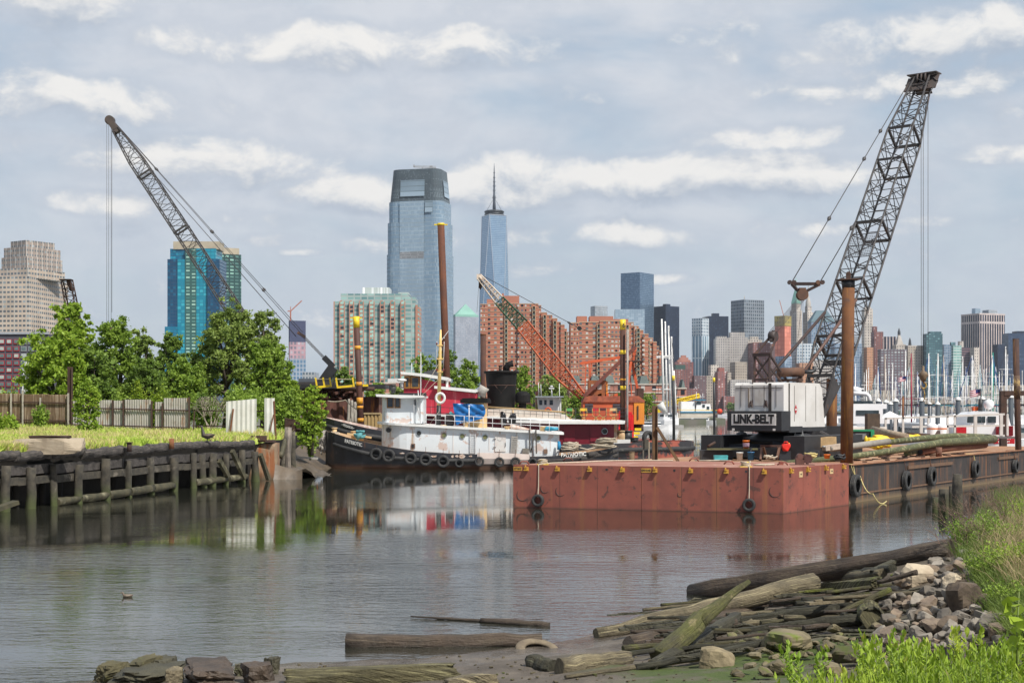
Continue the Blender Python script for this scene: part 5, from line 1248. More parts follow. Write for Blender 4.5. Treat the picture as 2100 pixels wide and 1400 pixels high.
b=MB();c=onK(1937,KZ,-.3);b.cyl(c,c+up*.5,.16,n=14);b.cyl(c+up*.2-kd*.3,c+up*.2+kd*.3,.035,n=8);o=b.build('bollard',mat('bollard_rust',(.20,.085,.05),(.13,.06,.04),sc=3,rough=.85));tag(o,'rusty bollard with crossbar on the edge of the black barge','bollard')
pipe('timber_log','frayed weathered log with rags lying above the yellow bags',[D(1790,880,84),D(1830,890,82),D(1860,895,81)],[.2,.22,.2],mat('frayed_wood',(.38,.30,.22),(.24,.19,.14),sc=4,rough=.95,bump=.6),9,'log')
def bags(label,pts,seed,m_=yellow_b):
 rn=random.Random(seed)
 for k,p in enumerate(pts):tag(rock(MB(),p,(.85*rn.uniform(.8,1.2),.6,.38),rn.randint(0,999),rough=.3).build('yellow_sack',m_),label%ordw(k),'sack','yellow sacks on the black barge')
bags('yellow sack in the heap before the green generator, %s from the left',[D(1790,912,78),D(1796,903,79),D(1800,915,77),D(1806,898,80),D(1812,911,78)],1)
bags('yellow bundle showing behind the green poles, %s from the left',[D(1838,900,83),D(1850,898,84),D(1866,897,84),D(1880,896,85)],2)
g_=E('generator','green framed generator on the black barge right of the tall spud','generator',D(1765,905,82));c=D(1765,895,82)
MB().box(c,(1.15,.9,.62)).build('casing',black_st,g_);grn=mat('machine_green',(.02,.26,.12),sc=2,rough=.5)
b=MB();b.box(c+Vector((0,0,.36)),(1.3,1.,.1));b.build('canopy',grn,g_);MB().box(c+Vector((.55,-.1,0)),(.2,.95,.66)).build('end_panel',grn,g_)
MB().box(c+Vector((-.1,-.46,.02)),(.6,.03,.34)).build('grille',mat('grille_grey',(.20,.20,.21)),g_)
b=MB();q=D(1789,870,86);b.box(q+up*-.2,(.75,.7,1.7));o=b.build('timber_post',mat('post_brown',(.10,.07,.05),(.06,.045,.035),sc=3,rough=.9,bump=.5));tag(o,'stout square brown timber post right of the tall spud','post')
for i,(px,py,Y)in enumerate(((1776,903,77),)):
 b=MB();q=D(px,py,Y);b.lathe([(.01,-.2),(.1,-.2),(.1,.15),(.05,.2),(.03,.26)],q,12);o=b.build('yellow_bottle',yellow_b);tag(o,'yellow gas bottle beside the green generator','bottle')
for i,(a,c_)in enumerate((((1861,890,86),(1905,893,88)),((1885,898,84),(1930,893,86)),((1925,886,87),(1918,898,86)))):
 o=MB().beam(D(*a),D(*c_),.18,.22).build('steel_beam',drust);tag(o,['rusty beam slanting behind the yellow bundle','rusty beam under the white railing','short upright rusty beam stub behind the poles'][i],'beam')
o=rope([onK(1742,KZ+.05,.05),onK(1755,1.2,.2),D(1790,1012,62.5),D(1818,1027,64)],.028,rope_y,'mooring_rope',sag=.25);tag(o,'yellow rope dropping from the barge corner into the water','rope')
for i,(px,py,Y,w)in enumerate(((1925,901,88,.5),(1880,947,68,.5))):pass
b=MB();rn=random.Random(8)
for k in range(60):
 a=rn.uniform(2,20);w=rn.uniform(.4,3.5);p=K(a,w,KZ+.03);b.box(p,(rn.uniform(.1,.5),rn.uniform(.08,.3),.05),rn.uniform(0,3))
o=b.build('deck_debris',drust);tag(o,kind='stuff',label='scattered rusty scraps on the deck of the black barge')
# ================= WHITE CRANE =================
lat_m=mat('boom_steel',(.055,.050,.050),(.035,.032,.032),sc=3,rough=.6,dirt=(.12,.06,.035),dthr=(.60,.72),dsc=2.)
cable=mat('cable',(.06,.055,.055),rough=.6)
def lattice(b,p0,p1,w0,w1,w_end0=None,w_end1=None,nb=20,r=.06,rl=.028,side=None,taper0=.1,taper1=.12,n=5,d_scale=1.0,mi=0):
 """four chords with zig-zag lacing; section tapers at both ends"""
 p0=Vector(p0);p1=Vector(p1);ax=(p1-p0).normalized();L=(p1-p0).length
 sx=Vector(side).normalized();sx=(sx-ax*sx.dot(ax)).normalized();sy=ax.cross(sx)
 def hw(t):
  w=w0+(w1-w0)*t;h=w*d_scale
  if w_end0 is not None and t<taper0:k=t/taper0;return w_end0[0]+(w-w_end0[0])*k,w_end0[1]+(h-w_end0[1])*k
  if w_end1 is not None and t>1-taper1:k=(1-t)/taper1;return w_end1[0]+(w-w_end1[0])*k,w_end1[1]+(h-w_end1[1])*k
  return w,h
 def corner(t,i):a,c=hw(t);s_=((-1,-1),(1,-1),(1,1),(-1,1))[i];return p0+ax*L*t+sx*a/2*s_[0]+sy*c/2*s_[1]
 ts=sorted(set([0,taper0,1-taper1,1]))
 for i in range(4):
  b.tube([corner(t,i)for t in ts],r,n,mi,True)
 for k in range(nb):
  t0,t1=k/nb,(k+1)/nb
  for i in range(4):
   j=(i+1)%4
   if k%2==0:b.tube([corner(t0,i),corner(t1,j)],rl,4,mi,False)
   else:b.tube([corner(t0,j),corner(t1,i)],rl,4,mi,False)
   b.tube([corner(t1,i),corner(t1,j)],rl*.9,4,mi,False)
 return corner
WA=Vector((.6,.8,0));WR=Vector((.8,-.6,0));W0=Vector((14.0,73.5,KZ))
def WP(s,t,z):return W0+WR*s+WA*t+up*z
rzW=math.atan2(WR.y,WR.x)
wc_=E('crane','white lattice boom crane with a black counterweight sign on the black barge','crane',W0)
white_dirty=mat('crane_white',(.66,.65,.63),(.55,.53,.50),sc=.8,rough=.5,streak=(.10,.08,.07),stk=(.60,.78),ssc=(1.6,1.6,.12),dirt=(.38,.30,.23),dthr=(.64,.78))
cw_black=mat('counterweight_black',(.022,.023,.026),(.035,.034,.036),sc=2,rough=.45)
b=MB();b.box(WP(0,0,.35),(5.2,6.6,.5),rzW);b.box(WP(-2.3,0,.62),(1.1,7.0,1.15),rzW);b.box(WP(2.3,0,.62),(1.1,7.0,1.15),rzW)
b.lathe([(1.9,.85),(2.0,1.0),(1.3,1.25),(1.15,1.42)],W0,24);b.build('car_body',black_st,wc_)
b=MB();b.box(WP(0,-.2,1.5),(2.7,5.2,.22),rzW);b.build('revolving_frame',cw_black,wc_)
cwz0,cwz1=1.44,2.42
b=MB();b.box(WP(0,-2.72,(cwz0+cwz1)/2),(3.0,1.0,cwz1-cwz0),rzW);b.box(WP(.55,-1.6,1.5),(1.9,1.5,.3),rzW);cwo=b.build('counterweight',cw_black,wc_)
sg=MB().box(WP(-.02,-3.235,2.0),(2.45,.03,.58),rzW).build('sign_panel',mat('sign_white',(.84,.82,.78),sc=2,rough=.5),wc_)
text('LINK-BELT',.60,mat('sign_black',(.015,.015,.016),rough=.5),sg,WP(-.02,-3.262,2.0),WR,up,bold=.05,ext=.006,sx=.80)
for s_ in(-1.15,1.1):MB().box(WP(s_,-3.23,1.5),(.13,.02,.1),rzW).build('small_plate',mat('sign_white',(.7,.7,.7)),wc_)
def house():
 prof=[(-2.7,2.58),(1.55,1.86),(2.15,1.86),(1.7,3.55),(1.45,3.83),(-2.55,3.83),(-2.7,3.7)]
 prof=[(-2.7,2.34),(-2.1,2.34),(-2.1,1.6),(2.15,1.6),(1.75,3.6),(1.45,3.85),(-2.55,3.85),(-2.7,3.72)]
 n=len(prof);b=MB();vs=[]
 for s_ in(-1.36,1.36):vs+=[WP(s_,t,z)for t,z in prof]
 fs=[tuple(reversed(range(n))),tuple(n+i for i in range(n))]+[(i,(i+1)%n,n+(i+1)%n,n+i)for i in range(n)]
 return b.add(vs,fs).build('house',white_dirty,wc_)
ho=house()
lnm=mat('seam_dark',(.12,.11,.10),rough=.7)
for s_,t0,z0_,z1_ in((-1.0,-2.71,2.62,3.7),(-.35,-2.71,2.62,3.7),(.3,-2.71,2.62,3.7),(.95,-2.71,2.62,3.7)):
 MB().box(WP(s_,t0,(z0_+z1_)/2),(.025,.02,z1_-z0_),rzW).build('panel_seam',lnm,ho)
for t0 in(-1.5,-.2,1.0):MB().box(WP(1.365,t0,2.8),(.02,.025,1.8),rzW).build('panel_seam',lnm,ho)
MB().box(WP(0,-2.712,3.58),(2.6,.02,.03),rzW).build('panel_seam',lnm,ho)
b=MB();b.box(WP(-.55,-2.72,3.1),(.07,.03,1.0),rzW);b.box(WP(.02,-2.72,3.08),(.5,.02,.8),rzW);b.build('rear_door',mat('door_white',(.58,.57,.54),(.45,.42,.38),sc=2,streak=(.2,.15,.1)),ho)
b=MB();b.box(WP(.62,-2.72,3.1),(.16,.02,1.4),rzW);b.box(WP(1.37,-2.1,3.0),(.02,.12,1.6),rzW);b.build('soot_streak',mat('soot',(.03,.026,.024),(.07,.06,.055),sc=3,rough=.9),ho)
dm=MB();c=WP(1.375,-1.35,2.5);dm.add([c+WA*0+up*.26,c-WA*.16,c-up*.26,c+WA*.16],[(0,1,2,3)]);dmo=dm.build('warning_diamond',mat('warn_red',(.50,.02,.03),rough=.5),ho)
MB().box(c+WR*.004,(.008,.18,.09),rzW).build('diamond_bar',mat('sign_white',(.7,.7,.7)),dmo)
b=MB();b.cyl(WP(.25,-1.0,4.38),WP(1.05,.1,4.42),.24,n=18);b.build('muffler',mat('muffler_rust',(.14,.065,.035),(.09,.05,.035),sc=3,rough=.8),wc_)
b=MB();b.tube([WP(1.05,.1,4.42),WP(1.35,.5,4.42),WP(1.45,.65,4.5),WP(1.45,.65,4.72)],.11,10);b.build('exhaust_elbow',black_st,wc_)
b=MB();b.beam(WP(.3,-1.0,3.85),WP(.3,-1.0,4.3),.1);b.beam(WP(1.0,0,3.85),WP(1.0,0,4.3),.1);b.box(WP(.6,-.4,4.0),(1.2,.5,.12),rzW);b.build('muffler_bracket',drust,wc_)
gm_=mat('gantry_steel',(.055,.030,.025),(.035,.025,.024),sc=3,rough=.7,dirt=(.17,.08,.045))
gt=MB()
for s_ in(-.42,.42):
 gt.beam(WP(s_,-2.35,2.6),WP(s_,-2.35,5.25),.10);gt.beam(WP(s_,-2.35,5.25),WP(s_,-.2,3.85),.09);gt.beam(WP(s_,-2.35,5.25),WP(s_*.45,-1.15,6.15),.10);gt.beam(WP(s_,-2.35,4.6),WP(s_,-.9,3.85),.08)
gt.beam(WP(-.5,-2.35,5.25),WP(.5,-2.35,5.25),.16);gt.beam(WP(-.42,-2.35,4.0),WP(.42,-2.35,4.0),.1);gt.beam(WP(-.42,-2.35,4.1),WP(.42,-2.35,5.1),.07)
gt.build('gantry',gm_,wc_)
b=MB();b.cyl(WP(-.18,-1.12,6.22),WP(.18,-1.12,6.22),.26,n=18);b.beam(WP(0,-1.35,5.95),WP(0,-1.05,6.5),.16,.16);b.build('gantry_sheaves',mat('sheave_brown',(.06,.045,.04),sc=3),wc_)
for s_ in(-.42,.42):
 b=MB();b.tube([WP(s_,-2.6,4.0),WP(s_*.7,-2.65,3.1),WP(s_,-2.75,2.64)],.03,5);b.beam(WP(s_-.1,-2.8,2.6),WP(s_,-2.72,2.95),.05);b.beam(WP(s_+.1,-2.8,2.6),WP(s_,-2.72,2.95),.05);b.build('gantry_tie',gm_,wc_)
BF=WP(.55,2.35,2.2);BT=Vector((X(1893,89.2),89.2,Z(163,89.2)))
bo=MB();cor=lattice(bo,BF,BT,1.62,1.55,(1.2,.35),(.95,.5),30,.065,.027,WR,.16,.20)
boom=bo.build('boom',lat_m,wc_)
for t in(.18,.335,.505,.70,.805):
 b=MB()
 for i in range(4):b.beam(cor(t,i),cor(t,(i+1)%4),.13 if t>.3 else .16)
 b.build('joint_frame',lat_m,boom)
b=MB()
for i,j in((0,3),(1,2)):b.add([cor(0,i),cor(.085,i),cor(.085,j),cor(0,j)],[(0,1,2,3)]);b.add([v+WR*.05 for v in(cor(0,i),cor(.085,i),cor(.085,j),cor(0,j))],[(3,2,1,0)])
b.beam(cor(.16,3),cor(.16,2),.12,.3);b.beam(cor(.085,0),cor(.085,1),.25,.18);b.build('foot_plates',lat_m,boom)
mesh_m=mat('mesh_grey',(.10,.10,.11))
b=MB()
for k in range(13):
 t=k/12;b.tube([cor(.40,0).lerp(cor(.40,1),t),cor(.46,0).lerp(cor(.46,1),t)],.012,3,0,False);b.tube([cor(.40+.06*t,0),cor(.40+.06*t,1)],.012,3,0,False)
b.build('mesh_panel',mesh_m,boom)
hd=MB();ax=(BT-BF).normalized();sd_=(WR-ax*WR.dot(ax)).normalized();nd=ax.cross(sd_)
for s_ in(-.5,.5):
 c0=BT+sd_*s_;hd.beam(c0-ax*1.0,c0+ax*.25,.08,1.0,up=sd_)
hd.beam(BT+sd_*-.5-ax*.55+nd*.3,BT+sd_*.5-ax*.55+nd*.3,.9,.06,up=ax)
hd.box(BT+ax*.3+Vector((0,0,.1)),(1.9,.9,.07),rzW)
hdo=hd.build('boom_head',mat('head_brown',(.085,.062,.055),(.06,.05,.045),sc=2,rough=.7),boom)
b=MB()
for s_ in(-.25,0,.25):b.cyl(BT+sd_*(s_-.06)+ax*.0,BT+sd_*(s_+.06)+ax*.0,.42,n=20)
b.build('head_sheaves',mat('sheave_brown',(.06,.045,.04)),hdo)
for s_ in(-.85,.85):MB().beam(BT+sd_*s_*.8-ax*.1,BT+sd_*s_*1.15-ax*.45,.14,.2).build('pendant_lug',lat_m,hdo)
BL=P(1624,582,76.3);BRr=P(1682,582,75.8);BM=P(1645,601,76)
b=MB();b.beam(BL,BRr,.16);b.beam(BL+Vector((0,0,-.02)),BM+Vector((-.2,0,.1)),.14);b.beam(BRr+Vector((0,0,-.02)),BM+Vector((.25,0,.12)),.14)
for q in(BL,BRr):
 for s_ in(-.12,.12):b.cyl(q+Vector((s_,-.08,.08)),q+Vector((s_,.08,.08)),.12,n=10)
b.build('bail',gm_,wc_)
b=MB();b.cyl(BM+Vector((0,-.22,-.1)),BM+Vector((0,.22,-.1)),.30,n=18);b.box(BM+Vector((0,0,.1)),(.35,.4,.35));b.build('bail_sheaves',mat('muffler_rust',(.14,.065,.035)),wc_)
def cab(pts,r=.018,nm='cable',par=None,m_=None,knots=()):
 b=MB();b.tube(pts,r,5)
 for k in knots:q=Vector(pts[0]).lerp(Vector(pts[-1]),k);d=(Vector(pts[-1])-Vector(pts[0])).normalized();b.tube([q-d*.25,q,q+d*.25],[r,r*4.5,r],6)
 return b.build(nm,m_ or cable,par)
cab([BL+up*.1,BT-sd_*.95-ax*.4],.028,'pendant',wc_,knots=(.29,.59,.74));cab([BRr+up*.1,BT+sd_*.95-ax*.4],.028,'pendant',wc_,knots=(.24,.66))
for k in range(6):
 o_=(k-2.5)*.09;cab([WP(o_,-1.12,6.45),BM+Vector((o_*.9,-.02*k,-.25))],.014,'reeving_line',wc_)
for k in range(2):cab([BM+Vector((.05*k,0,-.3)),WP(.3+.5*k,.6,3.85)],.012,'hoist_line',wc_)
b=MB();b.tube([WP(-.45,-1.0,4.0),cor(.245,0)],.085,8);b.tube([WP(-.45,-1.0,4.0).lerp(cor(.245,0),.55),cor(.245,0)],.06,8);b.build('boom_stop',gm_,wc_)
b=MB();b.tube([WP(.9,-.2,3.95),cor(.275,1)],.085,8);b.build('boom_stop',mat('stop_rust',(.13,.065,.045),(.09,.05,.04),sc=2),wc_)
hkx=Vector((X(1894,89.4),89.4,0));top_=BT-nd*0
for dx in(-.16,-.02,.28):
 cab([(hkx.x+dx,89.4,Z(175,89.4)),(hkx.x+dx*(.9 if dx<.2 else 1),89.4,Z(748 if dx<.2 else 800,89.4))],.016,'hoist_line',wc_)
hk=MB();cz=Z(770,89.4)
hk.lathe([(.02,.62),(.07,.6),(.08,.3),(.24,.2),(.28,.02),(.2,-.18),(.14,-.34),(.05,-.38)],(hkx.x-.02,89.4,cz),12)
hk.cyl((hkx.x-.32,89.4,cz+.02),(hkx.x+.3,89.4,cz+.02),.07,n=8)
hk.build('hook_block',mat('hook_brown',(.22,.15,.08),(.10,.07,.05),sc=5,rough=.7),wc_)
hk=MB();c=Vector((hkx.x,89.4,cz-.62));hk.tube([c+Vector((math.cos(a)*.17,0,math.sin(a)*.19))for a in[PI/2-k*.62 for k in range(9)]],[.06,.06,.055,.055,.05,.05,.045,.04,.02],7);hk.tube([c+Vector((0,0,.18)),c+Vector((0,0,.4))],.05,6)
hk.tube([c+Vector((0,0,-.2)),c+Vector((.08,0,-.6)),c+Vector((.0,0,-1.0))],.035,5);hk.build('hook',mat('hook_yellow',(.42,.27,.05),(.15,.09,.04),sc=6),wc_)
ck=E('crane_mats','black steel crane mats and beams under the white crane','crane mats',K(4,7,KZ))
b=MB();b.beam(D(1437,933,71),D(1500,933,71),.9,.5);b.build('mat',black_st,ck)
b=MB();b.beam(D(1600,934,70),D(1680,934,69.5),.9,.5);b.build('mat',mat('mat_blueblack',(.035,.04,.05),sc=2),ck)
b=MB();b.beam(D(1445,918,73),D(1600,916,73),1.0,.35);b.beam(D(1585,912,72),D(1677,912,71.5),.5,.38);b.build('beam',mat('mat_blueblack',(.035,.04,.05)),ck)
b=MB();b.beam(D(1450,920.5,70.6),D(1554,920.5,70.2),.5,.07);b.build('timber_walkway',mat('walk_olive',(.17,.16,.07),sc=3,rough=.9),ck)
b=MB();b.beam(D(1640,887,78),D(1740,884,78),.8,.62);b.beam(D(1590,893,76),D(1668,889,77),.4,.5);b.build('deck_beam',black_st,ck)
b=MB();b.beam(D(1682,884,76.5),D(1716,901,76.2),.12,.12);b.build('strut',mat('strut_grey',(.16,.15,.15)),ck)
b=MB();b.cyl(D(1452,915,70.4),D(1466,907,70.8),.07,n=8);b.build('lever',drust,ck)
r_=E('dock','low white-edged dock deck behind the crane base','dock',D(1690,880,92));MB().beam(D(1650,879,92),D(1800,877,94),2,.16).build('deck',mat('white_dirty2',(.62,.60,.56),(.5,.48,.45),sc=2,rough=.8),r_)
for p in(1660,1700,1745,1790):MB().beam(D(p,881,93),Vector((X(p,93),93,-1.5)),.25).build('leg',drust,r_)
o=MB().beam(D(1653,908,70.5),D(1710,905,71),.5,.5).build('timber_stack',mat('cut_timber',(.42,.28,.14),(.30,.20,.10),sc=5,rough=.9,streak=(.5,.38,.22),ssc=(9,9,.5)));tag(o,'stack of cut yellow timber behind the black beam','timber')
o=MB().beam(D(1690,919,70),D(1742,912,70.5),.3,.25).build('pale_sandbags',mat('pale_sack',(.50,.42,.34),(.36,.30,.25),sc=5,rough=.95,bump=.5));tag(o,'pale crumpled sacking left of the tall spud','sacking')
def bucket(label,px,py,Y,r,h,m_,lid=None,handle=True,nm='bucket',patch=None):
 c=D(px,py,Y);root=E(nm,label,'bucket',c)
 b=MB();b.lathe([(.001,0),(r*.8,0),(r,h),(r*1.07,h),(r*1.07,h-.03)],c,16);b.build('body',m_,root)
 if lid:MB().lathe([(r*1.1,h-.04),(r*1.1,h+.02),(.001,h+.03)],c,16).build('lid',lid,root)
 if handle:MB().tube([c+Vector((r*1.05*math.cos(a),-.02,h+r*.8*math.sin(a)))for a in np.linspace(0,PI,7)],.008,4).build('handle',lid or black_st,root)
 if patch:MB().lathe([(r*.93,h*.25),(r*1.0,h*.7)],c+Vector((0,-.006,0)),16).build('label_band',patch,root)
 return root
org=mat('plastic_orange',(.80,.19,.02),rough=.4);wht=mat('plastic_white',(.72,.72,.70),rough=.4);grl=mat('plastic_green',(.04,.42,.08),rough=.4);blu=mat('plastic_blue',(.03,.16,.36),rough=.4);redp=mat('plastic_red',(.80,.03,.015),rough=.4)
bucket('orange bucket with a printed white label standing on the black mat',1530,920,70.3,.17,.42,org,patch=mat('label_print',(.60,.45,.45),(.3,.15,.3),sc=14))
bucket('white bucket below the orange labelled bucket',1517,943,68.5,.16,.38,wht)
bucket('blue bucket beside the white bucket under the walkway',1540,943,69,.17,.40,blu,handle=False)
bucket('white bucket with a green lid and handle, partly behind the stepladder',1620,905,72.5,.18,.27,mat('plastic_clear',(.5,.58,.5),rough=.4),grl)
bucket('pale bucket with a green rim right of the stepladder',1643,911,72,.19,.30,mat('plastic_pale',(.55,.68,.70),rough=.4),grl)
bucket('small orange tub at the edge of the red barge left of the spud',1696,940,65.5,.15,.2,org,handle=False)
bucket('small white and blue paint can at the left end of the black mats',1486,908,74,.1,.24,wht,handle=False,patch=blu)
bucket('paint tin left of the pale sacking',1689,923,68.5,.09,.2,mat('tin_grey',(.4,.42,.42),rough=.4,metal=.5),handle=False)
jr=E('jerrycan','bright red fuel can on the mat below the crane','jerrycan',D(1612,925,69.5));c=D(1612,917,69.5)
b=MB();rock(b,c,(.42,.26,.42),3,rough=.01);b.build('tank',redp,jr);MB().tube([c+Vector((-.12,0,.16)),c+Vector((-.08,0,.27)),c+Vector((.06,0,.27)),c+Vector((.12,0,.16))],.028,6).build('handle',redp,jr);MB().cyl(c+Vector((.13,0,.1)),c+Vector((.17,0,.22)),.05,n=8).build('cap',yellow_b,jr)
b=MB();c=D(1521,903,74);b.lathe([(.001,0),(.30,0),(.32,.05),(.32,.28),(.26,.40),(.10,.47),(.10,.56),(.001,.56)],c,18);o=b.build('black_jug',black_st);tag(o,'large black jug standing on the mats in front of the water','jug')
b=MB();b.box(D(1478,938,68.3),(.64,.34,.2));b.box(D(1478,934.3,68.3),(.66,.36,.05));o=b.build('storage_box',mat('plastic_teal',(.08,.42,.45),rough=.5));tag(o,'turquoise box at the left foot of the black mats','box')
sh=E('sawhorse','brown sawhorse standing under the crane between the mats','sawhorse',D(1580,941,68.5));b=MB()
b.beam(D(1559,914,69),D(1602,914,69),.16,.1);b.build('top',pile_dark,sh)
for a,c_ in(((1562,915,69),(1560,942,68.6)),((1599,915,69),(1593,942,68.6)),((1565,915,69.4),(1572,940,70)),((1596,915,69.4),(1602,938,70))):MB().beam(D(*a),D(*c_),.1).build('leg',mat('sawhorse_brown',(.16,.08,.05),sc=3),sh)
ld=E('stepladder','grey folding stepladder standing on the mats below the crane','ladder',D(1638,912,72));b=MB()
for a,c_ in(((1632,881,72),(1626,911,72)),((1645,881,72),(1650,911,72)),((1633,881,72.3),(1634,909,73)),((1644,881,72.3),(1645,909,73))):b.beam(D(*a),D(*c_),.045)
b.build('rails',mat('alu',(.42,.42,.41),rough=.4,metal=.5),ld)
b=MB()
for k in range(4):z=884+7*k;b.beam(D(1631-k,z,72),D(1646+k,z,72),.04)
b.build('steps',mat('alu',(.42,.42,.41)),ld)
def coil(label,px,py,Y,r,m_,seed,n=5,th=.03,cat='rope',sz=.5,c=None):
 rn=random.Random(seed);c=D(px,py,Y)if c is None else Vector(c);b=MB()
 for k in range(n):
  rr_=r*rn.uniform(.6,1.1);o_=Vector((rn.gauss(0,r*.25),rn.gauss(0,r*.15),.0))
  b.tube([c+o_+Vector((rr_*math.cos(a),rr_*sz*math.sin(a),th+th*1.3*k+.03*math.sin(a*3+k)))for a in np.linspace(0,2*PI,15)[:-1]],th,5,closed=True)
 o=b.build('rope_coil',m_);tag(o,label,cat);return o
coil('coil of yellow line on the red deck right of the winch',1665,938,65.5,.25,rope_y,3)
coil('loose pale rope under the sawhorse',1578,941,68,.3,rope_m,4,4)
coil('coil of thick black hose by the foot of the tall spud',1722,942,64.2,.22,black_st,5,4,.04)
o=MB().tube([D(1541,918,70),D(1539,926,70),D(1545,936,69.5),D(1560,943,69)],.05,7).build('hose',black_st);tag(o,'black hose hanging from the mat beside the blue bucket','hose')
# ================= TUGS =================
tug_black=mat('tug_black',(.022,.023,.028),(.035,.036,.042),sc=1.2,rough=.45,streak=(.10,.055,.04),stk=(.62,.74),ssc=(2.5,2.5,.5),zr=(.02,.50,(.18,.085,.045)),dirt=(.07,.06,.06),dthr=(.6,.72))
tug_white=mat('tug_white',(.66,.70,.72),(.58,.62,.645),sc=.6,rough=.5,dirt=(.55,.44,.39),dthr=(.57,.62),dsc=1.1,streak=(.42,.32,.24),stk=(.60,.72),ssc=(3,3,.25))
tug_pink=mat('bulwark_white',(.68,.58,.52),(.60,.50,.45),sc=1.,rough=.6,streak=(.42,.24,.12),stk=(.56,.68),ssc=(3,3,.4),zr=(.1,.5,(.25,.12,.06)),dirt=(.10,.08,.08),dthr=(.66,.70))
buff=mat('buff_paint',(.66,.45,.22),(.58,.40,.20),sc=2,rough=.55);wood=mat('varnished_wood',(.36,.17,.035),(.24,.11,.03),sc=5,rough=.4)
dglass=mat('dark_glass',(.02,.024,.026),(.05,.055,.055),sc=2,rough=.08,spec=.8);white_p=mat('white_paint',(.74,.74,.72),(.66,.66,.63),sc=1.5,rough=.4)
deck_tan=mat('deck_tan',(.50,.36,.22),(.36,.22,.14),sc=2,rough=.8);red_ox=mat('deck_redbrown',(.22,.07,.045),(.16,.05,.04),sc=2,rough=.8)
pinkred=mat('house_crimson',(.50,.028,.055),(.42,.022,.045),sc=1,rough=.5,streak=(.56,.12,.14),stk=(.55,.7),ssc=(5,5,.3));maroon=mat('house_maroon',(.165,.010,.022),(.12,.008,.018),sc=1,rough=.4)
funnel_b=mat('funnel_black',(.010,.010,.010),(.016,.015,.015),sc=1.5,rough=.7,spec=.15,dirt=(.10,.08,.06),dthr=(.66,.72),dsc=3)
rail_w=mat('rail_white',(.70,.70,.70),rough=.4)
def hull(root,st,Yc,Ys,m_black,deck_m,bulw=.42,white=None,mats=None,z0=-1.3):
 """st: (px, half beam, top py); lofted hull with bulwark, deck inside"""
 b=MB();L=[];dk=[]
 for(px,hb,py)in st:
  x=X(px,Ys);zt=Z(py,Ys);fr=1.0
  ring=[]
  for s_ in(-1,1):ring.append([(x,Yc+s_*hb*.45,z0),(x,Yc+s_*hb*.86,-.25),(x,Yc+s_*hb*.95,.35),(x,Yc+s_*hb,zt-bulw),(x,Yc+s_*hb*1.0,zt),(x,Yc+s_*max(.02,hb-.12),zt),(x,Yc+s_*max(.02,hb-.14),zt-bulw)])
  L.append(ring)
 for i in range(len(st)-1):
  for k,s_ in enumerate((-1,1)):
   A,B=L[i][k],L[i+1][k]
   for j in range(6):
    q=[A[j],B[j],B[j+1],A[j+1]];mi=0
    if white and white[0]<=st[i][0]<white[1]and 2<=j<=5:mi=2
    elif j>=4:mi=1
    if s_>0:q=q[::-1]
    b.add(q,[(0,1,2,3)],mi,j<3)
  A,B=L[i],L[i+1]
  b.add([A[0][6],B[0][6],B[1][6],A[1][6]],[(0,1,2,3)],1);b.add([A[0][0],A[1][0],B[1][0],B[0][0]],[(0,1,2,3)],0)
 for e,fl in((0,1),(-1,0)):
  A=L[e];f=A[0][:5]+A[1][:5][::-1];b.add(f if not fl else f[::-1],[tuple(range(10))],0)
 return b.build('hull',mats or[m_black,deck_m,tug_pink],root)
def slab(b,pts,z,t,Y0,Y1,mi=0):pass
def sideprism(root,nm,prof,Ya,Yb,m_,Ys=None,r=.0):
 """outline in the picture plane of the near side (px,py) given thickness from Ya (near) to Yb (far)"""
 Ys=Ys or Ya;n=len(prof);b=MB();vs=[(X(p[0],Ys),Ya,Z(p[1],Ys))for p in prof]+[(X(p[0],Ys),Yb,Z(p[1],Ys))for p in prof]
 A=sum(prof[i][0]*prof[(i+1)%n][1]-prof[(i+1)%n][0]*prof[i][1]for i in range(n))
 f0=tuple(range(n));fs=[f0[::-1]if A>0 else f0,tuple(n+i for i in f0)if A>0 else tuple(n+i for i in f0[::-1])]
 for i in range(n):
  j=(i+1)%n;q=(i,j,n+j,n+i);fs.append(q if A>0 else q[::-1])
 return b.add(vs,fs).build(nm,m_,root)
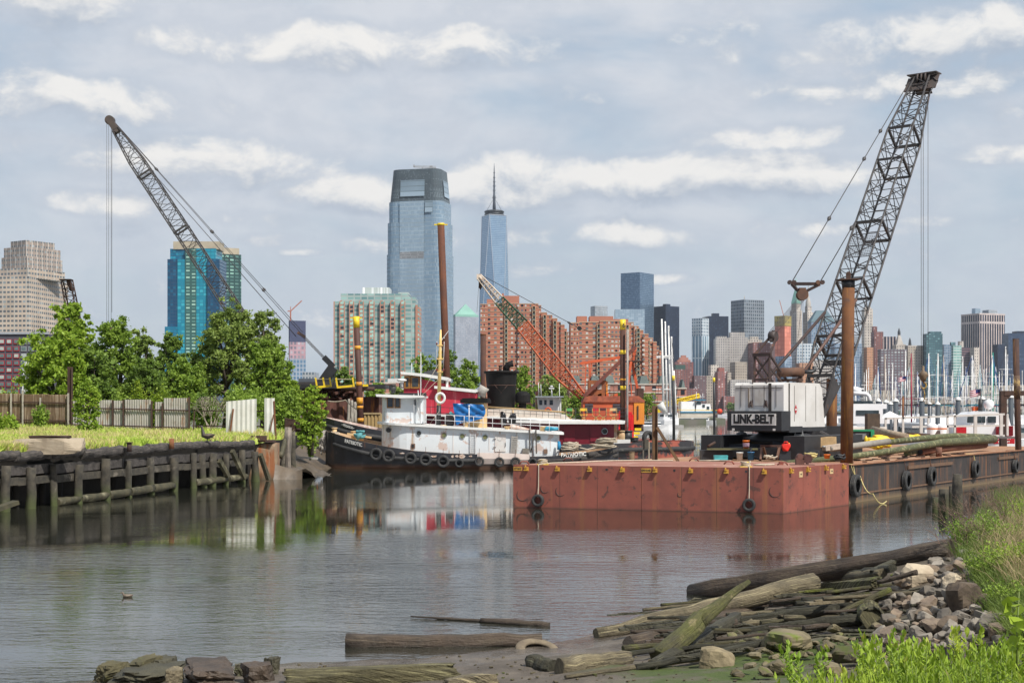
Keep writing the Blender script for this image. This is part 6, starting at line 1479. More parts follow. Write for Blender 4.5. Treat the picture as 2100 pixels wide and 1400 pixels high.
def dhouse(root,nm,fpx,z0,tops,Ys,Yn,Yf,m_,mt,rnd_f=1.2,rnd_a=.5,nseg=6,lip=None):
 """deckhouse outline with rounded front corners; roof line slopes between tops ((px,py),(px,py))"""
 x0,x1=X(fpx[0],Ys),X(fpx[1],Ys);yc=(Yn+Yf)/2;pts=[]
 def arc(cx,cy,rx,ry,a0,a1):return[(cx+rx*math.cos(a),cy+ry*math.sin(a))for a in np.linspace(a0,a1,nseg)]
 ry=(Yf-Yn)/2*.9
 pts+=arc(x0+rnd_f,Yn+ry,rnd_f,ry,PI,1.5*PI);pts+=arc(x1-rnd_a,Yn+rnd_a,rnd_a,rnd_a,1.5*PI,2*PI);pts+=arc(x1-rnd_a,Yf-rnd_a,rnd_a,rnd_a,0,.5*PI);pts+=arc(x0+rnd_f,Yf-ry,rnd_f,ry,.5*PI,PI)
 (pa,ta),(pb,tb_)=tops;xa,xb=X(pa,Ys),X(pb,Ys);za,zb=Z(ta,Ys),Z(tb_,Ys)
 zt=[za+(zb-za)*(p[0]-xa)/(xb-xa)for p in pts]
 MB().prism(pts,z0,0,0,1,True,zt).build(nm,[m_,mt],root)
 if lip:
  q=[(x0+x1)/2,yc];ex=lip;P_=[]
  for p in pts:
   dx=p[0]-q[0];dy=p[1]-q[1];P_.append((p[0]+ex*(1 if dx>0 else-1)*min(1,abs(dx)/3),p[1]+ex*dy/(abs(dy)+.3)))
  b=MB();n=len(P_);top=[za+(zb-za)*(p[0]-xa)/(xb-xa)for p in P_]
  vs=[(p[0],p[1],t-.06)for p,t in zip(P_,top)]+[(p[0],p[1],t+.10)for p,t in zip(P_,top)]
  b.add(vs,[tuple(reversed(range(n))),tuple(n+i for i in range(n))]+[(i,(i+1)%n,n+(i+1)%n,n+i)for i in range(n)])
  b.build('deck_edge',white_p,root)
 return pts
def disc(b,c,r,n=16,d=.04,mi=0):return b.cyl((c[0],c[1]-d,c[2]),(c[0],c[1]+.02,c[2]),r,n=n,mi=mi)
def porthole(root,px,py,Y,r=.17,tinted=False):
 c=P(px,py,Y);b=MB();b.lathe([(r*1.25,-.04),(r*1.25,.03),(r,.03),(r,-.04)],n=16,axis='y');b.v=[(v[0]+c.x,v[1]+c.y,v[2]+c.z)for v in b.v]
 o=b.build('porthole',tug_white if not tinted else tug_white,root)
 disc(MB(),(c.x,Y+.005,c.z),r,d=.02).build('pane',mat('brass_glass',(.20,.19,.07),(.10,.12,.07),sc=4,rough=.2)if tinted else dglass,o)
def railing(root,pts,h=.85,n=12,m_=None,rails=(1.,.55),r=.022,nm='railing'):
 b=MB();m_=m_ or rail_w;P_=[Vector(p)for p in pts]
 Ls=[0];[Ls.append(Ls[-1]+(P_[i+1]-P_[i]).length)for i in range(len(P_)-1)]
 def at(s):
  for i in range(len(P_)-1):
   if s<=Ls[i+1]+1e-6:return P_[i].lerp(P_[i+1],(s-Ls[i])/max(1e-6,Ls[i+1]-Ls[i]))
  return P_[-1]
 for k in range(n+1):q=at(Ls[-1]*k/n);b.tube([q,q+up*h],r,5)
 for f in rails:b.tube([p+up*h*f for p in P_],r,5)
 return b.build(nm,m_,root)
PT=E('tugboat','white-housed black tug with PATRIOTIC on its bow and tyres along its side','tugboat',(X(960,104),104,0))
Ys=101.;Yc=104.3
st=[(656,.25,884),(664,.9,886),(680,1.6,889),(705,2.25,896),(740,2.8,905),(790,3.15,915),(850,3.3,924),(920,3.35,929),(978,3.35,931),(979,3.35,928),(1040,3.3,929),(1086,3.25,931),(1087,3.25,936),(1130,3.1,935),(1180,2.7,931),(1220,2.2,926),(1250,1.6,921),(1268,.8,918),(1275,.3,918)]
hl=hull(PT,st,Yc,Ys,tug_black,deck_tan,.40,(979,1086))
def yn(px):
 for i in range(len(st)-1):
  if st[i][0]<=px<=st[i+1][0]:
   t=(px-st[i][0])/max(1,st[i+1][0]-st[i][0]);return Yc-(st[i][1]+t*(st[i+1][1]-st[i][1]))
 return Yc
def NS(px,py,off=0.):Y=yn(px)-off;return Vector((X(px,Ys),Y,Z(py,Ys)))
for pl in([(678,912),(700,918),(730,925),(758,931)],[(756,932),(800,938),(850,942),(900,944),(975,944)],[(1087,947),(1150,944),(1200,939),(1250,931),(1272,925)]):
 MB().tube([NS(p,q,.04)for p,q in pl],.14,8).build('fender_strake',rubber if pl[0][0]!=1087 else mat('charred_wood',(.03,.027,.025),(.06,.05,.045),sc=5,rough=.9),hl)
b=MB();log(b,NS(1205,934,.15),NS(1270,924,-.1),.22,.16,7,8,6,.06);log(b,NS(1190,944,.2),NS(1272,936,.1),.20,.14,8,8,6,.06);b.build('stern_fender',mat('charred_wood',(.03,.027,.025)),PT)
b=MB();b.add([NS(658,884,.1)+Vector(v)for v in((0,0,0),(.62,-.2,0),(.62,.6,0),(0,.5,0),(0,0,-3.2),(.6,-.2,-3.2),(.6,.6,-3.2),(0,.5,-3.2))],[(0,1,2,3),(7,6,5,4),(0,4,5,1),(1,5,6,2),(2,6,7,3),(3,7,4,0)]);b.build('stem_timber',mat('charred_wood',(.03,.027,.025)),PT)
bf=MB();rn=random.Random(2);c0=NS(650,905,.1)
for k in range(60):
 a=rn.uniform(0,6.28);z=rn.uniform(-.75,.75);r_=.38*math.sqrt(max(.1,1-(z/.95)**2));p=c0+Vector((r_*math.cos(a)*.8,r_*math.sin(a),z))
 bf.tube([p,p+Vector((rn.gauss(0,.05),rn.gauss(0,.05),-.16)),p+Vector((rn.gauss(0,.08),rn.gauss(0,.08),-.34))],[.06,.055,.02],5)
bf.tube([c0+up*.75,c0,c0-up*.8],[.28,.36,.24],10)
bf.build('rope_fender',mat('shaggy_rope',(.36,.33,.29),(.22,.20,.18),sc=9,rough=1.),PT)
txw=mat('lettering_white',(.78,.77,.73),rough=.5)
d=(NS(740,912)-NS(704,904)).normalized();text('PATRIOTIC',.36,txw,hl,NS(722.5,908.5,.07),Vector((d.x,d.y,d.z)),up,bold=.03,sx=.82)
d=(NS(1204,931)-NS(1150,933)).normalized();text('PATRIOTIC',.38,txw,hl,NS(1177,932,.06),d,up,bold=.03,sx=1.0)
text('NEW YORK NY',.17,txw,hl,NS(1177,938.5,.06),d,up,bold=.03)
house_z0=Z(940,101)
dhouse(PT,'deckhouse',(776,1148),house_z0,((776,868),(1148,889)),101.4,101.6,107,tug_white,red_ox,2.0,.7,7,.32)
def W1(px,py,off=0.):return Vector((X(px,101.4),101.6-off,Z(py,101.4)))
for px,py,tinted in((797,881,0),(859,888,0),(911,892,1),(948,894,1),(995,896,1),(1025,898,1),(1104,898,1)):porthole(PT,px,py,101.58,.16,tinted)
b=MB();b.lathe([(.17,-.22),(.2,-.22),(.2,.05),(.17,.05)],n=14,axis='y');c=W1(797,880.5);b.v=[(v[0]+c.x,v[1]+c.y,v[2]+c.z)for v in b.v];b.build('vent_pipe',black_st,PT)
b=MB()
for s_ in(964,975):b.beam(W1(s_,889,.08),W1(s_,928,.08),.05)
for k in range(9):b.beam(W1(964,891+k*4.4,.08),W1(975,891+k*4.4,.08),.035)
b.build('ladder',rail_w,PT)
b=MB()
for s_ in(1049,1060):b.beam(W1(s_+1,893,.1),W1(s_-1,929,.1),.07)
for k in range(9):b.beam(W1(1050,896+k*3.9,.1),W1(1060,896+k*3.9,.1),.05,.1)
b.build('wooden_ladder',mat('grey_board',(.38,.36,.33)),PT)
dr=MB().box(W1(1026,908,.02),(.78,.05,1.25)).build('door',mat('door_tugwhite',(.62,.62,.60),(.56,.50,.46),sc=1.5),PT)
for py in(900,917):MB().box(W1(1014,py,.06),(.2,.03,.05)).build('hinge',drust,dr)
MB().tube([W1(1036,907,.07),W1(1037,913,.1),W1(1035,917,.07)],.02,5).build('handle',black_st,dr)
for px in(929,1003,1129):MB().box(W1(px,905,.01),(.03,.03,1.3)).build('seam_strip',tug_pink,PT)
b=MB();b.box(W1(847,914,.03),(.28,.06,.32));b.build('hatch',mat('hatch_brown',(.20,.12,.08)),PT);MB().box(W1(846.5,914,.05),(.16,.06,.2)).build('hatch',black_st,PT)
b=MB();b.box(W1(1078,924,.15),(.45,.3,.34));b.build('deck_box',mat('box_grey',(.20,.18,.15),sc=4),PT)
b=MB();b.box(W1(1119,925,.06),(.28,.06,.3));b.build('hatch',mat('hatch_brown',(.2,.12,.08)),PT)
b=MB();b.beam(W1(1086,879,.3),W1(1087,928,.25),.09);b.beam(W1(1099,880,.3),W1(1100,930,.25),.09)
for k in range(3):b.tube([W1(1099-k*3,886,.3),W1(1087+k*2,928,.3)],.02,4)
b.build('davit_posts',mat('davit_brown',(.09,.075,.06),sc=4),PT)
wz0=Z(868,101.8);dhouse(PT,'wheelhouse',(779,851),wz0,((779,812),(851,812)),101.8,102.0,106.4,tug_white,white_p,.5,.3,8)
def W2(px,py,off=0.):return Vector((X(px,101.8),102.0-off,Z(py,101.8)))
dhouse(PT,'side_cabin',(846,867),wz0,((846,814),(867,815)),101.9,102.3,106.2,tug_white,white_p,.2,.2,3)
for a,c_,yo in((783,791,.0),(793,807,.02),(809,821,.02)):
 w=(c_-a)*.0353;c=W2((a+c_)/2,825,.05)
 if a<790:c+=Vector((.14,.42,0));rz=-.95
 elif a<800:c+=Vector((.0,.02,0));rz=-.1
 else:rz=0.
 fo=MB().box(c,(w,.08,.80),rz).build('window',wood,PT);MB().box(c+Vector((-.02*(rz<-.5),-.03,0)),(w-.12,.09,.64),rz).build('pane',dglass,fo)
MB().box(W2(851,825,.05),(.13,.06,.42)).build('window',dglass,PT)
sideprism(PT,'visor',[(771,808),(773,813),(822,816),(869,815),(869,811),(822,809.5)],101.4,107,white_p,101.8)
b=MB();b.box(W2(843,808,-1.6),(1.9,1.8,.22));b.build('roof_box',black_st,PT)
b=MB();c=W2(801,805,-2);b.cyl(c,c+up*.2,.16,n=12);b.lathe([(.15,.15),(.22,.2),(.22,.42),(.12,.5),(.001,.5)],c,12);b.cyl(c+Vector((0,0,.5)),c+Vector((0,0,.62)),.2,n=12);b.build('searchlight',mat('light_dark',(.05,.05,.05)),PT)
b=MB();b.tube([W2(862,855,.2),W2(857,800,.1)],.03,5);b.tube([W2(849,870,.3),W2(849,808,.3)],.02,4);b.tube([W2(862,870,.3),W2(863,746,.2)],.02,4);b.build('aerials',rail_w,PT)
MB().beam(W2(863,866,.3),W2(852,811,.1),.06).build('stay',rail_w,PT)
mY=103.4;b=MB();b.tube([(X(900,mY),mY,Z(832,mY)),(X(903,mY),mY,Z(700,mY)),(X(904,mY),mY,Z(676,mY))],[.15,.11,.05],10);b.build('mast',mat('mast_yellow',(.85,.60,.24),(.75,.50,.18),sc=3,rough=.5),PT)
b=MB();b.tube([(X(899,mY),mY,Z(874,mY)),(X(900,mY),mY,Z(831,mY))],[.19,.17],12);b.build('mast_base',black_st,PT)
for py in(708,736,762):
 b=MB();c=Vector((X(902.5,mY),mY,Z(py,mY)));b.box(c,(.42,.3,.05));b.beam(c+Vector((-.24,0,.08)),c+Vector((0,0,-.25)),.04);b.beam(c+Vector((.24,0,.08)),c+Vector((0,0,-.25)),.04);pf=b.build('light_bracket',mat('mast_yellow',(.85,.6,.24)),PT)
 if py!=736:
  b=MB()
  for s_ in(-.24,.24):b.cyl(c+Vector((s_,0,.03)),c+Vector((s_,0,.2)),.06,n=8)
  b.build('nav_light',mat('lens_red',(.25,.02,.02),(.05,.05,.05),sc=8),pf)
b=MB();b.beam((X(902,mY),mY,Z(694,mY)),(X(912,mY),mY,Z(693,mY)),.04);b.beam((X(903,mY),mY,Z(701,mY)),(X(920,mY),mY,Z(678,mY)),.04);b.tube([(X(895,mY),mY,Z(755,mY)),(X(896,mY),mY,Z(700,mY))],.02,4);b.tube([(X(909,mY),mY,Z(760,mY)),(X(911,mY),mY,Z(700,mY))],.02,4);b.build('mast_fittings',rail_w,PT)
for a,c_ in(((863,812),(902,775)),((880,871),(903,840)),((868,800),(900,745))):MB().tube([W2(*a,.1),Vector((X(c_[0],mY),mY,Z(c_[1],mY)))],.015,4).build('stay_wire',rope_m,PT)
fY=102.6
def FP(px,py,off=0.):return Vector((X(px,fY),fY-off,Z(py,fY)))
b=MB();x0,x1=X(950,fY),X(998,fY);b.prism([(x0+.2,fY),(x1-.2,fY),(x1,fY+.3),(x1,fY+2),(x1-.2,fY+2.3),(x0+.2,fY+2.3),(x0,fY+2),(x0,fY+.3)],Z(880,fY),Z(826,fY));b.build('funnel',buff,PT)
b=MB();q=[(X(944,fY),fY-.3),(X(1000,fY),fY-.3),(X(1006,fY),fY+.3),(X(1006,fY),fY+2.2),(X(1000,fY),fY+2.6),(X(944,fY),fY+2.6)];b.prism(q,Z(826,fY),Z(819,fY));b.prism(inset(q,.9),Z(819,fY),Z(816,fY));b.build('funnel_cap',funnel_b,PT)
tb2=MB();NX_,NY_=16,9;vs=[]
for j in range(NY_+1):
 for i in range(NX_+1):
  u,v=i/NX_,j/NY_
  left=929+7*v;right=991+5*math.sin(v*3.1);px=left+(right-left)*u
  topy=826.5+3.0*u;bot=868-9.5*u**1.5*1.15+(3 if u<.1 else 0);py=topy+(bot-topy)*v
  off=.55+.10*math.sin(u*9+v*7)*(.3+v)+.07*math.sin(u*17-v*13)+.05*math.sin((u+v)*23)
  vs.append(FP(px,py,off))
fs=[(j*(NX_+1)+i,(j+1)*(NX_+1)+i,(j+1)*(NX_+1)+i+1,j*(NX_+1)+i+1)for j in range(NY_)for i in range(NX_)]
tb2.add(vs,fs,0,True);nb_=len(vs);tb2.add([v+Vector((0,.03,0))for v in vs],[f[::-1]for f in fs],0,True)
o=tb2.build('tarpaulin',mat('tarp_blue',(.008,.14,.40),(.006,.11,.33),sc=1.5,rough=.38));tag(o,'blue tarpaulin tied over the rail beside the buff funnel','tarpaulin')
zr_=lambda px:Z(868+(px-776)*21/372,101.6)
railing(PT,[(X(p,101.6),101.7,zr_(p)+.08)for p in(874,930,1000,1060,1146)],.80,14,rail_w,(1.,.5))
b=MB();b.tube([(X(962,101.5),101.4,zr_(962)),(X(962,101.5),101.4,Z(834,101.5))],.04,6);b.lathe([(.01,0),(.08,.02),(.08,.1),(.01,.12)],(X(962,101.5),101.4,Z(834,101.5)),8);b.build('lamp_post',rail_w,PT)
o=MB().tube([(X(903,101.3)+.31*math.cos(a),101.25,Z(816,101.3)+.34*math.sin(a))for a in np.linspace(0,2*PI,17)[:-1]],.09,8,closed=True).build('lifebuoy',white_p);tag(o,'white lifebuoy hanging on the yellow mast of the white tug','lifebuoy')
for i,(px,py,h)in enumerate(((909,877,.26),(955,878,.45),(1040,881,.3))):
 c=Vector((X(px,102.2),102.2,Z(py,102.2)-.05));b=MB();b.lathe([(.001,0),(.22,0),(.18,.1),(.16,h-.1),(.24,h-.05),(.24,h),(.001,h)],c,14);b.build('deck_vent',buff,PT)
b=MB();b.box((X(922,103),103,Z(862,103)),(.55,.5,1.1));b.build('locker',mat('locker_dark',(.06,.05,.05)),PT)
b=MB();b.beam((X(925,102.4),102.4,Z(850,102.4)),(X(928,102.4),102.4,Z(846,102.4)),.5,.35);b.build('rope_heap',mat('teal_rope',(.12,.36,.38),(.08,.25,.28),sc=9,rough=.9),PT)
for i,(px,py,w,h)in enumerate(((1032,858,.5,1.2),(1050,860,.55,1.0))):
 b=MB();rock(b,P(px,py,103.2),(w,.5,h),20+i,rough=.1);o=b.build('black_sack',mat('black_bag',(.018,.018,.02),rough=.35));tag(o,['black plastic sack tied at the rail of the white tug, left one','black plastic sack tied at the rail of the white tug, right one'][i],'sack')
b=MB();log(b,P(1046,874,102.4),P(1092,884,102.2),.18,.1,5,8,8,.12);o=b.build('rolled_canvas',mat('canvas_white',(.60,.55,.50),(.40,.22,.15),sc=4,rough=.9));tag(o,'rolled grubby white canvas lying on the white tug boat deck','canvas')
b=MB();rock(b,P(1130,879,102.4),(1.0,.6,.4),31,rough=.14);o=b.build('blue_cover',mat('tarp_teal',(.02,.28,.42),rough=.5));tag(o,'small turquoise-blue cover bundled at the stern rail of the white tug','cover')
MB().lathe([(.001,0),(.2,0),(.2,.3),(.24,.34),(.001,.36)],P(1113,884,102.5),12).build('deck_vent',buff,PT)
for px,w in((685,.34),(724,.34),(741,.34)):
 c=Vector((X(px,103),103.3,Z(900 if px>700 else 893,103)-.1));b=MB();b.cyl(c,c+up*.62,w/2,n=14);b.cyl(c+up*.6,c+up*.68,w/2*1.25,n=14);b.build('bitt',buff,PT)
MB().beam(P(712,889,103),P(762,897,103),.16,.14).build('deck_beam',buff,PT)
coil('heap of turquoise rope on the bow of the white tug',737,897,102.6,.35,mat('teal_rope',(.12,.36,.38)),8,7,.06,c=P(737,899,102.6),sz=.8)
coil('pale rope turns around the bow bitt of the white tug',688,893,103,.22,rope_m,9,5,.04,c=P(688,893,103),sz=.9)
o=MB().tube([P(741,888,102.5),P(736,893,102.3),P(733,901,102.4)],[.12,.16,.1],8).build('rope_bight',mat('teal_rope',(.12,.36,.38)));tag(o,'thick turquoise rope bight hanging over the bow bitt','rope')
c=P(1172,912,101.8);b=MB();b.cyl(c+Vector((-.6,0,-.1)),c+Vector((.5,0,-.1)),.3,n=14);b.build('towing_winch',mat('winch_tan',(.40,.33,.24),(.2,.15,.1),sc=5),PT)
coil('tangled pale rope around the stern winch of the white tug',1180,914,101.6,.55,rope_m,12,9,.045,c=P(1168,922,101.6),sz=.8)
coil('big coil of heavy tow rope on the stern of the white tug',1235,915,102.5,.8,mat('tow_rope',(.42,.36,.27),(.3,.25,.18),sc=9,rough=.9),14,10,.055,c=P(1240,919,102.6),sz=.7)
o=rope([P(1182,916,101.8),P(1204,921,101.9),P(1222,917,102.2),P(1240,910,102.4)],.04,rope_m,'tow_line');tag(o,'tow rope running from the stern winch to the big coil','rope')
b=MB();b.tube([P(1146,905,101.4),P(1147,915,101.3),P(1145,922,101.3)],[.1,.14,.1],8);o=b.build('blue_line',mat('rope_blue',(.02,.22,.42),rough=.7));tag(o,'turquoise-blue line hanging at the back corner of the white deckhouse','rope')
for i,(px,py,r_)in enumerate(((771,931,.46),(797,934,.475),(842,939,.445),(873,942,.45),(909,945.5,.46),(942,949,.32),(983,945.5,.35),(1024,947,.36),(1057,947,.36),(1092,948,.34))):
 c=NS(px,py,.16);tyre(('tyre fender on the white tug, '+ordw(i)+' from the bow'+(', against the whitewashed bulwark' if px>970 and px<1080 else '')),c,Vector((0 if px>800 else-.12,-1,0)),r_,.26,rp=([NS(px,py-26 if px>800 else py-22,-.1),NS(px,py-17 if px>800 else py-20,.06),c+up*r_*.6],.015,pile_dark))
for px,w,h in((825,.42,.10),(890,.5,.16),(928,.2,.2),(948,.5,.34),(937,.25,.2),(965,.3,.12)):
 b=MB();rn=random.Random(px);c=NS(px,935 if px!=825 else 929,.012);n=9
 vs=[c+Vector((w/2*math.cos(a)*rn.uniform(.6,1.2),0,h/2*math.sin(a)*rn.uniform(.5,1.3)))for a in np.linspace(0,2*PI,n+1)[:-1]]
 b.add(vs,[tuple(range(n))]);b.build('bare_patch',mat('patch_white',(.62,.54,.48),(.35,.2,.12),sc=5),hl)
PG=E('tugboat','black tug with crimson wheelhouse and maroon deckhouse, PEGASUS on its bow','tugboat',(X(1040,113),114,0))
st2=[(650,.2,855),(658,.9,856),(680,1.9,861),(710,2.6,868),(750,3.2,877),(800,3.5,886),(880,3.7,896),(980,3.7,904),(1080,3.7,909),(1150,3.7,911),(1230,3.6,910),(1300,3.4,908),(1360,2.9,906),(1400,2.1,905),(1425,1.2,905),(1433,.5,906)]
Yg=114.;Yq=110.5
stern_red=mat('stern_red',(.03,.03,.035),(.045,.042,.045),sc=1.2,rough=.5,dirt=(.34,.09,.06),dthr=(.50,.56),dsc=.55)
hg=hull(PG,st2,Yg,Yq,mat('tug_black2',(.028,.03,.036),(.04,.042,.05),sc=1.2,rough=.5),mat('deck_pinkred',(.42,.16,.13),(.3,.12,.1),sc=2,rough=.8),.45,(1230,1430),mats=[mat('tug_black2',(.028,.03,.036)),mat('cap_pale',(.55,.50,.46),(.35,.2,.16),sc=4,rough=.7),stern_red])
def NG2(px,py,off=0.):
 for i in range(len(st2)-1):
  if st2[i][0]<=px<=st2[i+1][0]:
   t=(px-st2[i][0])/(st2[i+1][0]-st2[i][0]);hb=st2[i][1]+t*(st2[i+1][1]-st2[i][1]);break
 return Vector((X(px,Yq),Yg-hb-off,Z(py,Yq)))
for pl in([(655,872),(680,879),(710,887),(745,893),(790,899)],[(1150,925),(1250,924),(1330,921),(1400,921),(1432,920)]):MB().tube([NG2(p,q,.05)for p,q in pl],.2,8).build('fender_strake',rubber,hg)
dd=(NG2(735,883)-NG2(694,871)).normalized()
nb2=MB();c=NG2(712,874.5,.04);nb2.beam(c-dd*.68,c+dd*.68,.05,.34);nbo=nb2.build('name_board',black_st,hg)
text('• PEGASUS •',.27,txw,nbo,c+Vector((-.03,-.05,0)),dd,up,bold=.03,sx=.82)
dhouse(PG,'deckhouse',(812,1271),.6,((812,848),(1271,867)),110.8,111.0,117,maroon,mat('roof_tan',(.5,.45,.38)),2.2,.9,7,.45)
sideprism(PG,'roof_edge',[(1040,861),(1040,866),(1150,869),(1277,869),(1281,866),(1281,862),(1160,863)],110.3,117.4,white_p,110.8)
for px,py in((1240,884),):porthole(PG,px,py,110.96,.20)
for px in(1168,1222):MB().box((X(px,110.8),110.97,Z(888,110.8)),(.85,.06,1.3)).build('door',mat('maroon_door',(.19,.012,.026),(.15,.01,.02),sc=3,rough=.4),PG)
MB().box((X(1262,111),111.3,Z(888,111)),(.32,.3,1.5)).build('corner_post',mat('cream_streak',(.45,.34,.26),(.4,.2,.08),sc=3),PG)
sideprism(PG,'wheelhouse',[(828,776),(828,852),(905,862),(918,862),(918,788),(866,777)],111.6,116,pinkred,111.6)
for a,c_ in((829,841),(842,861)):
 c=P((a+c_)/2,783.5,111.5);w=(c_-a)*.0380;fo=MB().box(c,(w,.12,.98)).build('window',wood,PG);MB().box(c+Vector((0,-.04,0)),(w-.26,.1,.68)).build('pane',dglass,fo)
sideprism(PG,'wheelhouse_roof',[(822,762),(823,767),(866,772),(916,780),(920,779),(920,774),(868,766)],111.1,116.6,white_p,111.5)
MB().box(P(917,785,111.5),(.18,.3,.7)).build('roof_post',white_p,PG)
sideprism(PG,'upper_house',[(893,797),(893,856),(978,862),(978,807)],111.5,116.2,pinkred,111.5)
sideprism(PG,'upper_roof',[(891,791),(891,796.5),(975,805),(980,803),(978,799),(950,796)],111.1,116.6,white_p,111.5)
railing(PG,[(X(p,111.2),111.2,Z(857+(p-870)*.04,111.2))for p in(864,930,1000)],.9,7,black_st,(1,.5),.018,'side_rail')
b=MB();b.prism([(X(871,114),113),(X(896,114),113),(X(896,114),115),(X(871,114),115)],Z(772,114),Z(757,114),zt=[Z(763,114),Z(757,114),Z(757,114),Z(763,114)]);b.build('rescue_raft',mat('raft_grey',(.05,.052,.06),rough=.5),PG)
b=MB();b.lathe([(.01,0),(.36,.02),(.38,.14),(.25,.2),(.01,.22)],P(824,782,111));b.cyl(P(824,795,111),P(824,783,111),.12,n=10);b.build('radar_drum',white_p,PG)
b=MB();b.tube([P(844,776,112),P(844,745,112)],.025,5);b.tube([P(864,806,111.4),P(863,724,111.4)],.03,5);b.tube([P(829,852,111.4),P(828,806,111.4)],.05,5);b.build('aerials',rail_w,PG)
b=MB();b.lathe([(.13,0),(.13,.25),(.3,.6),(.26,.7),(.001,.7)],P(904,795,112),12);b.build('horn',mat('horn_grey',(.35,.35,.35),metal=.6,rough=.4),PG)
b=MB();b.tube([P(985,812,112),P(990,800,112),P(994,793,112)],[.38,.36,.42],14);b.build('cowl_vent',mat('cowl_grey',(.42,.40,.36),(.3,.28,.25),sc=3),PG)
sideprism(PG,'boat_deck',[(978,838),(978,860),(1150,864),(1172,862),(1160,850),(1080,838)],111.8,116.4,mat('boatdeck_white',(.62,.58,.52),(.5,.42,.36),sc=1.5,rough=.7),111.8)
fy=113.8;sc_=fy/F
b=MB();cx=X(1028,fy);R0,R1=33*sc_,27.5*sc_
b.lathe([(R1,Z(838,fy)),(R1*1.07,Z(800,fy)),(R0*.97,Z(768,fy)),(R0*.98,Z(762,fy)),(R0*.2,Z(761,fy))],(cx,fy,0),28);b.v=[(v[0],fy+(v[1]-fy)*1.3,v[2])for v in b.v]
fn=b.build('funnel',funnel_b,PG)
b=MB();b.lathe([(R0*1.0,Z(766,fy)),(R0*1.09,Z(764.5,fy)),(R0*1.09,Z(761,fy)),(R0*.5,Z(760,fy))],(cx,fy,0),28);b.v=[(v[0],fy+(v[1]-fy)*1.28,v[2])for v in b.v];b.build('funnel_rim',funnel_b,fn)
b=MB();b.tube([(cx+math.cos(a)*R1*1.09,fy-math.sin(a)*R1*1.09*1.3,Z(789,fy)-.05)for a in np.linspace(0,PI,14)],.045,5);b.tube([(cx-.55,fy-R1*1.33,Z(789,fy)),(cx+.05,fy-R1*1.36,Z(806,fy))],.03,4);b.tube([(cx+.55,fy-R1*1.33,Z(789,fy)),(cx-.05,fy-R1*1.36,Z(806,fy))],.03,4);b.build('funnel_band',drust,fn)
b=MB();b.tube([P(1039,762,fy),P(1039,753,fy),P(1042,748,fy),P(1052,745,fy)],[.26,.26,.25,.25],12);b.build('exhaust',funnel_b,fn)
b=MB();b.cyl(P(1026,762,fy),P(1026,751,fy),.13,n=10);b.cyl(P(1026,751,fy),P(1026,749,fy),.17,n=10);b.tube([P(1032,762,fy),P(1032,740,fy)],.025,4);b.tube([P(1054,762,fy),P(1060,756,fy)],.04,5);b.build('stack_pipes',drust,fn)
b=MB();c=P(1072,832,113);b.lathe([(.3,-.3),(.3,.2),(.55,.24),(.6,.34),(.6,.85),(.52,1.02),(.3,1.14),(.001,1.18)],c,18,0,False);b.build('mushroom_vent',funnel_b,PG)
b=MB();b.tube([P(995,834,111.2),P(1060,838,111.2),P(1120,842,111.2),P(1160,845,111.2)],.07,6);b.build('wood_handrail',mat('rail_wood',(.42,.28,.13),sc=4),PG)
railing(PG,[(X(p,111.2),111.2,Z(850+(p-1000)*.05,111.2))for p in(1000,1060,1150)],.45,12,black_st,(1,.5),.016,'deck_rail')
railing(PG,[(X(p,111),111.0,Z(862,111))for p in(1160,1200,1240,1284)],.95,6,black_st,(1,.66,.33),.02,'aft_rail')
b=MB();c=P(1052,852,111.6);b.tube([c,c+Vector((0,0,.5))],.05,6);b.build('davit',buff,PG)
for px,m_ in((1275,mat('bitt_cream',(.50,.40,.24),(.4,.22,.1),sc=3)),(1287,black_st),(1300,black_st)):
 c=Vector((X(px,111.6),111.6,Z(906,111.6)));b=MB();h=.9 if px<1290 else .35;b.cyl(c,c+up*h*.9,.36,n=16);b.cyl(c+up*h*.9,c+up*h,.42,n=16);b.build('bitt',m_,PG)
b=MB();b.box(P(1275,905,111.4),(1.3,.6,.34));b.build('bitt_base',white_p,PG)
def chair(label,px,col,Y=112.6,h=.85,back=True,rz=0.):
 zb=Z(862.5,Y);x=X(px,Y);root=E('folding_chair',label,'chair',(x,Y,zb));fm=wood if col is not None else drust;ww=.27
 wl=mat('chair_wood',(.50,.33,.10),(.42,.26,.08),sc=5,rough=.5)
 for s_ in(-1,1):MB().beam((x-ww*s_,Y-.2,zb),(x+ww*s_,Y-.2,zb+.46),.045).build('leg',wl,root);MB().beam((x-ww*s_,Y+.2,zb),(x+ww*s_,Y+.2,zb+.46),.045).build('leg',wl,root)
 MB().box((x,Y,zb+.48),(.52,.44,.04)).build('seat',col,root)
 for s_ in(-1,1):MB().beam((x+ww*s_,Y+.2,zb+.46),(x+ww*s_,Y+.2,zb+1.02),.045).build('back_post',wl,root);MB().beam((x+ww*s_,Y-.2,zb+.68),(x+ww*s_,Y+.2,zb+.68),.05).build('armrest',wl,root)
 MB().box((x,Y+.2,zb+.9),(.54,.03,.24)).build('backrest',col,root)
cg=mat('canvas_green',(.10,.34,.10),rough=.8);cy=mat('canvas_yellow',(.80,.52,.04),rough=.8);cr=mat('canvas_red',(.50,.02,.03),rough=.8);cdk=mat('canvas_dark',(.10,.02,.02),rough=.8)
chair('director chair with green canvas on the red tug deck, leftmost',1168,cg);chair('director chair with bright yellow canvas, standing right of the green one',1197,cy);chair('director chair with crimson canvas, middle of the deck chairs',1222,cr)
chair('dark red folding chair right of the crimson director chair',1237,cdk);chair('wooden slatted yellow chair, rightmost on the red tug deck',1258,buff)
o=MB().box(P(1184,859,112.8),(.8,.6,.05)).build('folding_table',drust);tag(o,'low dark folding table between the green and yellow chairs','table')
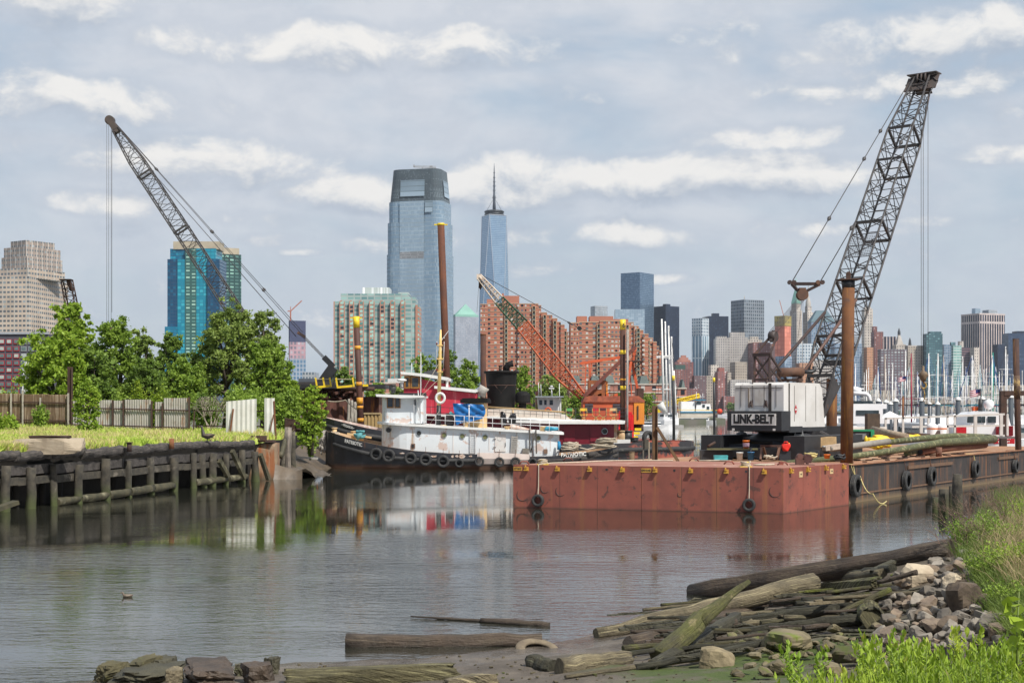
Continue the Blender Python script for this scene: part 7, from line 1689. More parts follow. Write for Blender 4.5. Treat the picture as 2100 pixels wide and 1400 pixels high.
WB=E('workboat','small white workboat wheelhouse with dark windows and an orange lifebuoy','boat',(X(1128,122),123,0))
st3=[(1040,.3,846),(1060,1.4,850),(1100,2.1,856),(1150,2.2,858),(1180,2.0,858)]
hull(WB,st3,123.5,121.5,white_p,deck_tan,.3)
sideprism(WB,'wheelhouse',[(1102,814),(1106,850),(1107,862),(1151,862),(1151,814)],121.6,124.6,white_p,121.6)
for a,c_ in((1106,1112),(1116,1121),(1127,1134)):MB().box(P((a+c_)/2,825,121.6),((c_-a)*.0417,.08,.42)).build('window',dglass,WB)
MB().box(P(1126,813.5,122.6),(2.4,3.4,.1)).build('roof',mat('roof_greyblue',(.3,.33,.36)),WB)
b=MB();b.tube([P(1105,812,122),P(1104,784,122)],.025,4);b.tube([P(1110,812,122),P(1109,788,122)],.03,4);b.tube([P(1132,812,122),P(1131,797,122)],.05,5);b.box(P(1131,796,122),(.45,.2,.1));b.lathe([(.01,0),(.14,.03),(.14,.12),(.01,.16)],P(1131,794,122));b.tube([P(1148,850,121.4),P(1147,786,121.4)],.03,4);b.build('aerials',rail_w,WB)
o=MB().tube([(X(1124,121.3)+.24*math.cos(a),121.3,Z(842,121.3)+.25*math.sin(a))for a in np.linspace(0,2*PI,15)[:-1]],.07,7,closed=True).build('lifebuoy',mat('buoy_orange',(.75,.13,.03),rough=.5));tag(o,'orange lifebuoy on the small white wheelhouse','lifebuoy')
tyre('small black tyre hanging at the corner of the small white wheelhouse',P(1132,851,121.3),(0,-1,0),.19,.12)
# ================= LEFT CRANE =================
LC=E('crane','dark lattice boom crane standing behind the trees of the left bank','crane',(X(600,130),130,1.5))
p0=P(592,806,130);p1=P(238,266,130);b=MB()
lcor=lattice(b,p0,p1,1.35,1.25,(.7,.4),(.7,.6),34,.062,.028,(0,1,0),.1,.12)
bm=b.build('boom',lat_m,LC)
for t in(.30,.62,.83):
 b=MB()
 for i in range(4):b.beam(lcor(t,i),lcor(t,(i+1)%4),.16)
 b.build('joint_frame',lat_m,bm)
ax2=(p1-p0).normalized();b=MB();b.beam(p1-ax2*.3,p1+ax2*1.1,.7,.55);b.cyl(p1+ax2*1.0-Vector((0,.3,0)),p1+ax2*1.0+Vector((0,.3,0)),.42,n=14);b.build('boom_head',mat('head_brown',(.085,.062,.055)),bm)
tpx=p1+ax2*1.0
for px,py in((219,660),(223,662),(228,664),(229.5,640)):cab([(X(px,130),130,tpx.z),(X(px,130),130,Z(py,130))],.017,'hoist_line',LC)
MB().lathe([(.02,.3),(.3,.1),(.3,-.5),(.03,-.7)],P(224,672,130),10).build('hook_block',drust,LC)
G1=P(618,684,130);G2=P(682,750,130)
for k,off in enumerate((0,.22)):
 cab([tpx+Vector((0,off,.3)),G1+Vector((.1*k,off,.15*k))],.026,'pendant',LC,knots=(.24,.53,.80));cab([p1+Vector((0,off,-.1)),P(607+k,690,130)],.018,'pendant',LC)
for k in range(5):cab([G1+up*(.1-.08*k),G2+up*(.08-.07*k)],.018,'reeving_line',LC)
b=MB();b.beam(G1+Vector((-.35,0,.1)),G1+Vector((.35,0,-.3)),.25);b.build('bail',gm_,LC)
b=MB();b.beam(P(664,732,130),P(684,752,130),.35,.5);b.beam(P(684,752,130),P(650,800,130),.5,.9);b.beam(P(685,754,130),P(685,800,130),.14);b.beam(P(682,752,130),P(680,800,130),.1);b.build('gantry',black_st,LC)
b=MB();b.box(P(625,808,131),(5.5,3,2.2));b.build('house',mat('house_dark',(.05,.045,.045)),LC)
b=MB();b.box(P(625,830,131),(5,3.2,1.2));b.build('tracks',black_st,LC)
cab([p1+up*-.3,P(455,640,130)],.012,'tag_line',LC)
r_=E('boom','rusty tip of a derelict lattice boom sticking up behind the bright left tree','crane boom',(X(165,138),138,2.4));b=MB();lattice(b,P(172,760,138),P(137,576,138),1.0,.9,None,(.8,.9),12,.07,.035,(0,1,0),.1,.2);b.box(P(136,574,138),(1.1,.9,.12));b.beam(P(140,576,138),P(148,596,138),.5,.3);b.build('lattice',drust,r_)
# ================= JUNK BARGE =================
jm=mat('junk_brown',(.11,.045,.032),(.07,.035,.028),sc=2,rough=.9,dirt=(.42,.17,.03),dthr=(.60,.72),dsc=1.5)
sheetp=mat('sheet_pile_rust',(.115,.045,.032),(.08,.035,.028),sc=1.5,rough=.85,streak=(.40,.16,.04),stk=(.54,.68),ssc=(3,3,.3))
def zpile(name,label,pxa,pxb,Y,top,bot):
 root=E(name,label,'barge',(X((pxa+pxb)/2,Y),Y,0));x0,x1=X(pxa,Y),X(pxb,Y);n=max(2,int((x1-x0)/.5));pts=[]
 for i in range(n+1):pts+=[(x0+(x1-x0)*i/n,Y+(.22 if i%2 else 0)),(x0+(x1-x0)*(i+.5)/n,Y+(.22 if i%2 else 0))]
 pts=pts[:-1]+[(x1,Y+7),(x0,Y+7)];MB().prism(pts,Z(bot,Y),Z(top,Y)).build('hull',sheetp,root);return root
JB=zpile('work_barge','rust brown sheet-piled junk barge behind the tug bows',618,722,125,822,880)
o=zpile('work_barge','rusty streaked steel tank right of the leaning striped pile',745,777,127,813,870)
b=MB();rn=random.Random(3)
pls=[]
for k in range(16):
 a=628+4.6*k;py=rn.uniform(796,820);L=rn.uniform(30,60);Y=125+rn.uniform(.5,5);pa,pb=P(a,py,Y),P(min(a+L,738),py+rn.uniform(-3,3),Y);r0=rn.uniform(.12,.24)
 o=MB().cyl(pa,pb,r0,n=10).build('steel_pipe',[drust,jm,pile_rust][k%3]);tag(o,'rusty steel pipe in the heap on the junk barge, %s in view from the left'%ordw(k),'pipe','pipes heaped on the junk barge')
o=MB().cyl(P(700,797,124),P(768,797,123.6),.17,n=12).build('steel_pipe',drust);tag(o,'long rusty pipe jutting right behind the leaning striped pile','pipe')
b=MB();rn=random.Random(6)
for k in range(150):
 c=P(rn.uniform(622,738),rn.uniform(798,824),125+rn.uniform(0,6));b.box(c,(rn.uniform(.2,1.1),rn.uniform(.2,.6),rn.uniform(.12,.4)),rn.uniform(0,3),ry=rn.uniform(-.5,.5))
o=b.build('scrap_heap',jm);tag(o,kind='stuff',label='heap of brown rusty scrap on the junk barge')
o=MB().box(P(700,793,127),(8.2,4,.35)).build('platform',black_st);tag(o,'flat dark platform above the rusty pipes','platform')
for lab,a,c_,n in(('yellow railing at the left end of the junk barge platform',649,676,3),('yellow railing right of the black gantry on the junk barge',691,723,2)):
 r_=E('railing',lab,'railing',P(a,793,123));MB().beam(P(a,794,123),P(c_,791,123),.14,.18).build('toe_board',yellow_b,r_)
 for k in range(n):px=a+(c_-a)*k/(n-1)-2*(k==0);MB().beam(P(px+3,793,123),P(px,774,123),.13).build('post',yellow_b,r_)
 MB().beam(P(a,777,123),P(c_,777,123),.05).build('wire',rope_m,r_)
o=MB().beam(P(744,790,123.5),P(755,790,123.5),.14,.2).build('toe_board',yellow_b);tag(o,'short yellow bar right of the leaning striped pile','bar')
ct=E('container','tan ribbed steel container behind the white wheelhouse','container',(X(764,122),123,.8));b=MB()
x0,x1=X(747,122),X(780,122);n=9;pts=[]
for i in range(n):pts+=[(x0+(x1-x0)*i/n,122+(.08 if i%2 else 0)),(x0+(x1-x0)*(i+.8)/n,122+(.08 if i%2 else 0))]
b.prism(pts+[(x1,124.4),(x0,124.4)],.8,Z(848,122));b.build('walls',mat('container_tan',(.42,.30,.13),(.36,.25,.11),sc=1,rough=.6),ct);MB().box(((x0+x1)/2,122.02,Z(847.5,122)),(x1-x0+.1,.16,.14)).build('top_rail',mat('container_rail',(.45,.34,.18)),ct)
for i,(a,c_)in enumerate(((714,722),(722,728),(729,734),(718,736))):
 o=log(MB(),P(a,868,123),P(c_-6,818+i*3,123.5),.14,.11,40+i).build('grey_pole',pole_gr);tag(o,['leftmost of the grey timber poles beside the leaning striped pile','second grey timber pole beside the leaning striped pile','grey timber pole touching the leaning striped pile','grey timber pole slanting behind the leaning striped pile'][i],'pole')
o=rope([P(672,822,122),P(709,820,121),P(736,841,120)],.05,rope_m,'mooring_rope',sag=.1);tag(o,'pale rope from the junk barge to the leaning striped pile','rope')
for i,(px,py,s_)in enumerate(((598,862,1.4),(622,866,1.3),(612,872,1.1))):
 b=MB();rn=random.Random(i)
 for k in range(9):a=rn.uniform(-.2,.2);b.beam(P(px-14,py-4+k*2,100),P(px+12,py+k*1.6+rn.uniform(-2,2),100.6),.12)
 o=b.build('rebar_bundle',drust);tag(o,['dark rusty bundle of bars on the shore left of the sumac','rusty bundle of bars under the sumac','lowest rusty bundle of bars on the muddy shore'][i],'scrap')
bandm=mat('band_orange',(.75,.36,.02),(.50,.20,.03),sc=4,rough=.6,dirt=(.2,.08,.03),dthr=(.6,.7))
def capy(root,x,Y,z,r):
 b=MB();b.box((x,Y,z-.12),(r*3.8,.16,.1));b.build('lifting_bar',yellow_b,root)
tp=tubepile('striped_pile','dark leaning pile with yellow top and orange bands left of the white wheelhouse',744,120,649,12.5,-1,mat('pile_maroon',(.085,.030,.020),(.055,.024,.018),sc=1,rough=.7),((649,672,yellow_b),(709,717,bandm),(783,791,bandm),(815,829,bandm),(832,838,bandm),(857,865,bandm)),730.5,'pile',capy)
tubepile('tall_pile','tallest rusty brown pile with a yellow cap behind the crimson wheelhouse',923,126,458,14.5,-1,mat('pile_redbrown',(.12,.040,.018),(.075,.028,.016),sc=1,rough=.8,streak=(.24,.085,.02),stk=(.56,.7),ssc=(4,4,.2)),((458,462.5,yellow_b),),904,'pile',capy)
tubepile('dark_pile','dark brown sheet pile with a jagged rusty top left of the black funnel',991,122,684,12,-1,pile_dark,((684,688,rust),),991,'pile')
sp2=tubepile('striped_pile','dark upright pile with yellow top numbered 6 in front of the orange crane',1278,119,655,11.5,-1,pile_dark,((655,676,yellow_b),(718,726,yellow_b),(776,780,bandm),(791,799,yellow_b)),1277,'pile')
text('6',.55,black_st,sp2,P(1279.5,667,118.7),(1,0,0),up,bold=.02)
tubepile('grey_pipe','slim grey pipe standing beside the upright striped pile',1286,118.5,676,4.5,-1,mat('pipe_grey',(.30,.28,.26),(.2,.17,.15),sc=2,rough=.5),((875,912,drust),),1287,'pipe')
tubepile('dolphin_pile','black pile with crooked yellow top behind the schooner',1382,250,770,6,-1,black_st,((770,780,yellow_b),),1381,'pile')
tubepile('dolphin_pile','black pile with yellow band at the top standing alone in open water',1465,395,774,5,-1,black_st,((774,783,yellow_b),),1464,'pile')
# ================= ORANGE CRANE =================
Yo=136.;redb=mat('crane_orange',(.60,.11,.035),(.48,.085,.03),sc=.5,rough=.65,dirt=(.14,.05,.03),dthr=(.64,.74),dsc=2);orng=mat('crane_yolk',(.72,.27,.02),(.62,.20,.03),sc=.8,rough=.6,dirt=(.16,.06,.03),dthr=(.66,.74),dsc=3)
rorr=mat('roof_rust',(.40,.11,.055),(.20,.06,.04),sc=2.5,rough=.9)
OB=E('barge','red-brown crane barge behind the stern of the red tug','barge',(X(1250,138),138,0));MB().prism([(X(1130,Yo),133),(X(1322,133),133),(X(1340,142),142),(X(1130,142),142)],-1,1.35,0,1).build('hull',[barge_red,barge_red],OB)
tyre('black tyre on the corner of the orange crane barge',P(1329,899,133.5),(.7,-.7,0),.75,.4)
for i,(px,py)in enumerate(((1297,896),(1303,888),(1308,880))):MB().box(P(px,py,133.6),(1.0-.2*i,.5,.24)).build('yellow_cleat',yellow_b,OB)
OC=E('crane','rusty orange and red lattice boom crane on the barge behind the tugs','crane',(X(1255,Yo),Yo,1.4))
def O(px,py,d=0.):return P(px,py,Yo+d)
MB().prism([(X(1194,Yo),Yo-1.6),(X(1297,Yo),Yo-1.6),(X(1297,Yo),Yo+2),(X(1194,Yo),Yo+2)],Z(871,Yo),Z(822,Yo)).build('house',redb,OC)
MB().prism([(X(1297,Yo),Yo-1.7),(X(1318,Yo),Yo-1.7),(X(1318,Yo),Yo+2),(X(1297,Yo),Yo+2)],Z(869,Yo),Z(822,Yo)).build('end_house',orng,OC)
MB().box(O(1308,846,-1.75),(.14,.04,1.3)).build('rust_mark',mat('mark_dark',(.06,.03,.02)),OC)
sideprism(OC,'roof',[(1193,824),(1197,815),(1206,812),(1306,812),(1319,821),(1318,825)],Yo-1.75,Yo+2.1,rorr,Yo)
for a,c_ in((1200,1216),(1257,1273)):
 fo=MB().box(O((a+c_)/2,837,-1.6),((c_-a)*.0466,.08,.85)).build('window',mat('win_slate',(.05,.055,.07),(.10,.09,.10),sc=4,rough=.4),OC)
 for k in range(3):MB().box(O((a+c_)/2,832+5*k,-1.66),((c_-a)*.0466,.05,.05)).build('glazing_bar',drust,fo)
MB().cyl(O(1308,869,.2),O(1308,884,.2),.55,n=16).build('pivot_column',drust,OC)
b=MB();b.box(O(1224,797,.2),(1.7,1.6,1.6));b.build('cab',mat('cab_orange',(.32,.10,.03),(.16,.06,.03),sc=1.5),OC)
for a in(1217,1229):MB().box(O(a,793,-.62),(.42,.05,.5)).build('window',mat('win_pale2',(.45,.42,.38)),OC)
MB().box(O(1240,800,.4),(.5,1.2,1.7)).build('cab_side',orng,OC)
lg=MB();lg.beam(O(1197,813,-1),O(1303,712,-.8),.3,.34);lg.beam(O(1197,813,1),O(1303,712,.8),.3,.34)
for t in np.linspace(.08,.95,12):p_=O(1197,813,-1).lerp(O(1303,712,-.8),t);q_=O(1197,813,1).lerp(O(1303,712,.8),min(1,t+.06));lg.beam(p_,q_,.08)
lg.build('mast_frame',mat('mast_redrust',(.19,.05,.03),(.12,.04,.03),sc=2),OC)
lg=MB();lg.beam(O(1303,712,0),O(1297,740,0),.3);lg.beam(O(1294,741,-1),O(1284,812,-1),.22);lg.beam(O(1296,741,1),O(1311,815,1),.22);lg.beam(O(1290,741,1),O(1296,813,1),.1);lg.build('rear_legs',redb,OC)
b=MB();b.box(O(1300,741,0),(1.6,2.2,.12));b.beam(O(1316,742,0),O(1300,758,0),.09);b.build('platform',drust,OC)
b=MB()
for px in(1297,1307,1317):b.beam(O(px,741,-1),O(px,722,-1),.05)
for py in(722,730):b.beam(O(1296,py,-1),O(1317,py,-1),.05)
b.build('platform_rail',drust,OC)
b=MB();b.beam(O(1190,745,-.2),O(1276,732,-.2),.22,.26);b.build('jib_beam',redb,OC)
for a,c_ in((1202,1199),(1208,1212),(1213,1207)):MB().beam(O(a,743,-.2),O(c_,812,-.2),.10).build('jib_post',redb,OC)
for px in(1225,1240,1258):MB().prism([(O(px,0).x,Yo-.6),(O(px+8,0).x,Yo-.6),(O(px+8,0).x,Yo+.4),(O(px,0).x,Yo+.4)],Z(813,Yo),0,zt=[Z(809,Yo),Z(806,Yo),Z(806,Yo),Z(809,Yo)]).build('sheave_guard',redb,OC)
railing(OC,[(X(p,Yo),Yo-1.5,Z(812,Yo))for p in(1240,1290)],.9,6,black_st,(1,.5),.025,'roof_rail')
b=MB();b.box(O(1313,806,.5),(.6,1,.9));b.build('roof_hood',drust,OC)
A0,A1,A2,A3,A4=O(1195,813),O(1150,765),O(1072,667),O(1024,616),O(983,568)
bB=MB();lattice(bB,A1,A2,1.35,1.25,None,None,16,.07,.035,(0,1,0),.1,.1);bmo=bB.build('boom',mat('boom_red',(.55,.14,.055),(.38,.09,.045),sc=1.5,rough=.7),OC)
bB=MB();lattice(bB,A2,A3,1.2,.95,None,None,10,.065,.03,(0,1,0),.1,.1);bB.build('boom_middle',mat('boom_green',(.05,.11,.06),(.04,.08,.05),sc=2,rough=.7),bmo)
bB=MB();lattice(bB,A3,A4,.9,.5,None,None,8,.06,.03,(0,1,0),.1,.1)
dA=(A4-A3).normalized()
for s_ in(-.42,.42):bB.beam(A3+Vector((0,s_,0)),A4+Vector((0,s_*.5,0)),.04,.42,up=(0,1,0))
bB.box(A4,(.5,.6,.5));bB.build('boom_tip',mat('tip_white',(.70,.62,.52),(.55,.42,.32),sc=3),bmo)
bB=MB();lattice(bB,A0,A1,.6,1.35,None,None,6,.09,.04,(0,1,0),.1,.1)
for s_ in(-.55,.55):bB.beam(A0+Vector((0,s_,0)),A1.lerp(A0,.05)+Vector((0,s_,0)),.05,.5,up=(0,1,0))
bB.build('boom_foot',mat('boom_red',(.4,.1,.045)),bmo)
cab([A4+up*.3,O(1188,673)],.03,'pendant',OC,knots=(.9,));cab([O(1188,673),O(1303,712)],.02,'pendant',OC);cab([O(1188,674),O(1270,690)],.02,'reeving_line',OC);cab([A4+up*.1,O(1245,795)],.012,'hoist_line',OC);cab([A4,O(978,640)],.014,'hoist_line',OC)
MB().cyl(O(1188,673,-.2),O(1188,673,.2),.22,n=12).build('block',black_st,OC);MB().lathe([(.02,.4),(.16,.2),(.16,-.3),(.02,-.5)],O(985,583),10).build('hook_block',drust,OC)
RF=E('red_gantry','bright red steel gantry behind the stern of the maroon deckhouse','gantry',(X(1283,128),128,1.0));brd=mat('bright_red',(.72,.015,.02),rough=.45)
for a,c_ in(((1272,843),(1268,893)),((1294,847),(1294,898)),((1297,850),(1298,898)),((1290,848),(1292,893))):MB().beam(P(*a,128),P(*c_,128),.16).build('post',brd,RF)
for a,c_ in(((1270,845),(1296,847)),((1268,880),(1292,882)),((1268,885),(1286,872))):MB().beam(P(*a,128),P(*c_,128),.2).build('beam',brd,RF)
MB().box(P(1279,862,128.4),(.9,.3,1.6)).build('panel',brd,RF)
b=MB();b.cyl(P(1280,856,127.6),P(1280,856,127.8),.32,n=14);b.build('reel',mat('reel_grey',(.4,.38,.38),metal=.3),RF)
# ================= MARINA =================
hullm=[mat('boat_white',(.82,.82,.82),(.76,.76,.77),sc=.5,rough=.3),mat('boat_navy',(.02,.035,.09),rough=.3),mat('boat_grey',(.40,.42,.45),rough=.3)]
sailc=[mat('cover_blue',(.015,.06,.20),rough=.8),mat('cover_teal',(.01,.20,.26),rough=.8),mat('cover_black',(.02,.02,.025),rough=.8),mat('cover_maroon',(.20,.01,.03),rough=.8),mat('cover_white',(.62,.62,.60),rough=.8)]
bglass=mat('boat_glass',(.02,.03,.035),(.06,.08,.09),sc=2,rough=.1)
def bhull(b,L,B,H,z0=-.3,sh=.25,mi=0):
 sec=[]
 for t,w in((0,.80),(.12,.92),(.4,1.),(.7,.82),(.88,.45),(1,.03)):
  x=(t-.5)*L;zt=H+sh*(t-.35)**2*2.5;sec.append([(x-(.04*L if t==0 else 0),0,z0),(x,w*B*.34,z0+.05),(x,w*B*.5,zt)])
 for s_ in(1,-1):
  for i in range(5):
   A,C=sec[i],sec[i+1]
   for j in range(2):
    q=[(p[0],p[1]*s_,p[2])for p in(A[j],C[j],C[j+1],A[j+1])];b.add(q if s_<0 else q[::-1],[(0,1,2,3)],mi,j==0)
   q=[(A[2][0],0,A[2][2]),(A[2][0],-A[2][1]*s_,A[2][2]),(C[2][0],-C[2][1]*s_,C[2][2]),(C[2][0],0,C[2][2])];b.add(q if s_>0 else q[::-1],[(0,1,2,3)],mi)
 A=sec[0];b.add([(A[0][0],0,A[0][2]),(A[2][0],A[2][1],A[2][2]),(A[2][0],-A[2][1],A[2][2])],[(0,1,2)],mi)
def sailproto(cm,hm,mastm,H):
 r_=E('sailboat','x','sailboat',(0,0,0));L=10.
 b=MB();bhull(b,L,3.1,1.15);b.build('hull',hm,r_)
 b=MB();b.prism([(-1.5,-.8),(2.2,-.55),(2.2,.55),(-1.5,.8)],1.1,1.6);b.build('cabin',hullm[0],r_)
 b=MB();b.tube([(.8,0,1.1),(.8,0,H)],[.085,.055],6);b.build('mast',mastm,r_)
 b=MB();b.beam((.8,-1.0,H*.55),(.8,1.0,H*.55),.06);b.beam((.8,-.7,H*.78),(.8,.7,H*.78),.05);b.build('spreaders',mastm,r_)
 b=MB();b.tube([(.6,0,2.2),(-1.5,0,2.3),(-3.6,0,2.2)],[.2,.24,.12],7);b.build('sail_cover',cm,r_)
 b=MB();b.tube([(.8,0,H),(4.9,0,1.5)],.04 if cm in(sailc[0],sailc[1])else .02,4)
 for q in((.8,1.3,1.2),(.8,-1.3,1.2),(-4.8,0,1.3)):b.tube([(.8,0,H),q],.015,3)
 b.build('rigging',cm if cm in(sailc[0],sailc[1])else cable,r_)
 return r_
def motorproto(hm,fly,L=11.):
 r_=E('motorboat','x','motorboat',(0,0,0));b=MB();bhull(b,L,3.8,1.5,sh=.5);b.build('hull',hm,r_)
 b=MB();b.prism([(-3.2,-1.5),(1.6,-1.3),(2.6,0),(1.6,1.3),(-3.2,1.5)],1.4,2.9);b.build('cabin',hullm[0],r_)
 b=MB();b.prism([(-2.9,-1.53),(1.62,-1.33),(2.68,0),(1.62,1.33),(-2.9,1.53)],1.95,2.55);b.build('window_band',bglass,r_)
 MB().box((-.8,0,2.95),(5.4,3.2,.12)).build('roof',hullm[0],r_)
 if fly:
  b=MB();b.prism([(-2.4,-1.2),(.4,-1.1),(1.0,0),(.4,1.1),(-2.4,1.2)],3.0,3.6);b.build('flybridge',hullm[0],r_)
  MB().box((-1.2,0,4.7),(2.8,2.4,.1)).build('bimini',sailc[fly%5],r_)
  for x in(-2.4,0):
   for y in(-1.1,1.1):MB().tube([(x,y,3.5),(x,y,4.7)],.035,4).build('canopy_post',rail_w,r_)
 return r_
mw=mat('mast_white',(.80,.79,.77),rough=.4);mtn=mat('mast_tan',(.45,.38,.32),rough=.5);mrd=mat('mast_maroon',(.30,.01,.04),rough=.5)
def slab_(r_,lab):r_['label']=lab
SB=[(1752,745,190,0,0,mw),(1758,760,230,2,0,mw),(1780,757,200,4,0,mw),(1796,752,170,0,0,mw),(1801,775,260,1,0,mw),(1808,758,165,2,1,mw),(1819,726,150,4,0,mtn),(1828,774,240,0,0,mw),(1838,746,160,2,0,mw),(1846,772,250,1,0,mw),(1855,719,150,4,0,mw),(1864,760,230,0,2,mw),(1873,724,135,3,0,mrd),(1879,762,220,0,0,mw),(1887,768,260,2,0,mw),(1904,764,240,4,0,mw),(1911,724,140,0,0,mw),(1918,748,210,1,0,mw),(1926,724,150,2,0,mw),(1933,756,240,0,0,mw),(1941,728,155,0,0,mtn),(1948,760,250,4,0,mw),(1956,770,270,2,0,mw),(1963,757,220,1,0,mw),(1971,764,240,0,0,mw),(1978,752,210,0,1,mw),(1985,730,160,4,0,mw),(1990,762,250,0,0,mw),(1997,738,180,2,0,mw),(2003,728,150,0,0,mw),(2010,748,210,1,0,mw),(2017,757,240,4,0,mw),(2025,730,150,0,0,mw),(2034,722,160,1,0,mat('mast_green',(.01,.28,.20))),(2042,762,220,2,0,mw),(2048,752,200,0,0,mw),(2055,711,150,2,0,mw),(2063,726,165,0,0,mw),(2072,758,240,4,0,mw),(2083,768,250,0,0,mw),(2097,760,230,2,0,mw)]
proto={};rn=random.Random(12)
covn=['blue','teal','black','maroon','white']
SB+=[(1750+17.3*k,775-(k*37)%26,250+(k*53)%90,(0,4,2,1)[k%4],0,mw)for k in range(20)];SB.sort()
for i,(px,top,Y,cv,hu,mm)in enumerate(SB):
 key=(cv,hu,mm.name)
 H=Z(top,Y)
 if key not in proto:r_=sailproto(sailc[cv],hullm[hu],mm,14.);proto[key]=r_
 else:r_=dup(proto[key])
 r_.location=(X(px,Y),Y,0);r_.scale=(1.0,1.0,H/14.);r_.rotation_euler=(rn.uniform(-.02,.02),0,PI/2+rn.uniform(-.5,.5)+(PI if i%3==0 else 0))
 c_={'mast_tan':'tan','mast_maroon':'maroon','mast_green':'green'}.get(mm.name,'white')
 r_['label']='sailboat with %s mast and %s sail cover, %s mast right of the tall spud'%(c_,covn[cv],ordw(i));r_['group']='sailboats in the marina'
MBs=[(1765,150,1,0),(1795,170,0,0),(1828,155,3,0),(1850,140,0,0),(1868,150,2,0),(1890,130,0,1),(1912,160,1,0),(1938,135,2,0),(1958,150,0,0),(1975,170,1,0),(1990,128,0,0),(2015,160,3,0),(2040,145,1,0),(2062,135,2,0),(2085,130,0,2),(1700,150,0,2),(1680,135,1,2),(2095,165,2,0)]
MBs+=[(1772+21*k,175+(k*31)%60,(0,1,3,0)[k%4],0)for k in range(16)]
mp_={}
for i,(px,Y,fl,hm)in enumerate(sorted(MBs)):
 k=(fl,hm)
 if k not in mp_:mp_[k]=motorproto(hullm[hm],fl);r_=mp_[k]
 else:r_=dup(mp_[k])
 r_.location=(X(px,Y),Y,0);r_.rotation_euler=(0,0,rn.choice((0,PI,PI/2))+rn.uniform(-.4,.4))
 r_['label']='%s motorboat with %s, %s motorboat counting from the crane house'%(['white','navy','grey'][hm],'a low cabin' if not fl else covn[fl]+' canopy over its flybridge',ordw(i));r_['group']='motorboats in the marina'
pg=mat('dock_pile_grey',(.055,.07,.085),(.04,.05,.065),sc=1,rough=.7)
r0_=E('dock_pile','x','pile',(0,0,-1));MB().cyl((0,0,-1),(0,0,5),.2,n=12).build('shaft',pg,r0_);MB().lathe([(.24,5),(.24,5.08),(.01,5.3)],n=12).build('cap',white_p,r0_)
for i,(px,top,Y)in enumerate(((1801,818,118),(1817,821,118),(1826,825,135),(1837,818,112),(1810,828,140),(1891,817,112),(1907,826,138),(1923,825,120),(1965,815,115),(2073,810,112),(2015,814,120),(1782,826,140))):
 r_=r0_ if i==0 else dup(r0_);r_.location=(X(px,Y),Y,-1);r_.scale=(1,1,(Z(top,Y)+1)/6.2);r_['group']='grey marina piles with white caps'
 r_['label']='grey marina pile with a white cap, '+['right of the big yacht','just left of the red piling group','short one before the tent','tallest left of the red pile','short one behind the big yacht','under the crane hook','short one right of the hook','left of the grey canopy boat','before the mint office','behind the steel portal','above the red-trimmed boat roof','nearest the brown timber post'][i]
tubepile('red_pile','short rust-red marina pile without a cap',1852,118,812,4.5,-1,rust)
BY=E('motor_yacht','big white motor yacht with radar arch right of the tall spud','yacht',(X(1768,110),110,0))
b=MB();bhull(b,15,4.6,2.0,sh=.6);b.v=[(v[0]+X(1752,110),v[1]+110,v[2])for v in b.v];b.build('hull',hullm[2],BY)
for a,c_,t,bt,m_,nm in((1730,1812,868,857,hullm[0],'deck'),(1735,1798,857,838,hullm[0],'saloon'),(1733,1806,838,828,hullm[0],'flybridge'),(1735,1778,822,827.5,bglass,'windscreen')):MB().prism([(X(a,110),108.2),(X(c_,110),108.2),(X(c_,110),111.8),(X(a,110),111.8)],Z(max(t,bt),110),Z(min(t,bt),110)).build(nm,m_,BY)
MB().prism([(X(1744,110),108.15),(X(1790,110),108.15),(X(1790,110),111.85),(X(1744,110),111.85)],Z(851,110),Z(841,110)).build('window_band',bglass,BY)
b=MB();b.tube([P(1785,828,108.4),P(1782,812,108.4),P(1776,807,108.4),P(1745,806,108.4)],.16,8);b.tube([P(1785,828,111.4),P(1782,812,111.4),P(1776,807,111.4),P(1745,806,111.4)],.16,8);b.build('radar_arch',hullm[0],BY)
b=MB();b.beam(P(1735,797,110),P(1772,797,110),.25,.1);b.tube([P(1752,806,110),P(1752,792,110)],.12,6);b.lathe([(.01,0),(.4,.05),(.3,.4),(.01,.5)],P(1757,806,110));b.build('radar',hullm[0],BY)
RB=E('patrol_boat','white cabin boat with red trim and red lettered stern behind the white railing','boat',(X(2010,104),104,0))
b=MB();bhull(b,13,4.2,1.3,sh=.3);b.v=[(v[0]+X(2003,104),v[1]+104,v[2])for v in b.v];b.build('hull',mat('boat_red',(.55,.015,.025),rough=.4),RB)
MB().prism([(X(1955,104),102.0),(X(2062,104),102.0),(X(2062,104),106),(X(1955,104),106)],1.3,Z(872,104)).build('deck_house',hullm[0],RB)
sideprism(RB,'cabin',[(1976,851),(1974,875),(2056,875),(2050,850),(2020,843),(1985,845)],102.2,105.6,hullm[0],104)
for a,c_ in((1984,1996),(2004,2012),(2014,2020),(2026,2042)):MB().box(P((a+c_)/2,860,102.15),((c_-a)*.035,.14,.46)).build('window',bglass,RB)
st_=MB().box(P(2059,902,101.2),(1.45,.2,.52)).build('stern_board',mat('boat_red',(.55,.015,.025)),RB);text('JERSEY CITY',.21,txw,st_,P(2059,898.5,101.0),(1,0,0),up,bold=.02,sx=.9);text('FIRE DEPT',.21,txw,st_,P(2059,906,101.0),(1,0,0),up,bold=.02,sx=.9)
for px,w in((1970,.7),(2049,.4),(2070,.4)):MB().box(P(px,883,101.9),(w,.4,.7)).build('red_locker',mat('boat_red',(.55,.015,.025)),RB)
b=MB();b.tube([P(2010,843,103),P(2011,818,103)],.16,8);b.tube([P(2012,820,103),P(2010,796,103)],.03,4);b.build('mast',black_st,RB)
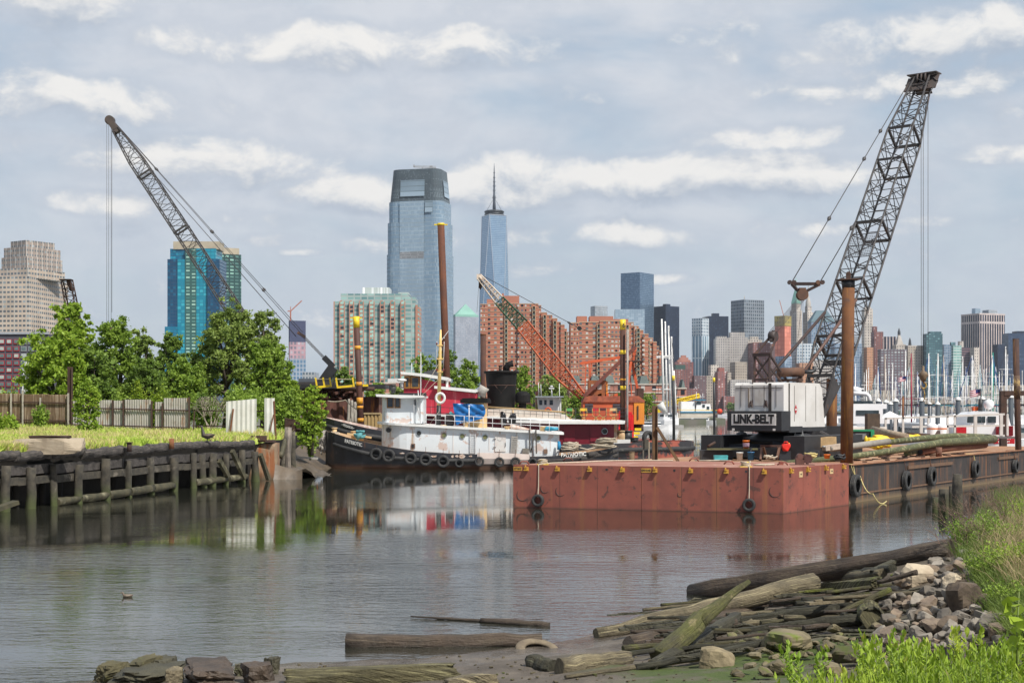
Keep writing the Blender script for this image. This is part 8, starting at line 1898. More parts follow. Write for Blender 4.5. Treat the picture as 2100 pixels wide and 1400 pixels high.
b=MB();b.lathe([(.01,-.4),(.3,-.25),(.38,0),(.3,.25),(.01,.4)],P(2028,829,103.4),14);b.build('radome',hullm[0],RB);MB().box(P(2003,838,103.4),(.6,.5,.3)).build('orange_gear',mat('buoy_orange',(.75,.13,.03)),RB)
for i,(px,w)in enumerate(((1912,.36),(1931,.34))):
 c=P(px,887,96);r_=E('storage_drum',['white drum with orange band and ring mark, left one behind the green poles','white drum with an orange band, right one behind the green poles'][i],'drum',c)
 MB().lathe([(w*.9,-.6),(w,.4),(w*.97,.5),(w*.5,.62),(.001,.62)],c,18).build('body',hullm[0],r_);MB().lathe([(w*1.03,.24),(w*1.03,.32)],c,18).build('band',org,r_)
 if i==0:MB().tube([c+Vector((.14*math.cos(a),-w*1.0,-.28+.14*math.sin(a)))for a in np.linspace(0,PI,9)],.02,5).build('ring_mark',org,r_)
GR=E('gangway','grey-white railed gangway behind the green poles','gangway',P(1960,892,97));gw=mat('gangway_white',(.60,.58,.55),(.5,.48,.45),sc=3,rough=.5)
for(a,pa,c_,pc)in((1815,858,2060,849),(1870,875,2060,872),(1870,893,2060,893)):MB().beam(P(a,pa,97),P(c_,pc,97),.13).build('rail',gw,GR)
for px in(1816,1836,1852,1889,1904,1943,1958,2000,2053,2066):MB().beam(P(px,856-(px-1816)*.028,97),P(px,893,97),.20 if px in(1836,1889,2000,2053)else .13).build('post',gw,GR)
MB().beam(P(1860,895,97.3),P(2085,897,97.3),.9,.12).build('deck',mat('gang_deck',(.12,.12,.12)),GR)
MB().beam(P(1740,895,103),P(2110,893,104),2.2,.35).build('marina_dock',mat('dock_grey',(.40,.39,.37),sc=2,rough=.9));o=bpy.data.objects[-1]if False else[q for q in bpy.data.objects if q.name.startswith('marina_dock')][0];tag(o,'floating grey marina dock behind the pipes','dock')
tn=E('tent','small white pyramid tent among the boats left of the tallest capped pile','tent',P(1825,858,112));b=MB();c=P(1825,857,112)
b.add([c+Vector(v)for v in((-.9,-.9,0),(.9,-.9,0),(.9,.9,0),(-.9,.9,0),(0,0,.55))],[(0,1,4),(1,2,4),(2,3,4),(3,0,4),(3,2,1,0)]);b.build('canopy',white_p,tn)
def flag(label,px,py,Y,top,s_=1.):
 r_=E('flag',label,'flag',P(px,py,Y));n=9;L=1.5*s_;Hh=.85*s_;c=P(px,top,Y)
 for j,m_ in((0,None),):
  b=MB()
  for k in range(7):
   for i in range(n):
    f=lambda u:Vector((-u*L,.12*math.sin(u*6),-.28*u*s_));a_,b_=f(i/n),f((i+1)/n);z0_,z1_=-Hh*k/7,-Hh*(k+1)/7;mi=2 if(k<4 and i<4)else(k%2)
    b.add([c+a_+up*z1_,c+b_+up*z1_,c+b_+up*z0_,c+a_+up*z0_],[(0,1,2,3)],mi)
  b.build('cloth',[mat('flag_red',(.50,.10,.13)),mat('flag_white',(.75,.72,.74)),mat('flag_blue',(.02,.03,.15))],r_)
flag('striped flag flying among the masts left of the hook block',1858,772,135,771,.5);flag('striped flag hanging above the red-trimmed boat',2012,815,103,797,.55)
YS=371.
SC=E('schooner','white sailing ship with four tall bare masts right of the orange crane','sailing ship',(X(1362,YS),YS,0))
hull(SC,[(1337,.6,857),(1345,3.,858),(1362,4.4,859),(1385,4.2,858),(1393,3.,857)],YS+4,YS,hullm[0],deck_tan,.5,mats=[hullm[0],hullm[0],hullm[0]])
MB().prism([(X(1350,YS),YS+1),(X(1391,YS),YS+1),(X(1391,YS),YS+5),(X(1350,YS),YS+5)],1.5,Z(846,YS)).build('cabin',hullm[0],SC)
for a,c_ in((1353,1362),(1370,1378)):MB().box(P((a+c_)/2,852,YS+.95),(1.0,.2,.5)).build('window',bglass,SC)
for px,t,Yd in((1357,654,0),(1364,659,1),(1371,668,2),(1377,690,3),(1382,760,0)):MB().tube([P(px+4,850,YS+Yd),P(px,t,YS+Yd)],[.36,.2],8).build('mast',mw,SC)
b=MB();b.beam(P(1346,731,YS),P(1380,729,YS+1),.3);b.beam(P(1346,733,YS),P(1381,733,YS+1),.2);b.beam(P(1338,798,YS),P(1386,798,YS+1),.25);b.build('spreaders',mw,SC)
b=MB()
for a,t,c_ in((1357,656,1340),(1364,661,1345),(1371,670,1392),(1377,692,1396),(1377,692,1388)):b.tube([P(a,t,YS),P(c_,853,YS)],.05,3)
b.build('rigging',cable,SC);MB().tube([P(1352,828,YS),P(1366,846,YS)],[1.3,.4],8).build('furled_sail',sailc[4],SC)
YC=E('yellow_crane','long yellow lattice jib of a dock crane behind the schooner','crane',P(1352,833,480));b=MB();lattice(b,P(1348,834,480),P(1434,811,480),1.3,1.1,None,None,14,.22,.15,(0,1,0),.1,.1);b.build('jib',yellow_b,YC);MB().beam(P(1350,833,480),P(1346,848,480),2).build('base',yellow_b,YC)
FB=E('ferry','low white ferry hull with blue trimmed wheelhouse beyond the schooner','ferry',(X(1430,455),455,0));Yf=455
sideprism(FB,'hull',[(1370,847),(1370,860),(1395,861),(1440,858),(1473,849),(1476,846)],Yf,Yf+12,mat('hull_cream',(.62,.58,.50),(.5,.44,.36),sc=.3),Yf)
MB().prism([(X(1398,Yf),Yf+1),(X(1426,Yf),Yf+1),(X(1426,Yf),Yf+9),(X(1398,Yf),Yf+9)],Z(846,Yf),Z(823,Yf)).build('long_shed',hullm[0],FB)
sideprism(FB,'wheelhouse',[(1427,844),(1430,822),(1438,822),(1438,828),(1457,828),(1460,844)],Yf+.5,Yf+9,hullm[0],Yf)
for c in((1433,826,1.8),(1443,832,1.),(1452,836,1.)):MB().box(P(c[0],c[1],Yf+.5),(c[2]*.8,.3,.9)).build('window',bglass,FB)
MB().box(P(1434,820,Yf+4),(3.2,8,.35)).build('blue_roof',mat('trim_blue',(.03,.20,.32)),FB);MB().beam(P(1395,845,Yf-.1),P(1470,845,Yf-.1),.2,.45).build('blue_stripe',mat('trim_blue',(.03,.2,.32)),FB)
MB().beam(P(1388,840,Yf-.1),P(1474,841,Yf-.1),.15).build('yellow_rail',yellow_b,FB);b=MB()
for px in(1436,1441,1428):b.tube([P(px,820,Yf+2),P(px,803+(px%3)*3,Yf+2)],.09,4)
b.build('aerials',rail_w,FB)
o=MB().lathe([(.01,-.9),(.7,-.6),(.9,0),(.7,.6),(.01,.9)],P(1476,843,Yf-1),12).build('orange_ball',mat('buoy_red',(.65,.06,.02)));tag(o,'round orange-red buoy at the tip of the ferry bow','buoy')
for i,(px,Y)in enumerate(((1405,445),(1432,450),(1330,300),(1488,900))):
 r_=dup(mp_[(0,0)]if i!=3 else proto[(4,0,'mast_white')]);r_.location=(X(px,Y),Y,0);r_.rotation_euler=(0,0,PI*(i%2));r_.scale=(1,1,.55)if i!=3 else(1,1,.9)
 r_['label']=['small white boat moored under the ferry hull, left one','small white boat moored under the ferry bow','small white boat behind the orange crane barge','tiny white sailboat out on the open river left of the counterweight'][i];del r_['group']
o=MB().box((X(1362,335),336,.3),(9,4,.6)).build('floating_dock',mat('dock_grey',(.4,.39,.37)));tag(o,'floating dock at the foot of the schooner','dock')
o=tower('terminal','long low cream terminal building on the far shore behind the masts',1776,1776,1835,800,1500,F_cream,dep=20)
tower('terminal','low tan long building on the far shore right of the teal tower',1886,1886,2000,815,1400,F_tan,dep=20);tower('terminal','low stone building on the far shore behind the masts at the right',1975,1975,2110,790,1700,F_cream,dep=20)
tag(MB().prism([(350,1390),(780,1390),(900,1800),(350,1800)],-1.5,1.5).build('ellis_shore',nl),kind='structure')
# ================= FOREGROUND SHORE =================
_gx=np.arange(-14,34,.12);_gy=np.arange(11,78,.12)
def _grid():
 X_,Y_=np.meshgrid(_gx,_gy);best=np.full(X_.shape,1e9);sg=np.ones(X_.shape)
 for i in range(len(SH)-1):
  ax,ay=SH[i];bx,by=SH[i+1];dx,dy=bx-ax,by-ay;t=np.clip(((X_-ax)*dx+(Y_-ay)*dy)/(dx*dx+dy*dy),0,1)
  d=np.hypot(ax+t*dx-X_,ay+t*dy-Y_);s_=np.where(dx*(Y_-ay)-dy*(X_-ax)<0,1,-1);sg=np.where(d<best,s_,sg);best=np.minimum(d,best)
 D_=best*sg;d=np.maximum(D_,0);k=np.clip((X_-4.5)/5,0,1);k=k*k*(3-2*k)
 flat=mudlevel(d,X_,Y_,np);z=flat*(1-k)+np.minimum(d*.33,.95+.07*d)*k
 q=np.maximum(0,19-Y_)*.24*np.minimum(1,d/4);lim=3.95-.205*Y_+np.maximum(0,X_-3)*.06
 z2=np.where(q>0,np.maximum(z,np.minimum(z+q,np.maximum(lim,z*.6))),z);return np.where(D_>0,np.minimum(z2,2.6),0)
_GH=_grid()
def gp(px,py,z=None):
 """the point of the near bank (or water) seen here"""
 Y=np.arange(12,75,.06);x=(px-1050)/F*Y
 ix=np.clip(((x+14)/.12).round().astype(int),0,len(_gx)-1);iy=np.clip(((Y-11)/.12).round().astype(int),0,len(_gy)-1)
 h=_GH[iy,ix]if z is None else np.full(Y.shape,z);hit=np.nonzero(EYE+(HZ-py)/F*Y<=h)[0]
 k=hit[0]if len(hit)else len(Y)-1;return Vector((float(x[k]),float(Y[k]),float(h[k])))
moss_w=mat('mossy_wood',(.095,.082,.038),(.055,.05,.026),sc=1.6,rough=.85,bump=.9,bsc=12,streak=(.22,.20,.10),stk=(.50,.66),ssc=(1.6,7,9),dirt=(.12,.13,.02),dthr=(.54,.66),dsc=1.6,grain=True)
dark_w=mat('waterlogged_wood',(.08,.055,.036),(.038,.028,.02),sc=2,rough=.6,bump=.7,bsc=12,streak=(.13,.10,.065),stk=(.5,.66),ssc=(1.2,7,9),zr=(-.05,.1,(.03,.024,.018)),grain=True)
pale_w=mat('driftwood',(.20,.165,.10),(.10,.083,.055),sc=2,rough=.9,bump=.9,bsc=14,streak=(.34,.29,.17),stk=(.5,.64),ssc=(1.3,8,10),dirt=(.075,.07,.04),dthr=(.55,.68),dsc=1.4,grain=True)
green_w=mat('slimy_wood',(.042,.039,.024),(.075,.068,.040),sc=3,rough=.7,bump=1.,bsc=16,streak=(.15,.15,.095),stk=(.55,.68),ssc=(1.5,9,11),dirt=(.08,.10,.014),dthr=(.62,.74),dsc=1.8,grain=True)
LG=[((712,1325),(1109,1322),.155,.15,.06,.06,dark_w,'thick brown log floating level in the shallows at lower centre','log'),((1128,1284),(985,1276),.075,.05,.02,.04,dark_w,'thick dark end of the thin driftwood branch behind the floating log','branch'),((990,1275),(842,1267),.035,.015,.02,.03,dark_w,'thin tapering driftwood stick floating behind the thick log','stick'),((944,1322),(1073,1316),.03,.03,.0,.0,dark_w,'flat splinter floating in front of the thick log','splinter'),((590,1400),(935,1388),.15,.17,.05,.08,moss_w,'mossy yellow-brown squared log on the mud at the bottom edge','log'),((915,1405),(1012,1400),.12,.12,.03,.05,pale_w,'pale log end cut by the bottom edge of the picture','log'),((1150,1380),(1288,1358),.15,.13,.07,.07,pale_w,'fat round pale log lying beyond the mossy mud','log'),((1092,1362),(1138,1375),.14,.12,.04,.02,green_w,'short knotted stub left of the fat pale log','log'),((1418,1217),(1950,1140),.22,.20,.02,.10,dark_w,'long round log lying half in the water, farthest of the drift logs','log'),((1222,1308),(1672,1232),.13,.18,.05,.36,pale_w,'long pale cracked log reaching from the water to the rubble','log'),((1290,1322),(1560,1262),.12,.12,.02,.16,dark_w,'dark log pinned under the long pale cracked log','log'),((1335,1372),(1510,1292),.09,.13,.03,.22,green_w,'dark split branch leaning below the mossy upright limb','branch'),((1460,1292),(1718,1275),.08,.10,.1,.22,green_w,'slimy green pole running right from the mossy limb, upper','pole'),((1500,1306),(1770,1290),.07,.09,.08,.16,green_w,'slimy green pole running right from the mossy limb, lower','pole'),((1440,1330),(1640,1305),.06,.08,.05,.12,green_w,'dark slimy stick in front of the green poles','stick'),((1160,1392),(1500,1345),.03,.06,.02,.05,pale_w,'long thin pale plank lying over the mossy mud','plank'),((1300,1372),(1560,1330),.05,.05,.02,.08,green_w,'long dark plank behind the thin pale plank','plank'),((1610,1252),(1780,1242),.07,.06,.14,.18,moss_w,'bright mossy stick under the end of the pale cracked log','stick'),((1615,1262),(1745,1256),.05,.05,.1,.12,green_w,'thin dark stick below the bright mossy one','stick'),((1672,1226),(1800,1216),.13,.12,.16,.2,moss_w,'broad flat mossy timber right of the pale log end','timber'),((1695,1198),(1810,1192),.09,.09,.1,.16,pale_w,'broken pale timber end near the long far log','timber'),((1728,1196),(1832,1188),.09,.08,.14,.2,green_w,'dark round timber beside the broken pale end','timber'),((1790,1192),(1832,1172),.07,.07,.14,.2,green_w,'short pole poking up before the far log','pole'),((1722,1278),(1825,1236),.05,.06,.16,.22,moss_w,'mossy stick slanting up to the grey stones','stick'),((1800,1225),(1880,1210),.04,.05,.26,.30,dark_w,'brown board end resting on the rubble','board'),((1420,1345),(1660,1318),.05,.06,.06,.1,green_w,'split green board behind the big mossy boulder','board'),((1500,1270),(1640,1262),.04,.04,.05,.1,dark_w,'dark stick under the pale cracked log','stick')]
for i,(a,c_,r0,r1,l0,l1,m_,lab,nm)in enumerate(LG):
 A,B=gp(*a),gp(*c_);A.z=max(A.z,-.02)+l0;B.z+=l1
 if i in(4,5,19,22):
  dv=B-A;b=rock(MB(),(0,0,0),(dv.length,r0*2.1,r0*1.7),320+i,rough=.25,fl=True,N=10);Mr=dv.to_track_quat('X','Z').to_matrix();b.v=[tuple(Mr@Vector(v)+(A+B)/2)for v in b.v];bx=1
  b.uv={k:tuple((b.v[q][0],(b.v[q][1]+b.v[q][2])*.6)for q in f)for k,f in enumerate(b.f)};o=b.build(nm,m_)
 else:o=log(MB(),A,B,r0,r1,300+i,10,10,.14).build(nm,m_)
 tag(o,lab,nm)
A=gp(1352,1352);B=P(1535,1192,24.2)
b=MB();log(b,A,A.lerp(B,.5)+Vector((-.05,0,.02)),.17,.15,401,10,5,.08);log(b,A.lerp(B,.44)+Vector((-.05,0,.02)),B,.15,.045,402,10,6,.08)
o=b.build('limb',mat('mossy_limb',(.12,.125,.03),(.075,.068,.035),sc=1.8,rough=.9,bump=.9,bsc=14,grain=True,streak=(.05,.045,.028),stk=(.55,.7),dirt=(.24,.20,.10),dthr=(.54,.64),dsc=3));tag(o,'thick yellow-mossed limb rising diagonally out of the driftwood','limb')
c=gp(1790,1290);o=log(MB(),c+Vector((-.05,-.12,.14)),c+Vector((.12,.6,.2)),.20,.19,410).build('log',moss_w);tag(o,'short log seen end-on among the stones, green and round','log')
o=log(MB(),gp(1503,1267)+Vector((0,0,.1)),gp(1503,1267)+Vector((-.02,0,.48)),.025,.012,411,6).build('stake',pale_w);tag(o,'thin stake standing upright in the driftwood','stake')
for i,(px,py,w,h,m_,lab)in enumerate(((232,1398,.42,.34,moss_w,'leftmost of the mossy broken timbers at the bottom left'),(285,1394,.44,.38,moss_w,'second mossy broken timber at the bottom left, studded with barnacles'),(330,1388,.36,.34,green_w,'dark slanting timber end at the bottom left group'),(357,1400,.28,.26,pale_w,'pale block in front of the mossy broken timbers'),(440,1388,.5,.16,dark_w,'brown wedge of wood right of the pale block'),(500,1385,.22,.22,green_w,'round dark lump right of the brown wedge'),(530,1398,.42,.34,dark_w,'low brown mound of mud-covered wood at the bottom'),(557,1380,.22,.3,green_w,'dark knotted lump at the right end of the left group'),(425,1412,.8,.3,dark_w,'wide mud-covered slab under the brown wedge'),(300,1420,.9,.3,green_w,'dark slab under the mossy broken timbers'))):
 c=gp(px,min(py,1399));
 if i in(0,1,2,8,9):b=rock(MB(),c+Vector((0,.15,h*.42)),(w*.85,w*1.5,h*.8),420+i,rough=.45,fl=True,rz=(-.5,-.35,-.15,0,0,0,0,0,.2,-.2)[i],N=8)
 else:b=rock(MB(),c+Vector((0,0,h*.3)),(w,w*.9,h),430+i,rough=.5,fl=True,rz=i*.6)
 o=b.build('timber_lump',m_);tag(o,lab,'timber')
ty=tyre('pale mud-caked tyre half sunk in the mud behind the fat log',gp(1102,1332)+Vector((0,.25,-.10)),(.12,-.30,.95),.40,.22,m_=mat('mud_tyre',(.20,.16,.105),(.11,.085,.06),sc=5,rough=.9))
stone=mat('grey_stone',(.25,.23,.20),(.14,.125,.11),orand=True,sc=4.2,rough=.9,bump=.7,bsc=10,dirt=(.10,.085,.07),dthr=(.56,.7),dsc=2)
stone2=mat('brown_stone',(.22,.175,.13),(.13,.10,.08),orand=True,sc=5,rough=.9,bump=.8,bsc=9)
stone_m=mat('mossy_stone',(.17,.145,.09),(.085,.075,.046),orand=True,sc=4,rough=.9,bump=.8,bsc=9,dirt=(.10,.13,.02),dthr=(.52,.66),dsc=1.5)
stone_p2=mat('pale_boulder',(.50,.42,.30),(.34,.27,.19),sc=3,rough=.95,bump=1.,bsc=8)
for i,(px,py,w,h,m_,lab,rg)in enumerate(((1885,1198,.62,.46,stone_p2,'pale pitted angular boulder on top of the rubble by the far log',.16),(1985,1255,.72,.55,stone2,'biggest brown boulder of the rubble, at the foot of the grass',.12),(1955,1215,.5,.35,stone_p2,'pale crumbly stone leaning on the biggest brown boulder',.2),(1620,1330,1.0,.32,stone_m,'large mossy slab boulder in the middle of the driftwood',.14),(1472,1368,.62,.36,mat('sandy_stone',(.27,.22,.13),(.15,.12,.07),sc=5,rough=.95,bump=1.,bsc=12),'rounded sandy boulder on the mossy mud',.16),(1600,1385,.50,.26,stone_m,'flat mossy stone right of the sandy boulder',.14),(1738,1355,.65,.26,stone_m,'mossy brown boulder left of the bright sprigs',.15),(1700,1385,.5,.24,stone_m,'wide flat mossy stone below the brown boulder',.12),(2000,1142,.62,.2,stone,'grey block on the crest of the rubble beneath the grass',.06),(2040,1300,.45,.36,stone,'pale grey pointed stone near the right edge',.12),(1930,1290,.7,.2,stone2,'long tan slab above the bright sprigs',.12))):
 c=gp(px,py);o=rock(MB(),c+Vector((0,.1,h*.35)),(w,w*.75,h),500+i,rough=rg,rz=i*.7).build('boulder',m_);tag(o,lab,'boulder')
rn=random.Random(77);protos=[]
for k in range(12):
 o=rock(MB(),(0,0,0),(rn.uniform(.8,1.1),rn.uniform(.6,.85),rn.uniform(.5,.75)),600+k,rough=.13,fl=(k%2==0)).build('riprap_stone',(stone,stone,stone2)[k%3],origin=(0,0,0));protos.append(o)
prm=[]
for k in range(4):
 o=rock(MB(),(0,0,0),(rn.uniform(.8,1.1),rn.uniform(.6,.85),rn.uniform(.4,.6)),640+k,rough=.14).build('riprap_stone',stone_m,origin=(0,0,0));prm.append(o)
RS=[];used=set();placed=[];n=0;tries=0
while n<285 and tries<6000:
 tries+=1
 if n<190:px=rn.uniform(1790,2070);py=rn.uniform(1150+max(0,(1950-px))*.28,1375)
 else:px=rn.uniform(1500,1850);py=rn.uniform(1290,1395)
 if px>2010 and py<1240:continue
 if py>1390-(px-1640)*.12 and px>1640:continue
 c=gp(px,py);s_=(.12+.17*rn.random()**2.2)*(1.15 if n<190 else 1)
 if any((c.x-q[0])**2+(c.y-q[1])**2<(.36*(s_+q[2]))**2 for q in placed):continue
 placed.append((c.x,c.y,s_));moss_=px+(py-1300)*.3<1800
 src=rn.choice(prm if moss_ else protos)
 o=src if src.name not in used else dup(src);used.add(src.name)
 o.location=c+Vector((0,0,s_*.26+.08*rn.random()));o.rotation_euler=(rn.uniform(-.5,.5),rn.uniform(-.5,.5),rn.uniform(0,6));o.scale=(s_*1.15,s_*1.1,s_)
 RS.append((int((py-1150)//18),px,o,moss_));n+=1
RS.sort(key=lambda q:(q[3],q[0],q[1]));cnt={}
for row,px,o,ms in RS:
 k=cnt[(row,ms)]=cnt.get((row,ms),-1)+1
 tag(o,('olive mossy stone of the lower shore, %s from the left in the %s row' if ms else 'grey-brown riprap stone, %s from the left in the %s row down the heap')%(ordw(k),ordw(row)),'stone','mossy stones of the lower shore' if ms else 'riprap stones of the right bank')
for o in protos+prm:
 if o.name not in used:bpy.data.objects.remove(o)
b=MB();rn=random.Random(31)
for k in range(260):
 px=rn.uniform(600,1850);py=rn.uniform(1345,1399)
 if px>1350:py=rn.uniform(1300,1399)
 c=gp(px,py);s_=rn.uniform(.015,.05)
 if c.z<.04:continue
 rock(b,c+Vector((0,0,s_*.2)),(s_*1.6,s_,s_*.7),k,rough=.2,rz=rn.uniform(0,3))
tag(b.build('flotsam',stone_m),kind='stuff')
rn=random.Random(19);PK=[]
for k in range(64):
 u=rn.random();px=1330+500*u;lo=1262-62*u;py=lo+rn.random()*(108-30*u);PK.append((px,py))
for k,(px,py)in enumerate(sorted(PK)):
 a=gp(px,py);a.z=max(a.z,.02);L=rn.uniform(.7,2.1);dr=Vector((1,rn.uniform(-.1,.55),0)).normalized()*L/2;h=rn.uniform(.04,.22);r_=rn.uniform(.022,.06);e0=a-dr+Vector((0,0,h));e1=a+dr+Vector((0,0,h+rn.uniform(-.03,.1)));m_=(green_w,dark_w,pale_w,green_w,moss_w)[k%5]
 b=MB()
 if k%3==0:b.beam(e0,e1,r_*3,r_*.9);b.beam(e0.lerp(e1,.1)+up*r_*.8,e1+up*r_*.8-dr*.3,r_*1.3,r_*.5)
 else:log(b,e0,e1,r_,r_*rn.uniform(.5,.95),700+k,3,6,.25)
 tag(b.build('plank' if k%3==0 else 'pole',m_),'thin weathered %s in the drift pile, %s of the thin pieces from the left'%('plank' if k%3==0 else 'pole',ordw(k)),'driftwood','thin planks and poles of the drift pile')
b=MB()
for k in range(130):
 px=rn.uniform(1340,1880);py=rn.uniform(1250-(px-1340)*.10,1372-(px-1340)*.12);c=gp(px,py);a=rn.uniform(-.45,.45);L=rn.uniform(.25,1.1);r_=rn.uniform(.012,.04);e=c+Vector((math.cos(a)*L,math.sin(a)*L,rn.uniform(-.02,.12)))
 b.tube([c+Vector((0,0,.05+r_)),c.lerp(e,.5)+Vector((0,0,.08+rn.uniform(0,.05))),e+Vector((0,0,.06))],[r_,r_*.9,r_*.4],5)
tag(b.build('drift_sticks',green_w),kind='stuff')
rng=np.random.default_rng(9)
def bankpts(n,f,zoff=0.):
 out=[]
 while len(out)<n:
  px,py=rng.uniform(1880,2160),rng.uniform(1000,1330)
  if not f(px,py):continue
  c=gp(px,py);out.append((c.x,c.y,c.z-.03))
 return np.array(out)
edge=lambda py:1975+(1130-py)*.62 if py<1130 else(1975+(py-1130)*.52)
o=blades('bank_grass',bankpts(16000,lambda px,py:px>edge(py)-10+rng.normal()*8),.34,leaf_mat('bank_green',(.10,.17,.03),(.17,.23,.05),(.30,.28,.10)),5,.009,.5)
o=blades('dry_grass',bankpts(3000,lambda px,py:px>edge(py)+50+rng.normal()*20 and py<1240),.55,leaf_mat('bank_straw',(.40,.31,.17),(.48,.36,.20)),6,.006,.55)
q_=[]
while len(q_)<14000:
 y_=rng.uniform(4,76);x_=rng.uniform(3,33)
 if 1050+x_/y_*F<2120 and y_>11:continue
 iy_=min(len(_gy)-1,max(0,int((y_-11)/.12)));h_=_GH[iy_,min(len(_gx)-1,int((x_+14)/.12))]if y_>11 else fh(x_,y_)
 if h_>.7:q_.append((x_,y_,h_-.03))
blades('verge_grass',np.array(q_),.4,leaf_mat('bank_green',(.1,.17,.03),(.17,.23,.05)),15,.014,.5)
for i,(px,py,h,w,m_,lab)in enumerate(((1985,1128,.55,.75,LF_B,'low leafy bush at the tip of the bank above the far log'),(2045,1120,.6,.8,LF_B,'leafy bush on the bank right of the low tip bush'),(2030,1190,.45,.6,LF_B,'bush with white blossoms beside it on the bank'),(2085,1180,.6,.7,LF_A,'olive bush at the right edge above the broad-leaved plant'),(2068,1250,.35,.5,LF_B,'small bush near the right edge above the pointed stone'),(2098,1075,.8,.9,LF_A,'yellow-flecked bush at the right edge under the dry twigs'))):
 c=gp(px,py);rg2=np.random.default_rng(i+70);r_=E('bush',lab,'bush',c);pts=[];tb=MB()
 for k in range(16):
  a=rg2.uniform(0,6.28);e=c+Vector((math.cos(a)*w*rg2.uniform(.2,.9),math.sin(a)*w*.7,h*rg2.uniform(.55,1.1)));tb.tube([c,c.lerp(e,.5)+Vector((0,0,h*.15)),e],[.012,.008,.003],4)
  for t in np.linspace(.2,1,8):pts.append(tuple(c.lerp(e,t)+Vector((0,0,h*.3*t*(1-t)))))
 tb.build('stems',BARK,r_);pts=np.array(pts);C=pts[rg2.integers(0,len(pts),1900)]+rg2.normal(size=(1900,3))*np.array([w*.13,w*.1,h*.12]);leaves_obj('foliage',C,.05,m_,r_,rg2)
for i,(px,py,s_)in enumerate(((2000,1115,1.),(2060,1100,1.3),(2095,1060,1.5),(1975,1135,.7))):
 c=gp(px,py);r_=E('dry_bush',['bare brown twigs leaning over the water from the bank tip','tall bare brown brush on the bank before the black barge','bare brush at the right edge of the picture','small bare twig bush just above the far log'][i],'bush',c);b=MB();rnd=random.Random(i+4)
 def tw(p,d,L,r,lev):
  q=p+d*L;b.tube([p,p.lerp(q,.5)+Vector((rnd.gauss(0,.05),0,rnd.gauss(0,.05)))*L,q],[r,r*.8,r*.5],3)
  if lev:
   for _ in range(3):tw(p.lerp(q,rnd.uniform(.5,1)),(d+Vector((rnd.gauss(-.08,.4),rnd.gauss(0,.3),rnd.gauss(.0,.3)))).normalized(),L*.6,r*.6,lev-1)
 for _ in range(9):tw(c+Vector((rnd.gauss(0,.3),0,0)),Vector((rnd.gauss(-.45,.45),rnd.gauss(0,.3),.9)).normalized(),.62*s_,.009,3)
 b.build('twigs',mat('twig_brown',(.22,.14,.10),(.15,.10,.08),sc=4),r_)
for i,(px,py)in enumerate(((2032,1158),(2022,1200),(2018,1225),(2028,1215))):
 c=gp(px,py)+Vector((0,-.1,.12));rg2=np.random.default_rng(i);C=np.array(c)+rg2.normal(size=(26,3))*.035;r_=E('blossom',['cluster of white blossoms on the bank, upper one','white blossoms beside the biggest boulder, top','white blossoms beside the biggest boulder, bottom','white blossoms beside the biggest boulder, middle'][i],'flowers',c);leaves_obj('petals',C,.035,mat('petal_white',(.75,.74,.72)),r_,rg2)
def sprig(seed,H_,nst,m_,wl=.13):
 rg2=np.random.default_rng(seed);r_=E('leafy_plant','x','plant',(0,0,0));tb=MB();P_=[];A_=[]
 for k in range(nst):
  a=rg2.uniform(0,6.28);r0_=rg2.uniform(0,.16);h=H_*rg2.uniform(.7,1.);p=Vector((math.cos(a)*r0_,math.sin(a)*r0_,0));e=p*1.9+Vector((rg2.normal()*.04,rg2.normal()*.04,h));tb.tube([p,p.lerp(e,.5),e],[.006,.005,.002],4)
  for t in np.linspace(.12,1,int(h/.022)):
   q=p.lerp(e,t);aa=rg2.uniform(0,6.28);P_.append(tuple(q));A_.append((math.cos(aa),math.sin(aa),.55+.9*(t>.85)+rg2.normal()*.15))
 tb.build('stems',mat('stem_green',(.16,.22,.04)),r_)
 P_=np.array(P_);A_=np.array(A_);A_/=np.linalg.norm(A_,axis=1)[:,None];n=len(P_);L=rg2.uniform(.055,.10,size=(n,1));sd=np.cross(A_,[0,0,1]);sd/=np.linalg.norm(sd,axis=1)[:,None]+1e-9;nn=np.cross(A_,sd)
 V=np.empty((n,6,3));V[:,0]=P_;V[:,1]=P_+A_*L*.35+sd*L*wl;V[:,2]=P_+A_*L*.7+sd*L*wl*.8-nn*L*.05;V[:,3]=P_+A_*L-nn*L*.16;V[:,4]=P_+A_*L*.7-sd*L*wl*.8-nn*L*.05;V[:,5]=P_+A_*L*.35-sd*L*wl
 me=bpy.data.meshes.new('leaves');me.from_pydata(V.reshape(-1,3).tolist(),[],[tuple(6*i+j for j in f)for i in range(n)for f in((0,1,2,3),(0,3,4,5))]);me.materials.append(m_);o=bpy.data.objects.new('leaves',me);COL.objects.link(o);o.parent=r_;return r_
sp_=[sprig(1,.85,7,LF_Y,.15),sprig(2,.7,9,LF_A,.26),sprig(3,.95,6,LF_Y,.2),sprig(4,.6,8,leaf_mat('leaf_lime',(.30,.40,.04),(.42,.50,.06),(.55,.5,.12)),.3)];rn=random.Random(3)
fpos=[(1625,1375),(1652,1325),(1700,1372),(1735,1380),(1770,1385)]+[(1800+17*k,1300+24*((k*7)%5)/5+(28 if 1920<1800+17*k<1985 else 0))for k in range(20)]+[(1790+20*k,1350+10*(k%3))for k in range(17)]+[(1985,1290),(1822,1296)]
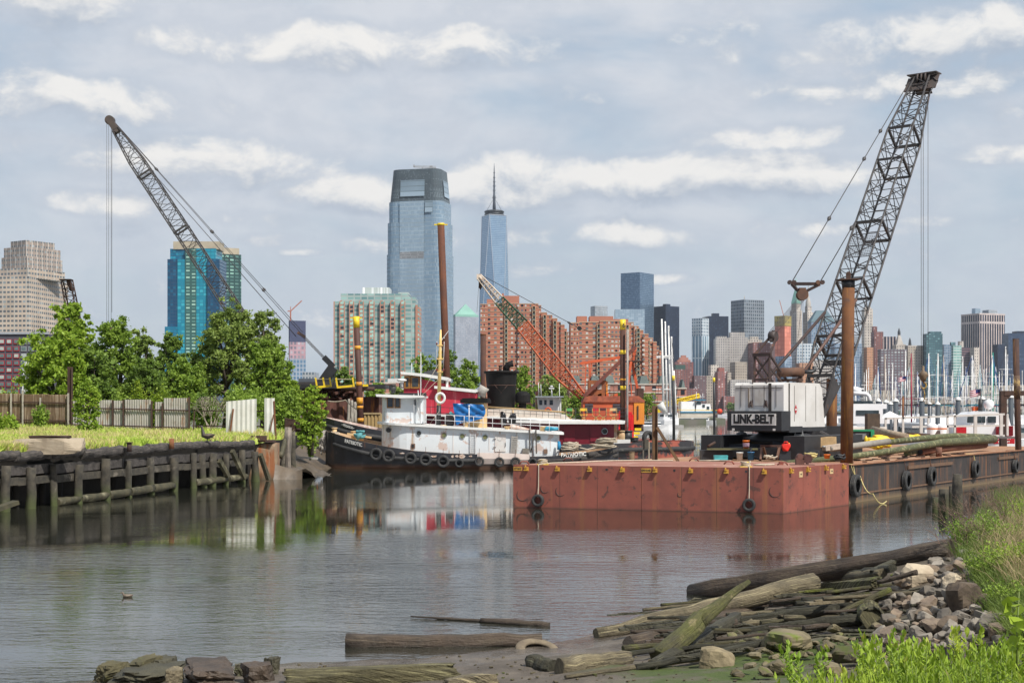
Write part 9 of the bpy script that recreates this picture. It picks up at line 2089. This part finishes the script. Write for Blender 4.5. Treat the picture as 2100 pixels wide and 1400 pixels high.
for i,(px,top)in enumerate(sorted(fpos)):
 Y=rn.uniform(14.2,16.8)if i%2 else rn.uniform(12.6,14.5);zt=Z(top,Y);k=i%4;H_=(.85,.7,.95,.6)[k]
 r_=sp_[k]if i<4 else dup(sp_[k]);x=X(px,Y);r_.location=(x,Y,zt-H_*1.0);r_.rotation_euler=(0,0,rn.uniform(0,6));r_['group']='bright leafy sprigs at the bottom right'
 r_['label']='bright yellow-green leafy sprig at the bottom right, %s from the left'%ordw(i)
c=P(2086,1300,13.5);r_=E('broadleaf_plant','broad-leaved light green plant at the right edge','plant',(c.x,c.y,1.2));rg2=np.random.default_rng(4);tb=MB();tb.tube([(c.x,c.y,1.2),(c.x,c.y,2.05),P(2090,1212,13.5)],[.014,.012,.006],5);tb.build('stems',mat('stem_green',(.16,.22,.04)),r_)
C=np.array([tuple(P(2088+rg2.normal()*14,1225+k*4.6,13.5+rg2.normal()*.05))for k in range(24)]);leaves_obj('leaves',C,.13,LF_Y,r_,rg2,0,.7)
o=blades('weeds',np.array([(X(px,Y),Y,Z(1425,Y))for px,Y in zip(rng.uniform(1640,2120,450),rng.uniform(12.5,15.5,450))]),.24,LF_Y,8,.007,.3)
def bird(name,label,cat,c,s_,hd,bm_,hm_,stand=False,neck=.0):
 r_=E(name,label,cat,c);d=Vector((hd,0,0));c=Vector(c)+Vector((0,0,.12*s_+(.14*s_ if stand else 0)))
 b=MB();pts=[c-d*.32*s_+up*.08*s_,c-d*.2*s_+up*.03*s_,c,c+d*.16*s_+up*.03*s_,c+d*.22*s_+up*(.12+neck)*s_,c+d*.24*s_+up*(.19+neck)*s_,c+d*.31*s_+up*(.20+neck)*s_]
 b.tube(pts,[.015*s_,.09*s_,.13*s_,.10*s_,.045*s_,.058*s_,.03*s_],10);b.build('body',bm_,r_)
 MB().tube([pts[-1]-up*.005,pts[-1]+d*.07*s_-up*.02*s_],[.018*s_,.006*s_],6).build('bill',mat('bill',(.30,.20,.05)),r_)
 b=MB()
 for q in(-1,1):b.tube([c+Vector((hd*.12*s_,q*.115*s_,.03*s_)),c+Vector((-hd*.05*s_,q*.125*s_,.04*s_)),c+Vector((-hd*.30*s_,q*.05*s_,.08*s_))],[.03*s_,.065*s_,.01*s_],7)
 b.build('wings',hm_,r_)
 if stand:
  for q in(-.05,.05):MB().tube([c+Vector((0,q*s_,-.1*s_)),c+Vector((0,q*s_,-.28*s_))],.012*s_,5).build('leg',black_st,r_)
brn=mat('bird_brown',(.16,.12,.08),(.09,.07,.05),sc=20);dbr=mat('bird_dark',(.05,.042,.036),sc=20)
bird('duck','brown duck swimming on the open water at the left','duck',gp(261,1224,0.)-up*.03,.42,-1,brn,mat('wing_brown',(.12,.09,.06),(.3,.26,.2),sc=30))
bird('goose','dark goose standing on the timber bulkhead','goose',P(425,907,77.5),1.3,-1,dbr,brn,True,.22)
bird('gull','small grey gull swimming behind the crane mats, right of the black jug','gull',(X(1531,190),190,-.02),1.8,1,mat('gull_grey',(.5,.48,.45)),brn)
# ================= air =================
hb_=bpy.data.materials.new('haze');hb_.use_nodes=True;g=NG(hb_.node_tree);g.n.clear()
pv=g.new('ShaderNodeVolumePrincipled');pv.inputs['Color'].default_value=(.80,.88,1,1);pv.inputs['Density'].default_value=.00003;pv.inputs['Anisotropy'].default_value=0.2
g.new('ShaderNodeOutputMaterial',inp={'Volume':pv.outputs[0]})
tag(MB().box((0,3000,330),(8600,7800,668)).build('haze',hb_),kind='stuff')
